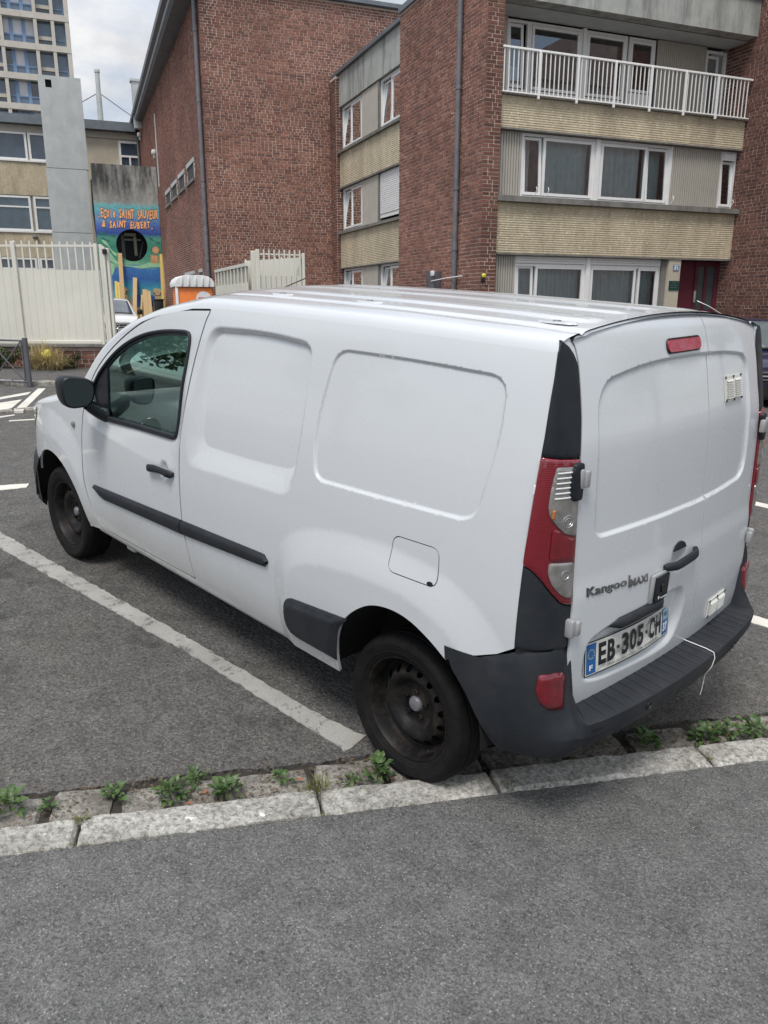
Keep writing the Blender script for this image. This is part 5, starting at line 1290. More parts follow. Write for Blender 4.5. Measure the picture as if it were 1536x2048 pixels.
arch_f = np.array([(FC[0] + .408 * math.cos(q), FC[1] + .400 * math.sin(q)) for q in np.linspace(-.35, math.pi + .35, 36)])
cup = el_(1.662, .905, .052, .056, 24)
HANDLE_X = 1.66
def ratio(P, out_, in_):
    so = -sd(out_, P); si = sd(in_, P)
    return np.where(so <= 0, 0, np.where(si <= 0, 1, so / np.maximum(so + si, 1e-6)))
def Yf(x, z, right=False):
    x = np.asarray(x, float); z = np.asarray(z, float)
    P = np.stack([x, z], 1)
    y = Y0(x, z)
    bb = (x > .55) & (x < 1.5) & (z > .95) & (z < 1.7)
    if bb.any():
        t = ratio(P[bb], panel1_out, panel1_in); y[bb] -= .026 * (.75 * t + .25 * sstep(0, 1, t))
    bb = (x > -.4) & (x < .56) & (z > 1.08) & (z < 1.66)
    if bb.any(): y[bb] -= .0105 * sstep(.003, -.009, sd(panel2, P[bb]))
    bb = (x > 1.4) & (x < 2.62) & (z > .9) & (z < 1.66)
    if bb.any(): y[bb] -= .016 * ratio(P[bb], scoop, win) * sstep(1.40, 1.15, z[bb])
    bb = (x < .8) & (z < 1.0)
    if bb.any():
        t = ratio(P[bb], flare_o, flare_i); y[bb] += .028 * (.8 * t + .2 * sstep(0, 1, t))
    rr_ = np.hypot((x - FC[0]) / 1.02, z - FC[1])
    y += .022 * np.clip((.66 - rr_) / .16, 0, 1) * sstep(2.55, 2.72, x)
    y -= .004 * sstep(.006, -.004, sd(panel_gap_line, P)) if False else 0
    bb = (np.abs(x - 1.662) < .08) & (np.abs(z - .905) < .09)
    if bb.any(): y[bb] -= .016 * sstep(.004, -.040, sd(cup, P[bb]))
    return y
def side_normals(x, z):
    e = 0.002
    dx = (Yf(x + e, z) - Yf(x - e, z)) / (2 * e); dz = (Yf(x, z + e) - Yf(x, z - e)) / (2 * e)
    n = np.stack([-dx, np.ones_like(dx), -dz], 1)
    return n / np.linalg.norm(n, axis=1)[:, None]
def offs(poly, d, closed=True):
    P = np.asarray(poly, float)
    T = (np.roll(P, -1, 0) - np.roll(P, 1, 0)) if closed else np.gradient(P, axis=0)
    T /= np.linalg.norm(T, axis=1)[:, None] + 1e-12
    N = np.stack([T[:, 1], -T[:, 0]], 1)
    a = np.sum(P[:, 0] * np.roll(P[:, 1], -1) - np.roll(P[:, 0], -1) * P[:, 1])
    return P + N * d * (1 if a > 0 else -1)              # d > 0 is outwards for closed loops
GAP = .0046
door_i = offs(door, -GAP); door_o = offs(door, GAP)
fuel_i = offs(fuel, -.002); fuel_o = offs(fuel, .002)
win_i = offs(win, -.026)
# outer boundary of the side sheet
XR, XF = -.485, 3.90
bx = np.arange(XR, XF, .02)
bot = [(x, .338 if x < 2.63 else .338 + .0 * x) for x in np.arange(.335, 2.66, .02)]
bump_t = [(-.247, .645), (-.30, .680), (-.364, .703), (-.43, .728), (XR, .765)]
def xedge(z): return np.interp(z, [.7, 1.45, 1.62, 1.70, 1.76], [XR, XR, XR + .008, XR + .018, XR + .030])
bound = [(float(xedge(z)), z) for z in np.arange(.765, float(Ztop(XR)), .02)]
bound += [(x, float(Ztop(x))) for x in np.linspace(float(xedge(1.70)), XF, 260)]
bound += [(XF, z) for z in np.arange(float(Ztop(XF)) - .02, .52, -.02)]
bound += [(XF, .52), (3.8, .515), (3.70, .51), (3.6, .505), (3.52, .50)]
af = [tuple(p) for p in arch_f if p[1] > .30]
af = [p for p in af if not (p[0] > 3.3 and p[1] < .50)]
bound += af + [(2.675, .335)]
bound += bot[::-1]
bound += [tuple(p) for p in arch_r if p[1] > .338 and p[0] > -.247][0:] + bump_t
bound = resample(np.array(bound), .014)
loops = [(bound, True), (door_i, True), (door_o, True), (fuel_i, True), (fuel_o, True), (win, True), (win_i, True)]
tri_line = [(2.300, 1.02), (2.300, 1.42)]
loops.append((resample(np.array(tri_line), .012, False), False))
rows_ = []
for poly, ds in ((panel2, (-.018, -.012, -.008, -.004, 0, .004, .008)), (panel1_in, (-.01, -.004, 0, .006, .012)), (panel1_out, (.008, 0, -.008, -.016)), (scoop, (.01, 0, -.01)), (cup, (.008, .002, -.006, -.016, -.028))):
    for d_ in ds: rows_.append(offs(poly, d_))
for ln in (flare_o, flare_i):
    L_ = resample(ln, .014, False)
    for d_ in (-.014, 0, .014): rows_.append(offs(L_, d_, False))
for r_ in (.50, .55, .60, .66): rows_.append(np.array([(FC[0] + 1.02 * r_ * math.cos(q), FC[1] + r_ * math.sin(q)) for q in np.linspace(0, math.pi, 90)]))
gx, gz = np.meshgrid(np.arange(XR + .01, XF, .022), np.arange(.35, 1.72, .022)); G = np.stack([gx.ravel(), gz.ravel()], 1)
cand = np.concatenate(rows_ + [G])
lp_pts = np.concatenate([l[0] for l in loops])
def thin(pts, fixed, cell):
    seen = set()
    for p in fixed:
        k = (int(p[0] / cell), int(p[1] / cell))
        for i in (-1, 0, 1):
            for j in (-1, 0, 1): seen.add((k[0] + i, k[1] + j))
    keep = []
    for p in pts:
        k = (int(p[0] / cell), int(p[1] / cell))
        if k in seen: continue
        seen.add(k); keep.append(p)
    return np.array(keep)
cand = thin(cand, lp_pts, .0045)
cand = cand[inpoly(bound, cand)]
V2, T2 = cdt(loops, cand)
C2 = V2[T2].mean(1)
reg = np.full(len(T2), 'none', dtype=object)
inb = inpoly(bound, C2)
reg[inb] = 'body'
reg[inb & inpoly(door_o, C2)] = 'gap'
reg[inb & inpoly(door_i, C2)] = 'door'
w_in = inb & inpoly(win, C2); reg[w_in] = 'seal'
reg[w_in & inpoly(win_i, C2) & (C2[:, 0] < 2.300)] = 'glass'
f_o = inb & inpoly(fuel_o, C2); reg[f_o] = 'fgap'; reg[inb & inpoly(fuel_i, C2)] = 'fuel'
yy = Yf(V2[:, 0], V2[:, 1]); NN = side_normals(V2[:, 0], V2[:, 1])
def region(names, off, side=1, skirt=0.0):
    sel = np.isin(reg, names)
    T = T2[sel]
    used, inv = np.unique(T, return_inverse=True); T = inv.reshape(T.shape)
    P = np.stack([V2[used, 0], yy[used] + off, V2[used, 1]], 1); N = NN[used].copy()
    vs = [tuple(p) for p in P]; ns = [tuple(n) for n in N]; fs = [tuple(t_[::-1]) for t_ in T]
    if skirt:
        cnt = {}
        for f in fs:
            for i in range(3):
                a, b = f[i], f[(i + 1) % 3]; cnt[(a, b)] = 1
        for (a, b) in list(cnt):
            if (b, a) in cnt: continue
            pa, pb = P[a], P[b]; qa, qb = pa - N[a] * skirt, pb - N[b] * skirt
            n = np.cross(pb - pa, qa - pa); n = -n / (np.linalg.norm(n) + 1e-12)
            o = len(vs); vs += [tuple(pa), tuple(pb), tuple(qb), tuple(qa)]; ns += [tuple(n)] * 4; fs.append((o + 1, o, o + 3, o + 2))
    if side < 0:
        vs = [(x, -y, z) for x, y, z in vs]; ns = [(a, -b, c_) for a, b, c_ in ns]; fs = [f[::-1] for f in fs]
    return vs, fs, ns
def add_region(name, names, off, mat, parent=None, side=1, skirt=0.0, label=None):
    vs, fs, ns = region(names, off, side, skirt)
    m = MB(); m.add(vs, fs, True)
    return part(van, name, m, mat, parent, normals=ns, label=label)

# ---- upper sheet: roof, windscreen, bonnet in one skin from shoulder to shoulder
def top_section(x):
    zs = float(Ztop(x)); ys = float(Y0(np.array([x]), np.array([zs]))[0]); zsh = float(Zsh(x)); zc = float(Zc(x))
    slope = (float(Y0(np.array([x]), np.array([zs]))[0]) - float(Y0(np.array([x]), np.array([zs - .02]))[0])) / .02
    ye = ys - .105
    P0 = np.array([ys, zs]); P3 = np.array([ye, zsh - .002]); P1 = P0 + np.array([slope, 1]) * .040; P2 = P3 + np.array([.055, -.012])
    pts = []
    for t in np.linspace(0, 1, 9):
        pts.append((1 - t)**3 * P0 + 3 * t * (1 - t)**2 * P1 + 3 * t * t * (1 - t) * P2 + t**3 * P3)
    k = (zc - (zsh - .002)) / ye**2
    for y in np.linspace(ye, 0, 40)[1:]:
        z = zc - k * y * y
        # drip channel and shallow stiffening ribs of the roof
        fade = float(sstep(1.42, 1.28, x)) * float(sstep(-.44, -.36, x))
        z -= .010 * math.exp(-((y - .635) / .012)**2) * float(sstep(1.75, 1.5, x))
        for yr in (.46, .24, .02): z += .0055 * fade * float(sstep(.055, .035, abs(y - yr)))
        pts.append(np.array([y, z]))
    L_ = pts
    return [(x, p[0], p[1]) for p in L_] + [(x, -p[0], p[1]) for p in L_[::-1][1:]]
xs_top = np.unique(np.round(np.concatenate([np.linspace(-.467, -.40, 5), np.linspace(-.40, 1.3, 52), np.linspace(1.3, 2.0, 24), np.linspace(2.0, 2.85, 40), np.linspace(2.85, 3.93, 46)]), 4))
TS = [top_section(x) for x in xs_top]
A_ = np.array(TS)
dxv = np.gradient(A_, axis=0); dyv = np.gradient(A_, axis=1)
Nt = np.cross(dxv, dyv); Nt /= np.linalg.norm(Nt, axis=2)[:, :, None] + 1e-12
Nt[Nt[:, :, 2] < 0] *= -1
ny_ = A_.shape[1]
glass_f, body_f = [], []
for i in range(len(xs_top) - 1):
    for j in range(ny_ - 1):
        xm = (A_[i, j, 0] + A_[i + 1, j, 0]) / 2; ym = abs(A_[i, j, 1] + A_[i, j + 1, 1]) / 2
        f = (i * ny_ + j, i * ny_ + j + 1, (i + 1) * ny_ + j + 1, (i + 1) * ny_ + j)
        f = f[::-1] if False else f
        (glass_f if (1.98 < xm < 2.74 and ym < .66) else body_f).append(f)
Vt = A_.reshape(-1, 3); Ntf = Nt.reshape(-1, 3)
def sub(fs):
    used = sorted({i for f in fs for i in f}); mp = {u: k for k, u in enumerate(used)}
    return [tuple(Vt[u]) for u in used], [tuple(mp[i] for i in f) for f in fs], [tuple(Ntf[u]) for u in used]

vl, fl, nl = region(['body'], 0, 1, .012)
vr, fr, nr = region(['body', 'fgap', 'fuel'], 0, -1, .012)
vt, ft, ntp = sub(body_f)
m = MB()
nrm = []
for (v_, f_, n_) in ((vl, fl, nl), (vr, fr, nr), (vt, ft, ntp)):
    m.add(v_, f_, True); nrm += list(n_)
# nose below the bonnet
rows = []
for z in np.linspace(.62, .40, 6):
    rows.append([(3.93 + .05 * (1 - (y / .49)**2), y, z) for y in np.linspace(.49, -.49, 16)])
nose0 = [tuple(p) for p in A_[-1]]
body = part(van, 'body', m, MAT['white'], normals=nrm)
part(van, 'front_panel', MB().grid(rows), MAT['white'])
vg, fg, ng = sub(glass_f)
m = MB(); m.add(vg, fg, True)
part(van, 'windscreen', m, MAT['carglass'], normals=ng)
# ---- doors
for s in (1, -1):
    d_ = add_region('front_door', ['door'], 0, MAT['white'], None, s, .010)
    add_region('window_seal', ['seal'], -.002, MAT['trim_s'], d_, s, .012)
    add_region('window_glass', ['glass'], -.010, MAT['carglass'], d_, s)
    add_region('door_gap', ['gap'], -.005, MAT['void'], d_, s)
    # raised outer lip of the seal and the waist strip
    lip = offs(win, -.006)
    P = [(p[0], float(Yf(np.array([p[0]]), np.array([p[1]]))[0]) + .004, p[1]) for p in lip]; P.append(P[0])
    t_ = MB().tube(P, .0085, 6, cap=False); t_ = t_ if s > 0 else t_.mirror_y()
    part(van, 'seal_bead', t_, MAT['trim'], d_)
    P = [(x, float(Yf(np.array([x]), np.array([z]))[0]) + .003, z) for x, z in zip(np.linspace(1.56, 2.36, 20), np.interp(np.linspace(1.56, 2.36, 20), [1.56, 2.0, 2.36], [1.094, 1.081, 1.066]))]
    t_ = MB().tube(P, .011, 8); t_ = t_ if s > 0 else t_.mirror_y()
    part(van, 'waist_strip', t_, MAT['trim'], d_)
    # rubbing strips: one on the door, one behind it on the body
    def strip(x0, x1, tip0, tip1):
        mm = MB(); rows = []
        for x in np.linspace(x0, x1, 30):
            zc_ = np.interp(x, [.79, 1.50, 2.50], [.685, .647, .607]); h = np.interp(x, [.79, 1.50, 2.50], [.030, .039, .036])
            q0 = min(1.0, (x - x0) / .03 + .12) if tip0 else 1; q1 = min(1.0, (x1 - x) / .09 + .05) if tip1 else 1
            h0 = h * q0; up = zc_ + h; dn = (zc_ - h) if not tip1 else (zc_ - h + (1 - q1) * 1.4 * h)
            if tip0: up = zc_ + h0; dn = zc_ - h0
            row = []
            for z, o in ((up, -.002), (up, .006), (up - .012, .016), ((up * 2 + dn) / 3, .019), ((up + 2 * dn) / 3, .017), (dn + .008, .012), (dn, .004), (dn, -.002)):
                row.append((x, float(Yf(np.array([x]), np.array([z]))[0]) + o, z))
            rows.append(row)
        mm.grid(rows); mm.add(rows[0], [tuple(range(8))]); mm.add(rows[-1], [tuple(range(7, -1, -1))])
        return mm if s > 0 else mm.mirror_y()
    part(van, 'rubbing_strip', strip(1.512, 2.497, 0, 1), MAT['trim'], d_)
    part(van, 'rubbing_strip', strip(.787, 1.504, 1, 0), MAT['trim'])
    # handle
    rows = []
    for i, x in enumerate(np.linspace(1.555, 1.805, 15)):
        u = i / 14; hh = (.019 - .004 * math.sin(math.pi * min(1, u * 1.5)) + .004 * (1 - u)) * min(1, 9 * min(u, 1 - u) + .45); o = .004 + .020 * min(1, 3.2 * math.sin(math.pi * u))
        zc_ = .908 - .012 * u + .010 * math.sin(math.pi * u)
        yb = float(Y0(np.array([x]), np.array([zc_]))[0])
        rows.append([(x, yb + o + .010 * math.cos(a), zc_ + hh * math.sin(a)) for a in np.linspace(0, 2 * np.pi, 12, endpoint=False)])
    mm = MB().grid(rows, closed=True); mm.add(rows[0], [tuple(range(12))]); mm.add(rows[-1], [tuple(range(11, -1, -1))])
    part(van, 'door_handle', mm if s > 0 else mm.mirror_y(), MAT['trim'], d_)
    if s > 0: part(van, 'lock', MB().lathe([(.011, 0), (.011, .004), (.001, .004)], 12, lambda x, y, h: (1.585 + x, .945 + h, .906 + y)), MAT['ink'], d_)
    # mirror
    mi = MB(); rows = []
    cy, cz, hy, hz = 1.052, 1.226, .080, .083
    for i, (x, sc_, dz) in enumerate(((2.255, .90, 0), (2.262, .98, 0), (2.285, 1.0, 0), (2.33, .97, .0), (2.37, .86, .003), (2.405, .66, .006), (2.425, .38, .01), (2.43, .05, .012))):
        row = []
        for a in np.linspace(0, 2 * np.pi, 36, endpoint=False):
            c_, s_ = math.cos(a), math.sin(a); e = 2 / 3.2
            yy_ = math.copysign(abs(c_)**e, c_) * hy * sc_; zz_ = math.copysign(abs(s_)**e, s_) * hz * sc_
            yy_ *= 1 + .10 * (zz_ / hz); zz_ += .012 * (yy_ / hy) * (1 if zz_ > 0 else -.6)
            row.append((x + .02 * (yy_ / hy), cy + yy_, cz + zz_ + dz))
        rows.append(row)
    mi.grid(rows, closed=True); mo = mi if s > 0 else mi.mirror_y()
    mr = part(van, 'wing_mirror', mo, MAT['trim_s'], d_, sharp=60)
    g_ = MB(); rim = [(2.262 + .02 * ((p[1] - cy) / hy), cy + (p[1] - cy) * .90, cz + (p[2] - cz) * .90) for p in rows[1]]
    g_.add(rim, [tuple(range(36))]); g_ = g_ if s > 0 else g_.mirror_y()
    part(van, 'mirror_glass', g_, MAT['mirrorglass'], d_)
    am = MB(); rows = []
    for t in np.linspace(0, 1, 10):
        y = .885 + t * .11; z = 1.085 + .045 * t + .03 * t * t; hx = .070 - .030 * t; hz_ = .050 - .012 * t
        rows.append([(2.345 - .0 * t + hx * math.cos(a), y, z + hz_ * math.sin(a) + .01 * math.cos(a)) for a in np.linspace(0, 2 * np.pi, 16, endpoint=False)])
    am.grid(rows, closed=True)
    part(van, 'mirror_arm', am if s > 0 else am.mirror_y(), MAT['trim_s'], d_)
add_region('fuel_flap', ['fuel'], .0005, MAT['white'], None, 1, .006)
add_region('fuel_flap_gap', ['fgap'], -.006, MAT['void'], body, 1)
part(van, 'flap_notch', MB().prism([(-.150 + .013 * math.cos(q), .892 + .008 * math.sin(q)) for q in np.linspace(0, 2 * np.pi, 16, endpoint=False)], 0, .0006, lambda x, z, h: (x, float(Yf(np.array([x]), np.array([z]))[0]) + .0012 + h, z)), MAT['void'], body)
# sill pads ahead of the rear wheels
pad = rpoly([(.665, .58, .10), (.30, .616, .3), (.240, .622, .01), (.300, .56, .03), (.325, .44, .05), (.330, .395, .01), (.668, .395, .09)], .012)
gx, gz = np.meshgrid(np.arange(.24, .68, .014), np.arange(.39, .64, .014)); G = np.stack([gx.ravel(), gz.ravel()], 1)
rws = np.concatenate([offs(pad, d_) for d_ in (-.006, -.014, -.022, -.030)])
G = thin(np.concatenate([rws, G]), pad, .005); G = G[inpoly(pad, G)]
Vp, Tp = cdt([(pad, True)], G); Tp = Tp[inpoly(pad, Vp[Tp].mean(1))]
def padY(x, z):
    P = np.stack([x, z], 1); d_ = -sd(pad, P)
    return Yf(x, z) + .002 + .010 * sstep(0, .010, d_) + .010 * sstep(.016, .034, d_)
yp = padY(Vp[:, 0], Vp[:, 1])
for s in (1, -1):
    m = MB().add([(p[0], y * s, p[1]) for p, y in zip(Vp, yp)], [tuple(t_[::-1] if s > 0 else t_) for t_ in Tp], True)
    part(van, 'sill_pad', m, MAT['trim'], sharp=70)
    part(van, 'side_indicator', MB().rbox((2.695, .885 * s - .02, .945), (2.735, .885 * s + .035, .985), .012), MAT['clearlens'])
    # wheel housings
    for cx, rad in ((0, .40), (3.085, .41)):
        rows = [[(cx + rad * math.cos(q), s * y, .335 + rad * math.sin(q)) for q in np.linspace(.02, math.pi - .02, 24)] for y in (.885, .80, .60)]
        rows.append([(cx, s * .60, .335)] * 24)
        part(van, 'wheel_housing', MB().grid(rows), MAT['void'])
# underbody, front bumper, lights
part(van, 'underbody', MB().box((-.40, -.60, .27), (3.7, .60, .36)), MAT['void'])
for s in (1, -1): part(van, 'sill_flange', MB().box((.45, s * .821 - .021, .315), (2.62, s * .821 + .021, .345)), MAT['silver'])
part(van, 'jack_bracket', MB().rbox((2.20, .79, .285), (2.30, .835, .325), .01), MAT['silver'])
rows = []
pth = [(3.43, .872), (3.55, .855), (3.68, .80), (3.82, .69), (3.91, .52), (3.955, .28), (3.97, 0)]
pth = np.array(pth + [(x, -y) for x, y in pth[::-1][1:]]); pth = resample(pth, .05, False)
for (d_, z) in ((.05, .24), (.0, .30), (-.01, .40), (-.012, .52), (.0, .60), (.03, .64)):
    row = []
    for i, p in enumerate(pth):
        T = pth[min(i + 1, len(pth) - 1)] - pth[max(i - 1, 0)]; T /= np.linalg.norm(T); N = np.array([T[1], -T[0]])
        if N[0] < 0 and abs(p[1]) < .5: N = -N
        if p[1] * N[1] < 0: N = -N
        row.append((p[0] - N[0] * d_, p[1] - N[1] * d_, z))
    rows.append(row)
part(van, 'front_bumper', MB().grid(rows), MAT['trim'], sharp=60)
part(van, 'grille', MB().rbox((3.90, -.42, .60), (3.965, .42, .74), .02), MAT['ink'])
for s in (1, -1):
    m = MB()
    # headlight follows the corner of the wing
    hx_ = np.linspace(3.42, 3.80, 12); rows = []
    for z in np.linspace(0, 1, 7):
        row = []
        for x in hx_:
            zt = float(Ztop(np.array(x))) - .004; zb = zt - (.06 + .16 * (x - 3.42) / .38); zz_ = zb + (zt - zb) * z
            row.append((x, s * (float(Yf(np.array([x]), np.array([zz_]))[0]) + .004), zz_))
        rows.append(row)
    part(van, 'headlight', m.grid(rows), MAT['clearlens'])

# ---- rear doors
YS = -.150
panelR = rpoly([(.610, 1.33, .3), (.585, 1.600, .10), (.30, 1.648, .35), (-.03, 1.658, .3), (-.32, 1.652, .3), (-.548, 1.628, .075), (-.566, 1.40, .3), (-.560, 1.130, .085), (-.2, 1.108, .3), (.2, 1.104, .3), (.605, 1.104, .055)])
recess = rpoly([(.618, .66, .06), (.612, .745, .05), (.50, .775, .1), (.10, .797, .1), (-.040, .792, .06), (-.050, .66, .08), (.010, .556, .07), (.12, .548, .1), (.50, .566, .1), (.604, .590, .06)])
cupR = el_(.045, .918, .062, .058, 24)
def Xf(y, z):
    y = np.asarray(y, float); z = np.asarray(z, float); P = np.stack([y, z], 1); x = X0(y, z)
    bb = (z > 1.05) & (z < 1.7)
    if bb.any(): x[bb] += .011 * sstep(.003, -.010, sd(panelR, P[bb]))
    bb = (z > .50) & (z < .84) & (y > -.1) & (y < .68)
    if bb.any(): x[bb] += .026 * sstep(.004, -.034, sd(recess, P[bb]))
    bb = (np.abs(y - .045) < .1) & (np.abs(z - .918) < .1)
    if bb.any(): x[bb] += .018 * sstep(.004, -.045, sd(cupR, P[bb]))
    # soft crease low on the doors
    return x - .006 * sstep(.99, .90, z) * sstep(.60, .75, z)
def rear_normals(y, z):
    e = .002
    dy = (Xf(y + e, z) - Xf(y - e, z)) / (2 * e); dz = (Xf(y, z + e) - Xf(y, z - e)) / (2 * e)
    n = np.stack([-np.ones_like(dy), dy, dz], 1); return n / np.linalg.norm(n, axis=1)[:, None]
def roof_z(y):
    sec = np.array([(p[1], p[2]) for p in TS[0]]); o = np.argsort(sec[:, 0])
    return np.interp(y, sec[o, 0], sec[o, 1])
def yedge(z): return np.interp(z, [.5, 1.25, 1.40, 1.50, 1.66, 1.71, 1.745], [.702, .698, .690, .676, .668, .673, .690])
def door_sheet(y0, y1):
    ytop = np.linspace(y0, y1, 50)
    zt = np.minimum(roof_z(np.clip(ytop, -.70, .70)) - .005 - .55 * np.clip(np.abs(ytop) - .66, 0, 1), 1.797)
    lo = .494
    b = [(y0, lo), (y1, lo)] + [(y1, z) for z in np.linspace(lo + .02, zt[-1] - .01, 60)] + [(y, z) for y, z in zip(ytop[::-1], zt[::-1])] + [(y0, z) for z in np.linspace(zt[0] - .01, lo + .02, 60)]
    b = np.array([(math.copysign(min(abs(p[0]), float(yedge(p[1]))), p[0]), p[1]) for p in b])
    b = resample(b, .014)
    rows_ = [offs(panelR, d_) for d_ in (-.018, -.012, -.008, -.004, 0, .005, .01)] + [offs(recess, d_) for d_ in (-.034, -.025, -.017, -.009, 0, .006)] + [offs(cupR, d_) for d_ in (-.04, -.02, 0, .01)]
    gy, gz = np.meshgrid(np.arange(y0, y1, .024), np.arange(lo, 1.8, .024)); G = np.stack([gy.ravel(), gz.ravel()], 1)
    G = thin(np.concatenate(rows_ + [G]), b, .005); G = G[inpoly(b, G)]
    V, T = cdt([(b, True)], G); T = T[inpoly(b, V[T].mean(1))]
    x = Xf(V[:, 0], V[:, 1]); N = rear_normals(V[:, 0], V[:, 1])
    P = np.stack([x, V[:, 0], V[:, 1]], 1)
    vs = [tuple(p) for p in P]; ns = [tuple(n) for n in N]; fs = [tuple(t_[::-1]) for t_ in T]
    ed = {(f[i], f[(i + 1) % 3]) for f in fs for i in range(3)}
    for (a, b_) in list(ed):
        if (b_, a) in ed: continue
        pa, pb = P[a], P[b_]; qa, qb = pa - N[a] * .008, pb - N[b_] * .008
        n = np.cross(pb - pa, qa - pa); n = -n / (np.linalg.norm(n) + 1e-12); o = len(vs)
        vs += [tuple(pa), tuple(pb), tuple(qb), tuple(qa)]; ns += [tuple(n)] * 4; fs.append((o + 1, o, o + 3, o + 2))
    m = MB().add(vs, fs, True)
    return m, ns
m, ns = door_sheet(YS + .004, .700)
rdl = part(van, 'rear_door', m, MAT['white'], normals=ns, label='wide left rear door with the number plate')
m, ns = door_sheet(-.700, YS - .004)
rdr = part(van, 'rear_door', m, MAT['white'], normals=ns, label='narrow right rear door with two grey vents')
# dark frame behind the doors
rows = [[(float(X0(np.array([y]), np.array([z]))[0]) + .03, y, z) for y in np.linspace(.735, -.735, 30)] for z in np.linspace(.45, 1.70, 30)]
rows += [[(float(X0(np.array([y]), np.array([z]))[0]) + .03, y * .68 / .735, min(z, float(roof_z(y)) - .022)) for y in np.linspace(.735, -.735, 30)] for z in (1.74, 1.77, 1.785)]
part(van, 'door_rubber', MB().grid(rows), MAT['rubber'])
rows = [[(x, y, float(roof_z(y)) - dz) for y in np.linspace(.695, -.695, 40)] for x, dz in ((-.474, .009), (-.466, .012), (-.44, .02), (-.36, .045))]
part(van, 'roof_gap_shade', MB().grid(rows), MAT['pipe'])  # dark grey strip that paints in the shadow gap above the rear doors
def rpt(y, z, o=0.0):
    return (float(Xf(np.array([y]), np.array([z]))[0]) - o, y, z)
def rbase(y, z, o=0.0): return (float(X0(np.array([y]), np.array([z]))[0]) - o, y, z)
# high brake light
bl = rpoly([(.168, 1.712, .018), (-.078, 1.716, .018), (-.074, 1.676, .018), (.168, 1.672, .018)], .006)
part(van, 'brake_light', MB().prism([tuple(p) for p in bl], .002, .010, lambda y, z, h: rbase(y, z, h)), MAT['redmatte'], rdl)
part(van, 'brake_light_rim', MB().tube([rbase(p[0], p[1], .004) for p in offs(bl, .003)] + [rbase(*offs(bl, .003)[0], .004)], .003, 5, cap=False), MAT['ink'], rdl)
# handle
rows = []
for i in range(17):
    u = i / 16; y = .165 - .245 * u; zc_ = .908 + .018 * u; hh = (.015 + .005 * math.sin(math.pi * u)**.7) * min(1, 8 * min(u, 1 - u) + .5); o = .004 + .026 * min(1, 1.7 * math.sin(math.pi * u))
    x = float(X0(np.array([y]), np.array([zc_]))[0]) - .006
    rows.append([(x - o - .011 * math.cos(a), y, zc_ + hh * math.sin(a)) for a in np.linspace(0, 2 * np.pi, 12, endpoint=False)])
m = MB().grid(rows, closed=True); m.add(rows[0], [tuple(range(12))]); m.add(rows[-1], [tuple(range(11, -1, -1))])
part(van, 'door_handle', m, MAT['trim'], rdl)
part(van, 'handle_bowl', MB().prism([(.045 + .05 * math.cos(q), .945 + .036 * math.sin(q)) for q in np.linspace(0.15, math.pi - .15, 14)], .0, .004, lambda y, z, h: rpt(y, z, h + .001)), MAT['trim'], rdl)
# number plate and the bar above it
def PL_(a, b, h):       # plate coordinates: a metres right of its left edge, b metres up from its bottom
    y = .586 - a; z = .600 + b - .006 * a / .57
    return (-.606 - .014 * math.sin(math.pi * a / .57) + .10 * b + .0 * a - h + .030 * ((y - .05) / .7)**2, y, z)
pl = part(van, 'number_plate', MB().prism([tuple(p) for p in rpoly([(0, 0, .012), (.562, 0, .012), (.562, .122, .012), (0, .122, .012)], .04)], -.004, .004, PL_), MAT['plate'])
part(van, 'plate_rim', MB().tube([PL_(a, b, .003) for a, b in resample(np.array([(0, 0), (.562, 0), (.562, .122), (0, .122)]), .05)] + [PL_(0, 0, .003)], .0022, 5, cap=False), MAT['ink'], pl)
part(van, 'country_band', MB().prism([tuple(p) for p in resample(np.array([(.006, .006), (.056, .006), (.056, .116), (.006, .116)]), .02)], .0042, .0048, PL_), MAT['plate_blue'], pl)
part(van, 'region_band', MB().prism([tuple(p) for p in resample(np.array([(.510, .008), (.556, .008), (.556, .114), (.510, .114)]), .02)], .0042, .0048, PL_), MAT['plate_blue'], pl)
part(van, 'region_crest', MB().prism([tuple(p) for p in rpoly([(.514, .066, .004), (.552, .066, .004), (.552, .110, .004), (.514, .110, .004)], .01)], .0049, .0054, PL_), simple('crest_pale_blue', (0.25, 0.42, 0.50), 0.4), pl)
part(van, 'crest_mark', MB().prism([(.533 + .012 * math.cos(q), .090 + .010 * math.sin(q)) for q in np.linspace(0, 2 * np.pi, 12, endpoint=False)], .0055, .006, PL_), simple('crest_green', (0.02, 0.12, 0.10), 0.4), pl)
def lay(txt, x0, x1, z0, z1, fn, h, bold=0.0, mat='ink', parent=None, name='lettering', sizefit=True, spacing=1.0, sub_=None):
    g = text_mesh(txt, 1.0, 0.0, bold, 'LEFT', spacing)
    xs_ = [p[0] for p in g.v]; zs_ = [p[1] for p in g.v]; ax, bx_ = min(xs_), max(xs_); az, bz = min(zs_), max(zs_)
    g.v = [fn(x0 + (x - ax) / (bx_ - ax) * (x1 - x0), z0 + (y - az) / (bz - az) * (z1 - z0), h) for x, y, _ in g.v]
    return part(van, name, g, MAT[mat] if isinstance(mat, str) else mat, parent)
for ch, a0, a1 in (('E', .070, .112), ('B', .120, .164), ('3', .204, .247), ('0', .255, .299), ('5', .307, .351), ('C', .396, .440), ('H', .450, .494)):
    lay(ch, a0, a1, .026, .108, PL_, .0050, .035, 'ink', pl)
for a in (.176, .366): part(van, 'dash', MB().prism([(a, .060), (a + .014, .060), (a + .014, .072), (a, .072)], .0046, .0052, PL_), MAT['ink'], pl)
lay('F', .022, .040, .018, .038, PL_, .0052, .03, 'white_ink', pl)
lay('37', .514, .552, .020, .056, PL_, .0052, .05, 'white_ink', pl)
ms = MB()
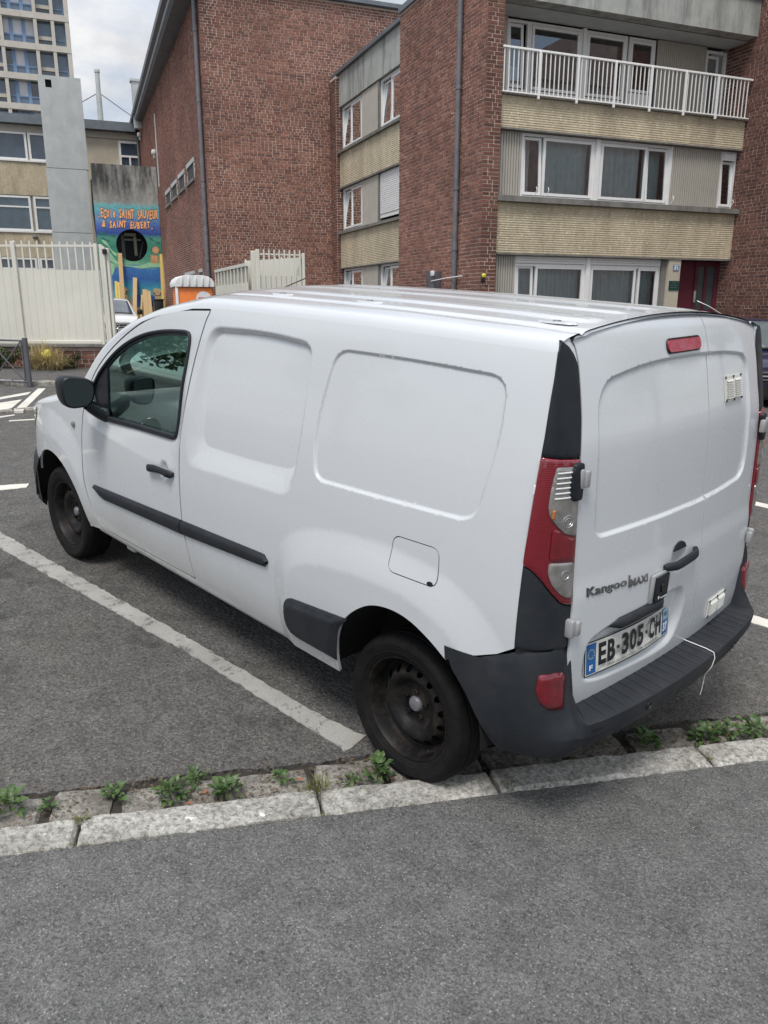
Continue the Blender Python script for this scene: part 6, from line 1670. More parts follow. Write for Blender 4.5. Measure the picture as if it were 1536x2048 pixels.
for k in range(12):
    q = 2 * math.pi * k / 12; ms.prism([(.031 + .0165 * math.cos(q) + .0026 * math.cos(w_), .078 + .0165 * math.sin(q) + .0026 * math.sin(w_)) for w_ in np.linspace(0, 2 * np.pi, 6, endpoint=False)], .0049, .0053, PL_)
part(van, 'star_ring', ms, simple('star_gold', (0.45, 0.40, 0.10), 0.5), pl)
lay('• WWW.RENAULTTOURS.COM / 02.47.60.72.72 •', .105, .475, .008, .017, PL_, .0050, .01, 'ink', pl)
rows = []
for i in range(21):
    u = i / 20; y = .490 - .375 * u; e = min(1, 6 * min(u, 1 - u) + .12); zc_ = .768
    x = float(X0(np.array([y]), np.array([zc_]))[0]) + .006
    rows.append([(x - .032 * e * (.5 + .5 * math.cos(a)) , y, zc_ + .021 * e * math.sin(a) + .004 * u) for a in np.linspace(0, 2 * np.pi, 14, endpoint=False)])
m = MB().grid(rows, closed=True); m.add(rows[0], [tuple(range(14))]); m.add(rows[-1], [tuple(range(13, -1, -1))])
part(van, 'plate_light_bar', m, MAT['trim'], rdl)
# badge
MAT['badge'] = simple('badge_silver', (0.17, 0.17, 0.17), 0.25, 0.6)
def BD(a, b, h): return rpt(.634 - a, .905 + b - .0, h)
def badge(txt, a0, a1, z0, z1, dz, nm, bold):
    g1 = None
    for h, mt in ((.001, 'ink'), (.0045, 'badge')):
        lay(txt, a0, a1, z0, z1, lambda a, b, q: (lambda p: (p[0], p[1] , p[2] + dz * a))(BD(a, b, q)), h, bold - (.018 if mt == 'ink' else 0), mt, rdl, nm)
badge('Kangoo', .0, .224, .0, .040, -.06, 'badge_lettering', .02)
part(van, 'badge_bar', MB().prism([(.236, -.014), (.240, -.014), (.240, .030), (.236, .030)], .001, .006, lambda a, b, q: BD(a, b, q)), MAT['badge'], rdl)
badge('MAXI', .246, .360, -.004, .026, -.05, 'badge_lettering', .02)
# deadlock
lk_ = part(van, 'deadlock', MB().rbox((-.013, -.058, -.055), (.0, .058, .055), .006, 2, Matrix.Translation(Vector(rpt(.198, .845, -.001)))), MAT['silver'], rdl)
part(van, 'deadlock_cap', MB().rbox((-.012, -.048, -.050), (-.001, .050, .046), .005, 2, Matrix.Translation(Vector(rpt(.192, .845, .008)))), MAT['trim_s'], rdl)
p_ = rpt(.192, .845, .0215)
part(van, 'deadlock_keyway', MB().lathe([(.016, 0), (.016, .004), (.010, .005), (.001, .002)], 16, lambda x, y, h: (p_[0] - h, p_[1] + x, p_[2] + y * 1.25)), MAT['ink'], rdl)
part(van, 'deadlock_mark', MB().add([(p_[0] - .001, p_[1] + .036, p_[2] - .028), (p_[0] - .001, p_[1] + .018, p_[2] - .028), (p_[0] - .001, p_[1] + .027, p_[2] - .043)], [(0, 1, 2)]).add([(p_[0] - .001, p_[1] + .012, p_[2] - .036), (p_[0] - .001, p_[1] - .038, p_[2] - .036), (p_[0] - .001, p_[1] - .038, p_[2] - .041), (p_[0] - .001, p_[1] + .012, p_[2] - .041)], [(0, 1, 2, 3)]), MAT['white_ink'], rdl)
# vents
def vent(y0, y1, z0, z1, n, sl_=0.0):
    f = part(van, 'vent', MB().prism([(y0, z0), (y1, z0 + sl_), (y1, z1 + sl_), (y0, z1)], .001, .006, lambda y, z, h: rpt(y, z, h)), MAT['plate'], rdr)
    ym = (y0 + y1) / 2
    for c0, c1 in ((y0 - .012, ym + .008), (ym - .008, y1 + .012)):
        for k in range(n):
            z = z0 + .012 + (z1 - z0 - .024) * (k + .5) / n; h = (z1 - z0) / n * .30
            part(van, 'louvre', MB().add([rpt(c0, z + h, .006), rpt(c1, z + h, .006), rpt(c1, z - h, .015), rpt(c0, z - h, .015), rpt(c0, z - h, .006), rpt(c1, z - h, .006)], [(0, 1, 2, 3), (3, 2, 5, 4), (0, 3, 4), (1, 5, 2)]), MAT['plate'], rdr)
            part(van, 'louvre_slot', MB().add([rpt(c0, z - h, .0065), rpt(c1, z - h, .0065), rpt(c1, z - h - .0048, .0065), rpt(c0, z - h - .0048, .0065)], [(0, 1, 2, 3)]), MAT['void'], rdr)
    for y in (y0 - .005, ym, y1 + .005):
        for z in (z0 + .004, z1 - .004):
            p = rpt(y, z, .006); part(van, 'rivet', MB().lathe([(.006, 0), (.005, .003), (.001, .004)], 10, lambda a, b, h: (p[0] - h, p[1] + a, p[2] + b)), MAT['ink'], rdr)
vent(-.302, -.478, 1.460, 1.556, 8)
vent(-.312, -.492, .556, .636, 7)
lay('TOURS', .0, .07, .0, .012, lambda a, b, h: rpt(-.515 - a, .640 + b, h), .002, .03, 'pipe', rdr) if False else None
# hinges
HP = []
for s in (1, -1):
    for z, big in ((1.322, 1), (.826, 0)):
        p = Vector(rbase(s * .705, z, 0)); rd = rdl if s > 0 else rdr
        h = .034 if big else .032
        m = MB().rbox((-.026, -.020, -h), (.012, .004, h), .008, 2, Matrix.Translation(p + Vector((0, s * .016 - .0, 0)))).rbox((-.034, -.013, -h * .8), (-.012, .013, h * .8), .006, 2, Matrix.Translation(p + Vector((0, -s * .012, 0))))
        part(van, 'hinge', m, MAT['silver'], rd)
        if big:
            HP.append(s)

HPD = 1
# ---- rear corner columns: black pillar, tail light, black lower trim
def corner(t, z, o=0.0):
    """t = 0 at the door edge, 1 at the body side"""
    ey = float(yedge(z)) + .006; xr_ = float(xedge(z)); zs_ = min(z, 1.74)
    E = np.array([float(X0(np.array([ey]), np.array([zs_]))[0]), ey]); S = np.array([xr_ - .002, float(Yf(np.array([xr_]), np.array([z]))[0]) + .001])
    k_ = min(1.0, max(.15, (S[0] - E[0]) / .09)); C1 = np.array([E[0] + .004, E[1] + .055]); C2 = np.array([S[0] - .050 * k_, S[1] - .006])
    p = (1 - t)**3 * E + 3 * t * (1 - t)**2 * C1 + 3 * t * t * (1 - t) * C2 + t**3 * S
    d_ = 3 * (1 - t)**2 * (C1 - E) + 6 * t * (1 - t) * (C2 - C1) + 3 * t * t * (S - C2)
    n = np.array([-d_[1], d_[0]]); n /= np.linalg.norm(n) + 1e-9
    return (p[0] + n[0] * o, p[1] + n[1] * o, z)
def csheet(poly, o, mat, name, parent=None, edge=.004, s=1, res=(.09, .02), label=None):
    """patch of the corner column bounded by a polygon in (t, z), raised by o, with side walls"""
    poly = resample(np.array(poly) * np.array([.16, 1]), .007); poly = smoothp(poly, 2)
    gy, gz = np.meshgrid(np.arange(0, .165, .013), np.arange(.7, 1.78, .02)); G = np.stack([gy.ravel(), gz.ravel()], 1)
    G = thin(np.concatenate([offs(poly, -.0045), offs(poly, -.010), G]), poly, .003); G = G[inpoly(poly, G)]
    V, T = cdt([(poly, True)], G); T = T[inpoly(poly, V[T].mean(1))]
    dd_ = pdist(poly, V); on = dd_ < 1e-5
    P = [corner(min(max(p[0] / .16, 0), 1), p[1], o - (edge * .7 if b else 0)) for p, b in zip(V, on)]
    Q = [corner(min(max(p[0] / .16, 0), 1), p[1], -.008) for p in V]
    fs = [tuple(t_[::-1]) for t_ in T]
    ed = {(f[i], f[(i + 1) % 3]) for f in fs for i in range(3)}
    vs = list(P); n0 = len(vs); vs += Q
    sk = [(b, a, n0 + a, n0 + b) for a, b in ed if (b, a) not in ed]
    m = MB().add(vs, fs + sk, True)
    return part(van, name, m if s > 0 else m.mirror_y(), MAT[mat], parent, sharp=50, label=label)
for s in (1, -1):
    top = [(0.0, 1.655), (.06, 1.690), (.20, 1.716), (.45, 1.731), (.75, 1.733), (.94, 1.722), (1.0, 1.695)]
    csheet([(0, 1.385), (1.0, 1.398)] + top[::-1], .003, 'trim_s', 'pillar_trim', None, .003, s)
    bl_ = [(1.0, 1.052), (.88, 1.050), (.76, 1.035), (.60, 1.003), (.42, .958), (.27, .925), (.12, .910), (0, .908)]
    tl = csheet([(0, 1.380), (1.0, 1.393)] + bl_, .010, 'redlens', 'tail_light', None, .006, s)
    csheet([(.06, 1.362), (.60, 1.366), (.66, 1.30), (.665, 1.245), (.62, 1.215), (.45, 1.18), (.30, 1.155), (.06, 1.142)], .0165, 'clearlens', 'clear_lens', tl, .004, s)
    csheet([(.06, 1.132), (.28, 1.145), (.42, 1.168), (.54, 1.176), (.545, 1.073), (.06, 1.062)], .0165, 'redlens2', 'fog_lens', tl, .004, s)
    csheet([(.06, 1.055), (.545, 1.066), (.55, 1.03), (.46, .99), (.32, .958), (.20, .942), (.08, .935)], .0165, 'clearlens', 'reversing_lens', tl, .004, s)
    for k in range(6):
        zz_ = 1.272 + k * .0155
        P = [corner(t, zz_ - .002 * t, .0175) for t in np.linspace(.10, .58 - .0 * k, 9)]
        m = MB().tube(P, .0022, 5); part(van, 'lens_bar', m if s > 0 else m.mirror_y(), MAT['white_ink'], tl)
    csheet([(0.0, 1.258), (0.0, 1.372), (.20, 1.374), (.28, 1.36), (.30, 1.33), (.30, 1.29), (.27, 1.265), (.20, 1.256)], .024, 'trim_s', 'hinge_pocket', tl, .006, s)
    for (t, z, rr2) in ((.28, 1.195, .017), (.28, 1.195, .010), (.26, 1.02, .012)):
        P = [corner(min(max(t + rr2 / .16 * math.cos(q), 0), 1), z + rr2 * 1.15 * math.sin(q), .0172) for q in np.linspace(0, 2 * np.pi, 20)]
        m = MB().tube(P, .0012, 4, cap=False); part(van, 'lens_ring', m if s > 0 else m.mirror_y(), MAT['steel'], tl)
    m = MB().rbox((-.004, -.008, -.014), (.004, .008, .014), .003, 1, Matrix.Translation(Vector(corner(.56, 1.222, .017)))); part(van, 'amber_bulb', m if s > 0 else m.mirror_y(), MAT['amber'], tl)
    lowp = [(0, .755), (1.0, .775)] + [(t, z - .006) for t, z in bl_]
    csheet(lowp, .002, 'trim', 'corner_trim', None, .002, s)
    # white body skin behind the column so no gap shows
    rows = [[corner(t, z, -.009) for t in np.linspace(0, 1, 9)] for z in np.linspace(.6, 1.70, 40)]
    m = MB().grid(rows); part(van, 'corner_backing', m if s > 0 else m.mirror_y(), MAT['rubber'])
    rows = [[corner(t, 1.66 + q * (min(1.745, float(roof_z(corner(t, 1.72)[1])) - .004) - 1.66), -.001) for t in np.linspace(0, 1, 9)] for q in np.linspace(0, 1, 12)]
    m = MB().grid(rows); part(van, 'corner_cap', m if s > 0 else m.mirror_y(), MAT['white'])
    if s > 0: part(van, 'paint_chip', MB().rbox((-.004, -.002, -.016), (.004, .004, .016), .002, 1, Matrix.Translation(Vector(corner(1.0, 1.292, .004)))), MAT['white_ink'], tl)

# ---- rear bumper, one loft from wheel arch to wheel arch
half = [(-.25, .905), (-.33, .903), (-.41, .895), (-.485, .875), (-.545, .850), (-.60, .815), (-.645, .77), (-.678, .71), (-.702, .62), (-.720, .50), (-.735, .34), (-.744, .17), (-.747, 0)]
hp = resample(np.array(half), .022, False)
pathB = np.concatenate([hp, (hp * [1, -1])[::-1][1:]])
sec_c = [(.020, .757), (.013, .742), (.004, .70), (-.002, .62), (-.004, .55), (-.002, .49), (.004, .455), (.006, .448), (.014, .40), (.034, .365), (.06, .352)]
sec_r = [(.135, .512), (.110, .511), (.060, .508), (.014, .506), (.001, .499), (.000, .476), (.003, .450), (.011, .445), (.022, .405), (.050, .372), (.08, .354)]
xarch = lambda z: np.interp(z, [.30, .34, .382, .465, .594, .645, .8], [-.46, -.45, -.435, -.379, -.31, -.247, -.235])
rowsB = []
for i, p in enumerate(pathB):
    T = pathB[min(i + 1, len(pathB) - 1)] - pathB[max(i - 1, 0)]; T /= np.linalg.norm(T); N = np.array([-T[1], T[0]])
    N = N if (N[0] * (p[0] + .2) + N[1] * p[1]) > 0 else -N
    a = abs(p[1]); wgt = float(sstep(.735, .695, a)) if p[0] < -.57 else 0.0
    row = []
    ein = .082 * float(sstep(.865, .745, a)) if p[0] < -.5 else 0.0
    for (dc, zc_), (dr, zr), ew in zip(sec_c, sec_r, (1, 1, 1, .98, .80, .30, .03, 0, 0, 0, 0)):
        dc = dc + ein * ew
        d_ = dc * (1 - wgt) + dr * wgt; z = zc_ * (1 - wgt) + zr * wgt
        if p[0] > -.55 and zc_ > .70 and wgt == 0:
            zt = np.interp(p[0], [-.52, -.47, -.364, -.25], [.770, .752, .700, .655]); z = .62 + (z - .62) * (zt - .62) / .15
        x, y = p[0] - N[0] * d_, p[1] - N[1] * d_
        if p[0] > -.485:
            xa = float(xarch(z)); k = (p[0] + .25) / (-.235); x = xa * (1 - k) + (-.485) * k
            yb = float(Yf(np.array([x]), np.array([max(z, .36)]))[0]) + .005 - max(0, d_ - .02)
            y = math.copysign(yb * (1 - k * .6) + (a - d_) * k * .6, p[1])
        row.append((x, y, z))
    rowsB.append(row)
BA = np.array(rowsB)
m = MB().grid(rowsB, flip=False)
bmp = part(van, 'rear_bumper', m, MAT['trim'], sharp=30)
def bpt(si, k, o=0.0):
    """point on the bumper skin at fractional path index and section index"""
    i0 = int(np.clip(math.floor(si), 0, len(BA) - 2)); k0 = int(np.clip(math.floor(k), 0, BA.shape[1] - 2)); a, b = si - i0, k - k0
    p = (BA[i0, k0] * (1 - a) + BA[i0 + 1, k0] * a) * (1 - b) + (BA[i0, k0 + 1] * (1 - a) + BA[i0 + 1, k0 + 1] * a) * b
    n = np.cross(BA[i0 + 1, k0] - BA[i0, k0], BA[i0, k0 + 1] - BA[i0, k0]); n /= np.linalg.norm(n) + 1e-9
    if n @ (p - np.array([-.1, 0, p[2]])) < 0: n = -n
    return p + n * o
def find_si(y): return float(np.interp(-y, -BA[:, 4, 1], np.arange(len(BA))))
for s in (1, -1):
    # fog lamp in the corner block
    fl = [(.832, .06), (.836, .5), (.818, .82), (.785, .96), (.728, .95), (.722, .6), (.722, .02), (.775, .0)]
    P2 = smoothp(resample(np.array(fl) * [1, .135], .005), 6)
    rows_in, pts = [], []
    def fg_(y, v, o):
        z = .696 - .241 * (.835 - y) - v
        si = find_si(y); i0 = int(np.clip(math.floor(si), 0, len(BA) - 2)); zc2 = BA[i0, :, 2] * (1 - (si - i0)) + BA[i0 + 1, :, 2] * (si - i0); k = float(np.interp(-z, -zc2, np.arange(BA.shape[1])))
        return bpt(si, k, o)
    ring_ = [fg_(y, v, .003) for y, v in P2]; cen_ = np.mean(ring_, 0); outr = [fg_(y, v, -.004) for y, v in P2]
    mid_ = [np.array(q) * .88 + cen_ * .12 + (np.array(q) - fg_(P2[i][0], P2[i][1], 0)) * 1.4 for i, q in enumerate(ring_)]
    V_, T_ = cdt([(P2, True)], [p for p in [(y, v) for y in np.arange(.72, .845, .015) for v in np.arange(.005, .135, .012)] if inpoly(P2, np.array([p]))[0] and pdist(P2, np.array([p]))[0] > .004])
    T_ = T_[inpoly(P2, V_[T_].mean(1))]; e_ = pdist(P2, V_)
    m = MB().add([fg_(y, v, .002 + min(.010, d2 * 1.2)) for (y, v), d2 in zip(V_, e_)], [tuple(q_) for q_ in T_], True).grid([outr, ring_], closed=True)
    part(van, 'rear_fog_lamp', m if s > 0 else m.mirror_y(), MAT['redlens2'], bmp, sharp=60)
for y in (.36, -.36):
    si = find_si(y); c_ = bpt(si, 5.4 if abs(y) < .7 else 6.2, .001)
    part(van, 'parking_sensor', MB().lathe([(.017, -.004), (.017, .002), (.013, .003), (.012, .0), (.001, .001)], 16, lambda a, b, h: (c_[0] - h * (1 if abs(y) < .7 else .75), c_[1] + a * (1 if abs(y) < .7 else .7) , c_[2] + b)), MAT['ink'], bmp)
for k in range(23):
    y = .60 - k * .0545; si = find_si(y)
    P = [bpt(si, q, .0015) for q in (0.3, 1, 2, 3, 3.6)]
    part(van, 'step_rib', MB().tube(P, .0018, 4), MAT['trim'], bmp)
si = find_si(.69)
part(van, 'tow_cover', MB().add([bpt(find_si(.665), 5.1, .002), bpt(find_si(.615), 5.1, .002), bpt(find_si(.615), 6.5, .002), bpt(find_si(.665), 6.5, .002)], [(0, 1, 2, 3)]), MAT['trim_s'], bmp)
# white cord tied over the bumper
si = find_si(-.135)
P = [bpt(si, 0.0, .004) + np.array([.02, .02, .01]), bpt(si, 1, .004), bpt(si + .1, 2.5, .004), bpt(si + .1, 3.6, .005), bpt(si + .0, 4.6, .005), bpt(si - .1, 6, .005), bpt(si - .2, 8, .003)]
P += [P[-1] + np.array([.0, .003, -.03]), P[-1] + np.array([.0, .006, -.06]), P[-1] + np.array([.002, .009, -.09])]
cord = thing('hanging_string', 'thin white string hanging over the black step bumper below the door split', 'string', VF, tuple(P[3]))
part(cord, 'strand', MB().tube([tuple(q) for q in P[:7]], .0019, 6), MAT['white_ink'])
part(cord, 'tail', MB().tube([tuple(q) for q in P[6:]], .0013, 5), MAT['white_ink'])

# ---- wheels
def wheel(cx, s):
    yc = .766; zc0 = .305 if cx else .302; fn = lambda x, z, h: (cx + x, s * (yc + h), zc0 + z)
    NSEG = 96
    prof = [(.205, .060), (.207, .073), (.213, .078), (.226, .087), (.229, .0875), (.231, .0895), (.234, .0915), (.236, .0905), (.255, .0965), (.268, .0965), (.270, .0975), (.274, .0975), (.276, .0965), (.282, .0955), (.293, .090), (.302, .080), (.307, .068), (.3095, .055), (.3095, .046), (.304, .044), (.304, .036), (.310, .034), (.310, .004), (.304, .002), (.304, -.006), (.310, -.008), (.310, -.05), (.307, -.068), (.293, -.09), (.255, -.0965), (.207, -.075), (.205, -.06)]
    rows = []
    for r_, h in prof:
        row = []
        for k in range(NSEG):
            q = 2 * math.pi * k / NSEG; r2 = r_
            if .301 < r_ < .3085 and abs(h) > .06: r2 -= .006 * (k % 2)
            if not cx and r2 > .22: r2 = .22 + (r2 - .22) * .885
            x, z = r2 * math.cos(q), r2 * math.sin(q)
            z = max(z, -zc0 + .0015)                              # flat where it stands
            row.append(fn(x, z, h))
        rows.append(row)
    wr = part(van, 'wheel', MB().grid(rows, closed=True, flip=s < 0), MAT['tyre'], sharp=40)
    # steel rim with a ring of round holes
    prof_r = [(.213, .074), (.211, .079), (.206, .079), (.202, .072), (.196, .058), (.190, .030), (.185, .012), (.176, .006), (.170, .010), (.163, .022), (.152, .034), (.140, .044), (.130, .047), (.118, .044), (.104, .034), (.092, .020), (.084, .012), (.066, .010), (.062, .012), (.040, .012), (.036, .016), (.001, .016)]
    rr_ = np.array([p[0] for p in prof_r])[::-1]; hh_ = np.array([p[1] for p in prof_r])[::-1]
    loops_ = []
    rings = [(r_, [(r_ * math.cos(q), r_ * math.sin(q)) for q in np.linspace(0, 2 * np.pi, 72, endpoint=False)]) for r_ in rr_ if r_ > .01]
    holes_ = []
    for k in range(16):
        q = 2 * math.pi * (k + .5) / 16; c_ = (.151 * math.cos(q), .151 * math.sin(q))
        holes_.append([(c_[0] + .0135 * math.cos(w_), c_[1] + .0135 * math.sin(w_)) for w_ in np.linspace(0, 2 * np.pi, 12, endpoint=False)])
    loops_ = [(np.array(rings[-1][1]), True)] + [(np.array(h_), True) for h_ in holes_]
    pts = np.array([p for r_, rg in rings[:-1] for p in rg] + [(0, 0)])
    hd = np.min([np.hypot(pts[:, 0] - .151 * math.cos(2 * math.pi * (k + .5) / 16), pts[:, 1] - .151 * math.sin(2 * math.pi * (k + .5) / 16)) for k in range(16)], 0)
    pts = pts[hd > .0165]
    V, T = cdt(loops_, pts); Cn = V[T].mean(1)
    hd = np.min([np.hypot(Cn[:, 0] - .151 * math.cos(2 * math.pi * (k + .5) / 16), Cn[:, 1] - .151 * math.sin(2 * math.pi * (k + .5) / 16)) for k in range(16)], 0)
    T = T[hd > .0130]
    R_ = np.hypot(V[:, 0], V[:, 1]); H_ = np.interp(R_, rr_, hh_)
    # annulus from the disc edge out to the flange is the same sheet
    part(van, 'rim', MB().add([fn(p[0], p[1], h) for p, h in zip(V, H_)], [tuple(t_) if s < 0 else tuple(t_[::-1]) for t_ in T], True), MAT['rim'], wr, sharp=55)
    part(van, 'brake_drum', MB().lathe([(.18, -.02), (.18, -.01), (.001, -.005)], 32, fn), MAT['void'], wr)
    part(van, 'hub_cap', MB().lathe([(.032, .012), (.031, .022), (.026, .029), (.014, .033), (.001, .034)], 24, fn), MAT['pipe'], wr)
    for k in range(5):
        q = 2 * math.pi * k / 5 + .35; cx_, cz_ = .054 * math.cos(q), .054 * math.sin(q)
        part(van, 'wheel_nut', MB().lathe([(.011, .008), (.011, .024), (.008, .027), (.007, .022), (.001, .022)], 6, lambda x, y, h: fn(cx_ + x, cz_ + y, h)), MAT['rim'], wr)
    if cx == 0: part(van, 'valve', MB().tube([fn(-.135, -.135, .05), fn(-.125, -.125, .075)], .006, 8), MAT['rubber'], wr)
for cx in (0.0, 3.088):
    for s in (1, -1): wheel(cx, s)

# ---- cabin
part(van, 'bulkhead', MB().box((1.30, -.80, .45), (1.33, .80, 1.68)), MAT['dash'])
part(van, 'cabin_floor', MB().box((1.33, -.80, .45), (2.85, .80, .47)), MAT['seat'])
rows = []
for y in np.linspace(-.80, .80, 20):
    rows.append([(2.78, y, .50), (2.18, y, .62), (2.12, y, .80), (2.14, y, .95), (2.20, y, 1.03), (2.30, y, 1.07 + .03 * math.exp(-((y - .38) / .22)**2)), (2.45, y, 1.10), (2.75, y, 1.12)])
db = part(van, 'dashboard', MB().grid(rows), MAT['dash'])
rows = [[(2.11 + .18 * t, .38 + .20 * math.cos(a) * (1 - .15 * t), .98 + .14 * math.sin(a) * (1 - .1 * t)) for a in np.linspace(0, math.pi, 16)] for t in (0, .3, .7, 1.0)]
part(van, 'instrument_hood', MB().grid(rows), MAT['dash'], db)
for y, z in ((.715, 1.01), (-.715, 1.01)):
    part(van, 'air_vent', MB().lathe([(.062, .0), (.062, .014), (.054, .016), (.052, .004), (.001, .0)], 28, lambda a, b, h: (2.165 - h, y + a, z + b)), MAT['ink'], db)
    part(van, 'vent_ring', MB().tube([(2.146, y + .059 * math.cos(q), z + .059 * math.sin(q)) for q in np.linspace(0, 2 * np.pi, 32)], .005, 6, cap=False), MAT['chrome'], db)
sw = part(van, 'steering_wheel', MB().tube([(1.86 + .10 * math.sin(q), .38 + .185 * math.cos(q), .99 + .150 * math.sin(q)) for q in np.linspace(0, 2 * np.pi, 40)], .015, 8, cap=False).tube([(1.87, .20, .98), (1.90, .38, .97), (1.87, .56, .98)], .02, 6).tube([(1.9, .38, .97), (2.2, .38, .88)], .035, 8), MAT['ink'])
for y, mt in ((.42, 'seat'), (-.42, 'seat')):
    st = part(van, 'seat', MB().rbox((1.42, y - .25, .60), (1.95, y + .25, .78), .06, 3).rbox((1.36, y - .24, .72), (1.52, y + .24, 1.28), .06, 3), MAT['seat'])
    part(van, 'headrest', MB().rbox((1.38, y - .13, 1.30), (1.48, y + .13, 1.46), .04, 3), MAT['brown' if y > 0 else 'seat'], st)
for s in (1, -1):
    rows = [[(x, s * (.80 - .02 * (z > 1)), z) for x in np.linspace(1.36, 2.6, 8)] for z in np.linspace(.45, 1.05, 6)]
    part(van, 'door_card', MB().grid(rows), MAT['dash'])
for y0, y1 in ((.55, -.05), (-.05, -.60)):
    x_, z_ = 2.66, 1.245
    part(van, 'wiper', MB().tube([(2.72, y0, 1.235), (2.60, (y0 + y1) / 2, 1.375), (2.58, y1, 1.395)], .008, 5), MAT['ink'])
part(van, 'headlining', MB().grid([[(x, y, float(Zsh(np.array(x))) - .03) for y in np.linspace(-.6, .6, 6)] for x in np.linspace(1.34, 2.0, 6)]), MAT['clad_s'])
part(van, 'aerial', MB().tube([(1.98, -.02, 1.752), (1.70, -.02, 1.835)], .0032, 6).tube([(2.0, -.02, 1.735), (1.97, -.02, 1.76)], .014, 8), MAT['ink'])
for x, y in ((-.33, .57), (.55, .57), (1.12, .57), (-.33, -.57), (.55, -.57), (1.12, -.57)):
    z = float(Zc(np.array(x))) - .05 * (y / .7)**2 + .001
    part(van, 'roof_rack_point', MB().lathe([(.052, -.006), (.046, .0005), (.03, .001), (.001, .001)], 20, lambda a, b, h: (x + a * 1.5, y + b * .55, z + h)), MAT['white'])
    part(van, 'roof_plug', MB().lathe([(.014, 0), (.012, .003), (.001, .003)], 12, lambda a, b, h: (x + a, y + b, z + .001 + h)), MAT['pipe'])
# ------------------------------------------------------------------ weeds and litter at the kerb
rng = np.random.default_rng(23)
def leaf_mesh(name, L, Wd, mat, curl=0.3, teeth=0.12, n=6):
    m = MB(); top = []
    for i in range(n + 1):
        t = i / n; wd = Wd * math.sin(math.pi * min(1, t**0.75 + 0.02)) * (1 + teeth * (i % 2)); x = L * t; z = L * curl * t * (1 - t) * 1.4 - L * 0.12 * t * t
        top.append(((x, -wd / 2, z + wd * 0.16), (x, 0, z), (x, wd / 2, z + wd * 0.16)))
    m.grid([list(r) for r in top], smooth=True)
    return mesh_from(name, m.v, m.f, mat, m.sm, None, 80)
LEAVES = [leaf_mesh('leaf', 0.036, 0.021, MAT['leaf'], 0.30), leaf_mesh('leaf', 0.046, 0.024, MAT['leaf'], 0.45), leaf_mesh('leaf', 0.026, 0.018, MAT['leaf'], 0.2)]
BLADE = leaf_mesh('blade', 0.070, 0.006, MAT['moss'], 0.5, 0.0, 4)
WG = 'weeds growing along the gutter'
def weed(k, n, sc, nl, label, tall=0.0, kind='leaf', seed=0):
    r = np.random.default_rng(seed + 500)
    b = kn(k, n, 0.0)
    t = thing('weed', label, 'weed', VF, b, WG)
    if kind == 'leaf' and tall:
        part(t, 'stem', MB().tube([b, (b[0] + 0.01, b[1], tall * 0.5), (b[0] + 0.005, b[1] + 0.01, tall)], 0.003, 5), MAT['moss'])
    sc = sc * (0.85 if kind == 'leaf' else 1)
    nl = int(nl * (1.7 if kind == 'leaf' else 1))
    for i in range(nl):
        if kind == 'leaf':
            h = r.uniform(0, tall) + 0.012; rad = r.uniform(0, 0.052) * sc
            yaw = r.uniform(0, 2 * math.pi); pitch = -r.uniform(0.05, 0.9) + (0.4 if h < 0.03 else 0)
            inst(t, 'leaf', LEAVES[int(r.integers(0, 3))], (b[0] + rad * math.cos(yaw), b[1] + rad * math.sin(yaw), h), (r.normal(0, 0.25), pitch, yaw), (sc * r.uniform(0.7, 1.25),) * 3)
        else:
            yaw = r.uniform(0, 2 * math.pi); rad = r.uniform(0, 0.04) * sc
            inst(t, 'blade', BLADE, (b[0] + rad * math.cos(yaw), b[1] + rad * math.sin(yaw), 0.043 if n < -0.5 else 0.0), (0, -r.uniform(0.5, 1.45), yaw + r.normal(0, 0.6)), (sc * r.uniform(0.5, 1.0),) * 3)
def pk(x, y): return (x * KU[0] + y * KU[1], x * KN[0] + y * KN[1])
for i, (x, y, sc, nl, tall, kind, lab) in enumerate([
    (0.80, 2.05, 1.1, 26, 0.05, 'leaf', 'tall leafy weed in the gutter at the left edge of the photo'),
    (0.71, 1.945, 0.75, 13, 0.02, 'leaf', 'small flat weed in the gutter, second from the left edge'),
    (0.615, 1.745, 0.9, 20, 0.03, 'leaf', 'round dark green weed in the gutter above the long left kerbstone'),
    (0.475, 1.59, 1.1, 30, 0.05, 'leaf', 'larger spreading weed in the gutter, left of the orange leaf'),
    (0.495, 1.475, 0.95, 18, 0.03, 'leaf', 'low weed against the road edge just behind the larger spreading one'),
    (0.355, 1.427, 1.1, 28, 0.04, 'leaf', 'broad weed in the gutter right of the orange leaf'),
    (0.290, 1.225, 0.8, 11, 0.03, 'leaf', 'small weed at the road edge between two stone setts'),
    (0.105, 1.185, 1.0, 46, 0.0, 'blade', 'tuft of fine grass on the kerb joint left of the rear wheel'),
    (0.050, 0.930, 1.0, 30, 0.07, 'leaf', 'bushy weed right against the rear tyre of the van'),
    (0.090, 1.030, 0.75, 12, 0.02, 'leaf', 'little weed left of the bushy one at the rear tyre'),
    (-0.358, 0.640, 0.7, 22, 0.0, 'blade', 'thin grass tuft on the kerb below the van bumper'),
    (-0.560, -0.075, 1.1, 30, 0.05, 'leaf', 'dark weed in the shade under the right half of the bumper'),
    (-0.705, -0.300, 1.1, 30, 0.05, 'leaf', 'tall bright weed in the gutter right of the van'),
    (-0.770, -0.400, 1.15, 26, 0.05, 'leaf', 'bright weed between the tall one and the right edge'),
    (-0.835, -0.505, 1.15, 28, 0.05, 'leaf', 'bright leafy weed at the right edge of the photo'),
    (0.517, 1.905, 0.55, 40, 0.0, 'blade', 'yellowish moss grass in the kerb joint at the left'),
    (-0.803, -0.120, 0.6, 16, 0.0, 'blade', 'small grass tuft in the right kerb joint')]):
    k, n = pk(x, y); weed(k, n, sc, nl, lab, tall, kind, i)
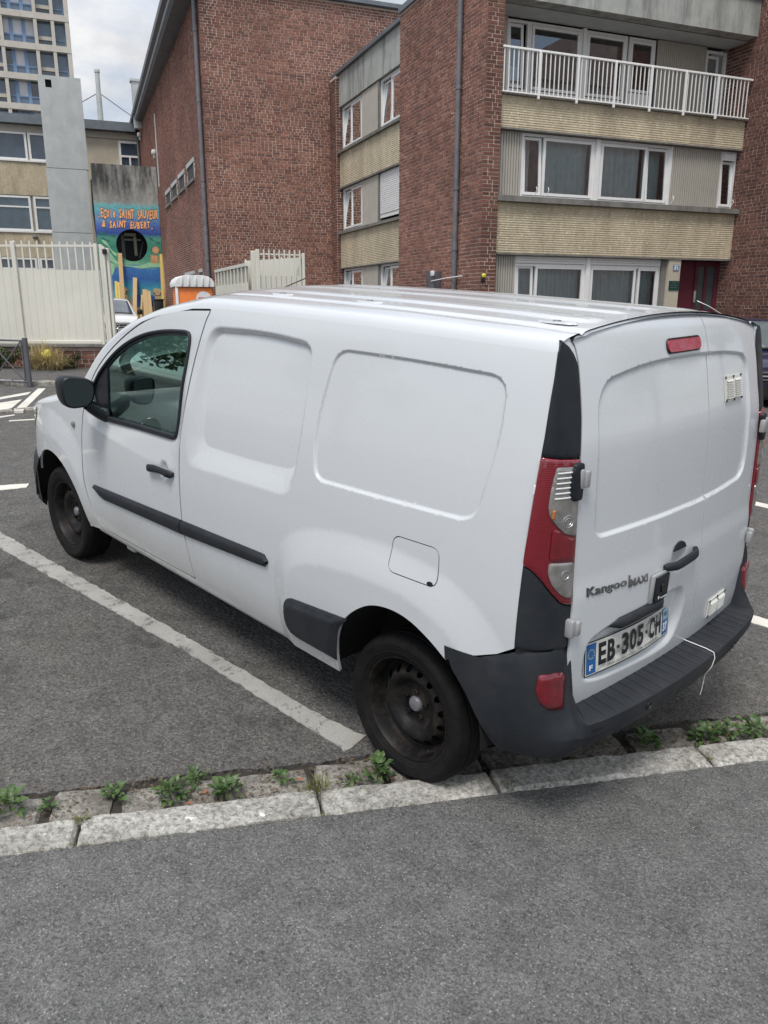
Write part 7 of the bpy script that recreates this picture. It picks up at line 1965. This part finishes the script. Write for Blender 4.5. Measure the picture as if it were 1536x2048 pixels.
for x, y, lab in ((0.413, 1.485, 'curled orange dry leaf in the gutter between two weeds'), (0.395, 1.560, 'pale orange dry leaf on the kerb edge below the larger weed'), (0.262, 1.232, 'small tan dry leaf below the road edge weed'), (0.0, 0.90, 'tan dry leaf beside the rear tyre weed'), (0.235, 1.17, 'brown twig like leaf in the gutter near the grass tuft')):
    m = MB()
    P = [(0.7 * a_, 0.7 * b_, c_) for a_, b_, c_ in ((-0.022, 0, 0.004), (-0.01, -0.009, 0.001), (0.006, -0.010, 0.003), (0.022, 0, 0.010), (0.006, 0.010, 0.006), (-0.01, 0.008, 0.004), (0, 0, 0.0))]
    a = rng.uniform(0, 6.28); ca, sa = math.cos(a), math.sin(a)
    m.add([(x + p[0] * ca - p[1] * sa, y + p[0] * sa + p[1] * ca, 0.012 + p[2]) for p in P], [(0, 1, 6), (1, 2, 6), (2, 3, 6), (3, 4, 6), (4, 5, 6), (5, 0, 6)], True)
    solo('dry_leaf', m, MAT['dry_leaf'], VF, (x, y, 0.012), lab, 'leaf', 'dry leaves in the gutter')
m = MB()
for i in range(900):                                        # crumbs of soil and dead leaf between the setts
    k = rng.uniform(-1.6, 3.0); n = rng.uniform(-0.525, -0.285); x, y, _ = kn(k, n); a = rng.uniform(0, 6.28); l = rng.uniform(0.004, 0.014); z = 0.006 + rng.uniform(0, 0.004)
    ca, sa = math.cos(a) * l, math.sin(a) * l
    m.add([(x - ca, y - sa, z), (x + sa * 0.5, y - ca * 0.5, z + 0.004), (x + ca, y + sa, z + 0.001), (x - sa * 0.5, y + ca * 0.5, z + 0.003)], [(0, 1, 2, 3)])
solo('leaf_litter', m, simple('leaf_crumbs', (0.11, 0.075, 0.045), 0.9, 0, 0.5, 30), VF, (0, 0, 0), kind='stuff')
# fine moss seam where pavement meets kerb
m = MB()
for i in range(420):
    k = rng.uniform(0.6, 2.1); n = -0.655 + rng.normal(0, 0.006); x, y, _ = kn(k, n); a = rng.uniform(0, 6.28); l = rng.uniform(0.006, 0.018)
    m.add([(x, y, 0.041), (x + 0.003 * math.cos(a), y + 0.003 * math.sin(a), 0.041), (x + l * 0.6 * math.cos(a + 1), y + l * 0.6 * math.sin(a + 1), 0.041 + l * 0.6)], [(0, 1, 2)])
solo('moss', m, MAT['moss'], VF, (0, 0, 0), kind='stuff')

# ------------------------------------------------------------------ planting by the low wall
def blades(name, root, cx, cy, z0, n, L, spread, mat, seed, wd=0.006, label=None):
    r = np.random.default_rng(seed); m = MB()
    for i in range(n):
        a = r.uniform(0, 2 * math.pi); l = L * r.uniform(0.55, 1.15); lean = r.uniform(0.15, 1.0) * spread; b = r.normal(0, 0.06, 2)
        pts = []
        for t in np.linspace(0, 1, 6):
            rad = lean * l * t**1.6; z = l * (t - 0.55 * lean * t**2.4)
            pts.append((cx + b[0] + rad * math.cos(a), cy + b[1] + rad * math.sin(a), max(z0 + z, z0 + 0.01)))
        w2 = wd * r.uniform(0.6, 1.4); nx, ny = -math.sin(a) * w2, math.cos(a) * w2
        m.grid([[(p[0] - nx * (1 - t), p[1] - ny * (1 - t), p[2]), (p[0] + nx * (1 - t), p[1] + ny * (1 - t), p[2])] for p, t in zip(pts, np.linspace(0, .95, 6))])
    return part(root, name, m, mat)
g = thing('dry_grass_clump', 'clump of long pale dry ornamental grass in front of the low brick wall', 'grass clump', FF, (-0.50, -0.28, 0.66))
blades('grass_blades', g, -0.56, -0.26, 0.66, 700, 0.62, 0.95, MAT['drygrass'], 1, 0.008)
blades('grass_blades', g, -0.38, -0.30, 0.66, 480, 0.52, 1.35, MAT['drygrass'], 2, 0.008)
blades('green_blades', g, -0.66, -0.22, 0.66, 120, 0.42, 0.7, MAT['moss'], 3)
yt = thing('yellow_plastic_bag', 'crumpled bright yellow plastic bag caught in the dry grass by the wall', 'plastic bag', FF, (-0.45, -0.30, 0.93))
mb = MB().lathe([(0.001, 0.0), (0.045, 0.01), (0.068, 0.05), (0.072, 0.10), (0.060, 0.145), (0.035, 0.165), (0.001, 0.17)], 20, lambda x, y, h: (-0.45 + x, -0.34 + y * 0.9 + 0.25 * (h - 0.08), 0.90 + h))
c_ = np.mean(mb.v, 0); rb = np.random.default_rng(4)
mb.v = [tuple(c_ + (np.array(p) - c_) * (1 + 0.16 * math.sin(19 * p[0] + 31 * p[2]) + rb.normal(0, 0.08)) * np.array([1.05, 0.8, 0.85])) for p in mb.v]
part(yt, 'bag', mb, MAT['yellow'], sharp=20)
def shrub(name, label, cx, cy, z0, rx, ry, h, n, mat, seed, leaf=0.03, frame=FF, cat='shrub', lobes=9):
    r = np.random.default_rng(seed)
    t = thing(name, label, cat, frame, (cx, cy, z0))
    m = MB(); st = MB(); L = []
    for k in range(lobes):
        a = r.uniform(0, 2 * math.pi); q = r.uniform(0, 0.75)
        L.append((cx + rx * q * math.cos(a), cy + ry * q * math.sin(a), z0 + h * r.uniform(0.25, 0.85), r.uniform(0.25, 0.45) * min(rx, h)))
        st.tube([(cx, cy, z0), (L[-1][0] * 0.6 + cx * 0.4, L[-1][1] * 0.6 + cy * 0.4, z0 + (L[-1][2] - z0) * 0.5), L[-1][:3]], [0.012, 0.008, 0.003], 5)
    V, F = [], []
    for i in range(n):
        c = L[int(r.integers(0, lobes))]; d = r.normal(0, 1, 3); d /= np.linalg.norm(d); q = r.uniform(0.5, 1.15)**0.6
        p = np.array(c[:3]) + d * c[3] * q * np.array([rx / h * 1.1, ry / h * 1.1, 1.0])
        if p[2] < z0: continue
        u = np.cross(d, r.normal(0, 1, 3)); u /= np.linalg.norm(u); v = np.cross(d + r.normal(0, 0.5, 3), u); v /= np.linalg.norm(v) + 1e-9
        s = leaf * r.uniform(0.6, 1.3); o = len(V)
        V += [p - u * s, p + v * s * 0.5, p + u * s, p - v * s * 0.5]; F.append((o, o + 1, o + 2, o + 3))
    m.add(V, F)
    part(t, 'crown', m, mat); part(t, 'stem', st, MAT['bark'])
    return t
shrub('shrub', 'dark green leafy bush behind the crossed barrier at the left edge', -1.22, -0.30, 0.66, 0.42, 0.22, 0.52, 2600, MAT['shrub'], 5, 0.022)
shrub('shrub', 'small green plant against the low brick wall right of the dry grass', -0.12, -0.10, 0.68, 0.17, 0.09, 0.34, 600, MAT['shrub'], 6, 0.018)
shrub('shrub', 'another dark bush along the low wall outside the left edge', -2.3, -0.30, 0.66, 0.55, 0.25, 0.5, 1500, MAT['shrub'], 7, 0.024)

# ------------------------------------------------------------------ trees behind the photographer, seen only as reflections
def tree(x, y, z, h, seed, label):
    r = np.random.default_rng(seed)
    t = thing('tree', label, 'tree', WF, (x, y, z), 'street trees behind the camera')
    tr = MB().tube([(x, y, z), (x + 0.05, y, z + h * 0.3), (x, y + 0.1, z + h * 0.55)], [0.18, 0.14, 0.09], 10)
    lob = []
    for k in range(16):
        a = r.uniform(0, 6.28); q = r.uniform(0.1, 1) * h * 0.26; zz_ = z + h * r.uniform(0.42, 0.95)
        c = (x + q * math.cos(a), y + q * math.sin(a), zz_); lob.append((c, h * r.uniform(0.09, 0.16)))
        tr.tube([(x, y + 0.05, z + h * r.uniform(0.3, 0.55)), ((c[0] + x) / 2, (c[1] + y) / 2, (zz_ + z + h * 0.4) / 2 + 0.2), c], [0.07, 0.045, 0.015], 6)
    part(t, 'trunk', tr, MAT['bark'])
    V, F = [], []
    for i in range(5200):
        c, rad = lob[int(r.integers(0, 16))]; d = r.normal(0, 1, 3); d /= np.linalg.norm(d)
        p = np.array(c) + d * rad * r.uniform(0.3, 1.1); u = r.normal(0, 1, 3); u /= np.linalg.norm(u); v = np.cross(u, r.normal(0, 1, 3)); v /= np.linalg.norm(v)
        s = r.uniform(0.06, 0.14); o = len(V); V += [p - u * s, p + v * s * 0.6, p + u * s, p - v * s * 0.6]; F.append((o, o + 1, o + 2, o + 3))
    part(t, 'crown', MB().add(V, F), MAT['treeleaf'])
for i, (x, y, h, lab) in enumerate(((-10.5, -15.5, 9.5, 'broad street tree behind the camera to the right'), (-13.5, -20.5, 11.5, 'tall street tree behind the camera farther to the right'), (-7.5, -21.5, 10.0, 'street tree along the road right of the van'), (17.0, 8.5, 7.0, 'street tree along the road left of the van'), (13.0, 12.5, 7.5, 'farther street tree along the road left of the van'))):
    tree(x, y, -0.6 if x < 0 else 0.3, h, 60 + i, lab)

# ------------------------------------------------------------------ the two other vehicles
def car(name, label, cat, frame, base, W2, H, Ln, hood_z, hood_l, ws_l, belt, paint, van_like, group=None):
    """base = middle of the front bumper on the ground; local a to the right as seen from the front, d backwards, z up"""
    t = thing(name, label, cat, frame, base)
    bx_, by_, bz_ = base
    q = lambda a, d, z: (bx_ + a, by_ + d, bz_ + z)
    D = [0.0, 0.05, 0.18, 0.45, hood_l * 0.8, hood_l, hood_l + ws_l * 0.5, hood_l + ws_l, hood_l + ws_l + 0.5, Ln * 0.8, Ln - 0.25, Ln]
    ZT = [hood_z * 0.78, hood_z * 0.88, hood_z * 0.95, hood_z * 0.985, hood_z, hood_z + 0.015, (hood_z + H) / 2 + 0.03, H - 0.05, H, H - 0.01, H - 0.08, H * 0.62]
    HWd = [W2 * 0.86, W2 * 0.93, W2 * 0.985, W2, W2, W2, W2, W2, W2, W2, W2 * 0.98, W2 * 0.9]
    rows = []
    for d, zt, hw in zip(D, ZT, HWd):
        ty = 1.0 if zt <= hood_z + 0.03 else 1.0 - 0.20 * (zt - hood_z) / max(H - hood_z, 0.1)
        zb = min(belt, zt - 0.03)
        sec = [(hw * 0.93, 0.20), (hw * 0.99, 0.35), (hw, 0.55), (hw * 0.985, zb), (hw * (0.985 * 0.3 + ty * 0.7 * 0.96), zb + (zt - zb) * 0.72), (hw * ty * 0.90, zt - 0.012), (hw * ty * 0.5, zt + 0.018), (0, zt + 0.025)]
        rows.append([q(-a, d, z) for a, z in sec] + [q(a, d, z) for a, z in sec[::-1][1:]])
    m = MB().grid(rows, smooth=True)
    m.add(rows[0], [tuple(range(len(rows[0])))]); m.add(rows[-1], [tuple(range(len(rows[-1]) - 1, -1, -1))])
    part(t, 'body', m, paint, sharp=40)
    # windscreen patch slightly proud of the skin
    i0, i1 = 5, 7; A0, A1, A2 = np.array(rows[5]), np.array(rows[6]), np.array(rows[7])
    up = np.array([0, -0.012, 0.012])
    def rowp(A, k): 
        c = A[7]; return [tuple(c + (A[j] - c) * k + up) for j in (4, 5, 6, 7, 8, 9, 10)]
    wsr = [rowp(A0 * 0.9 + A1 * 0.1, .93), rowp(A1, .93), rowp(A1 * 0.12 + A2 * 0.88, .92)]
    for rr3 in (wsr[0],):
        pass
    gl = part(t, 'windscreen', MB().grid([[p for p in r3[1:-1]] for r3 in wsr]), MAT['pane_d'] if van_like else MAT['pane_sky'])
    part(t, 'scuttle', MB().tube([tuple(np.array(p) + np.array([0, -0.03, -0.01])) for p in wsr[0][1:-1]], 0.022, 6), MAT['ink'])
    gz = hood_z * 0.78
    gr = part(t, 'grille', MB().rbox(q(-W2 * 0.60, -0.030, gz - 0.20), q(W2 * 0.60, 0.04, gz - 0.02), 0.03, 2), MAT['ink'])
    for k in range(2 if van_like else 3):
        z = gz - 0.06 - k * (0.085 if van_like else 0.055)
        part(t, 'grille_bar', MB().rbox(q(-W2 * 0.57, -0.045, z - 0.012), q(W2 * 0.57, -0.02, z + 0.012), 0.006, 1), MAT['chrome'] if (van_like or k == 1) else MAT['grey_post'], gr)
    part(t, 'number_plate', MB().rbox(q(-0.26, -0.055, gz - 0.35), q(0.26, -0.035, gz - 0.24), 0.005, 1), MAT['plate'])
    part(t, 'lower_grille', MB().rbox(q(-W2 * 0.66, -0.030, 0.36), q(W2 * 0.66, 0.03, gz - 0.38), 0.03, 2), MAT['ink'])
    part(t, 'front_skirt', MB().rbox(q(-W2 * 0.85, -0.02, 0.17), q(W2 * 0.85, 0.2, 0.34), 0.04, 2), MAT['ink'] if not van_like else paint)
    for s in (-1, 1):
        part(t, 'headlight', MB().rbox(q(s * W2 * 0.80 - 0.17, -0.015, gz - 0.15), q(s * W2 * 0.80 + 0.17, 0.22, gz + 0.02), 0.05, 3), MAT['clearlens'])
        mr2 = part(t, 'mirror', MB().rbox(q(s * (W2 + 0.13) - 0.10, hood_l + 0.10, belt + 0.02), q(s * (W2 + 0.13) + 0.10, hood_l + 0.22, belt + 0.22), 0.05, 2), MAT['ink'])
        for d in (0.75, Ln - 0.8):
            wr = part(t, 'wheel', MB().lathe([(0.001, -0.11), (0.2, -0.11), (0.29, -0.10), (0.315, -0.06), (0.315, 0.06), (0.29, 0.10), (0.2, 0.105), (0.001, 0.105)], 28, lambda x, y, h: q(s * (W2 - 0.10) + s * h, d + x, 0.315 + y)), MAT['tyre'])
            part(t, 'rim', MB().lathe([(0.20, 0.107), (0.19, 0.112), (0.06, 0.10), (0.001, 0.108)], 20, lambda x, y, h: q(s * (W2 - 0.10) + s * h, d + x, 0.315 + y)), MAT['silver'], wr)
    if not van_like:
        part(t, 'emblem', MB().rbox(q(-0.05, -0.055, gz - 0.15), q(0.05, -0.04, gz - 0.06), 0.01, 1), MAT['chrome'], gr)
    return t, q, gz, gr
MAT['pane_sky'] = simple('car_screen_glass', (0.10, 0.13, 0.135), 0.05, 0, 0.2, 2, coat=1.0)
mt_, q, gz, gr = car('white_minivan', 'white minivan with a black two-bar grille parked facing the street in the school yard', 'minivan', BF, (-6.22, 16.9, 0.17), 0.86, 1.83, 4.9, 1.24, 0.95, 0.75, 1.22, MAT['white2'], True)
em = part(mt_, 'emblem', MB().tube([q(0.115 * math.cos(a), -0.06, gz - 0.11 + 0.115 * math.sin(a)) for a in np.linspace(0, 2 * np.pi, 28)], 0.014, 6, cap=False), MAT['chrome'], gr)
m = MB()
for k in range(3):
    a = math.pi / 2 + k * 2 * math.pi / 3
    m.add([q(0.11 * math.cos(a), -0.062, gz - 0.11 + 0.11 * math.sin(a)), q(0.028 * math.cos(a + 1.05), -0.066, gz - 0.11 + 0.028 * math.sin(a + 1.05)), q(0, -0.075, gz - 0.11), q(0.028 * math.cos(a - 1.05), -0.066, gz - 0.11 + 0.028 * math.sin(a - 1.05))], [(0, 1, 2), (0, 2, 3)])
part(mt_, 'emblem_star', m, MAT['chrome'], gr)
tx = text_mesh('ED-218-WZ', 0.115, 0.0, 0.004, 'CENTER').xf(Matrix.Translation(q(0, -0.058, gz - 0.335)) @ Matrix.Rotation(math.radians(90), 4, 'X'))
part(mt_, 'plate_lettering', tx, MAT['ink'])
CF = Matrix(((FR.x, -FR.y, 0, 2.646), (FR.y, FR.x, 0, -9.468), (0, 0, 1, 0), (0, 0, 0, 1)))
car('navy_car', 'dark navy car facing the street at the right edge behind the van', 'car', CF, (0.42, 0.02, 0.235), 0.80, 1.345, 3.9, 0.83, 0.85, 0.62, 0.80, MAT['navy'], False)
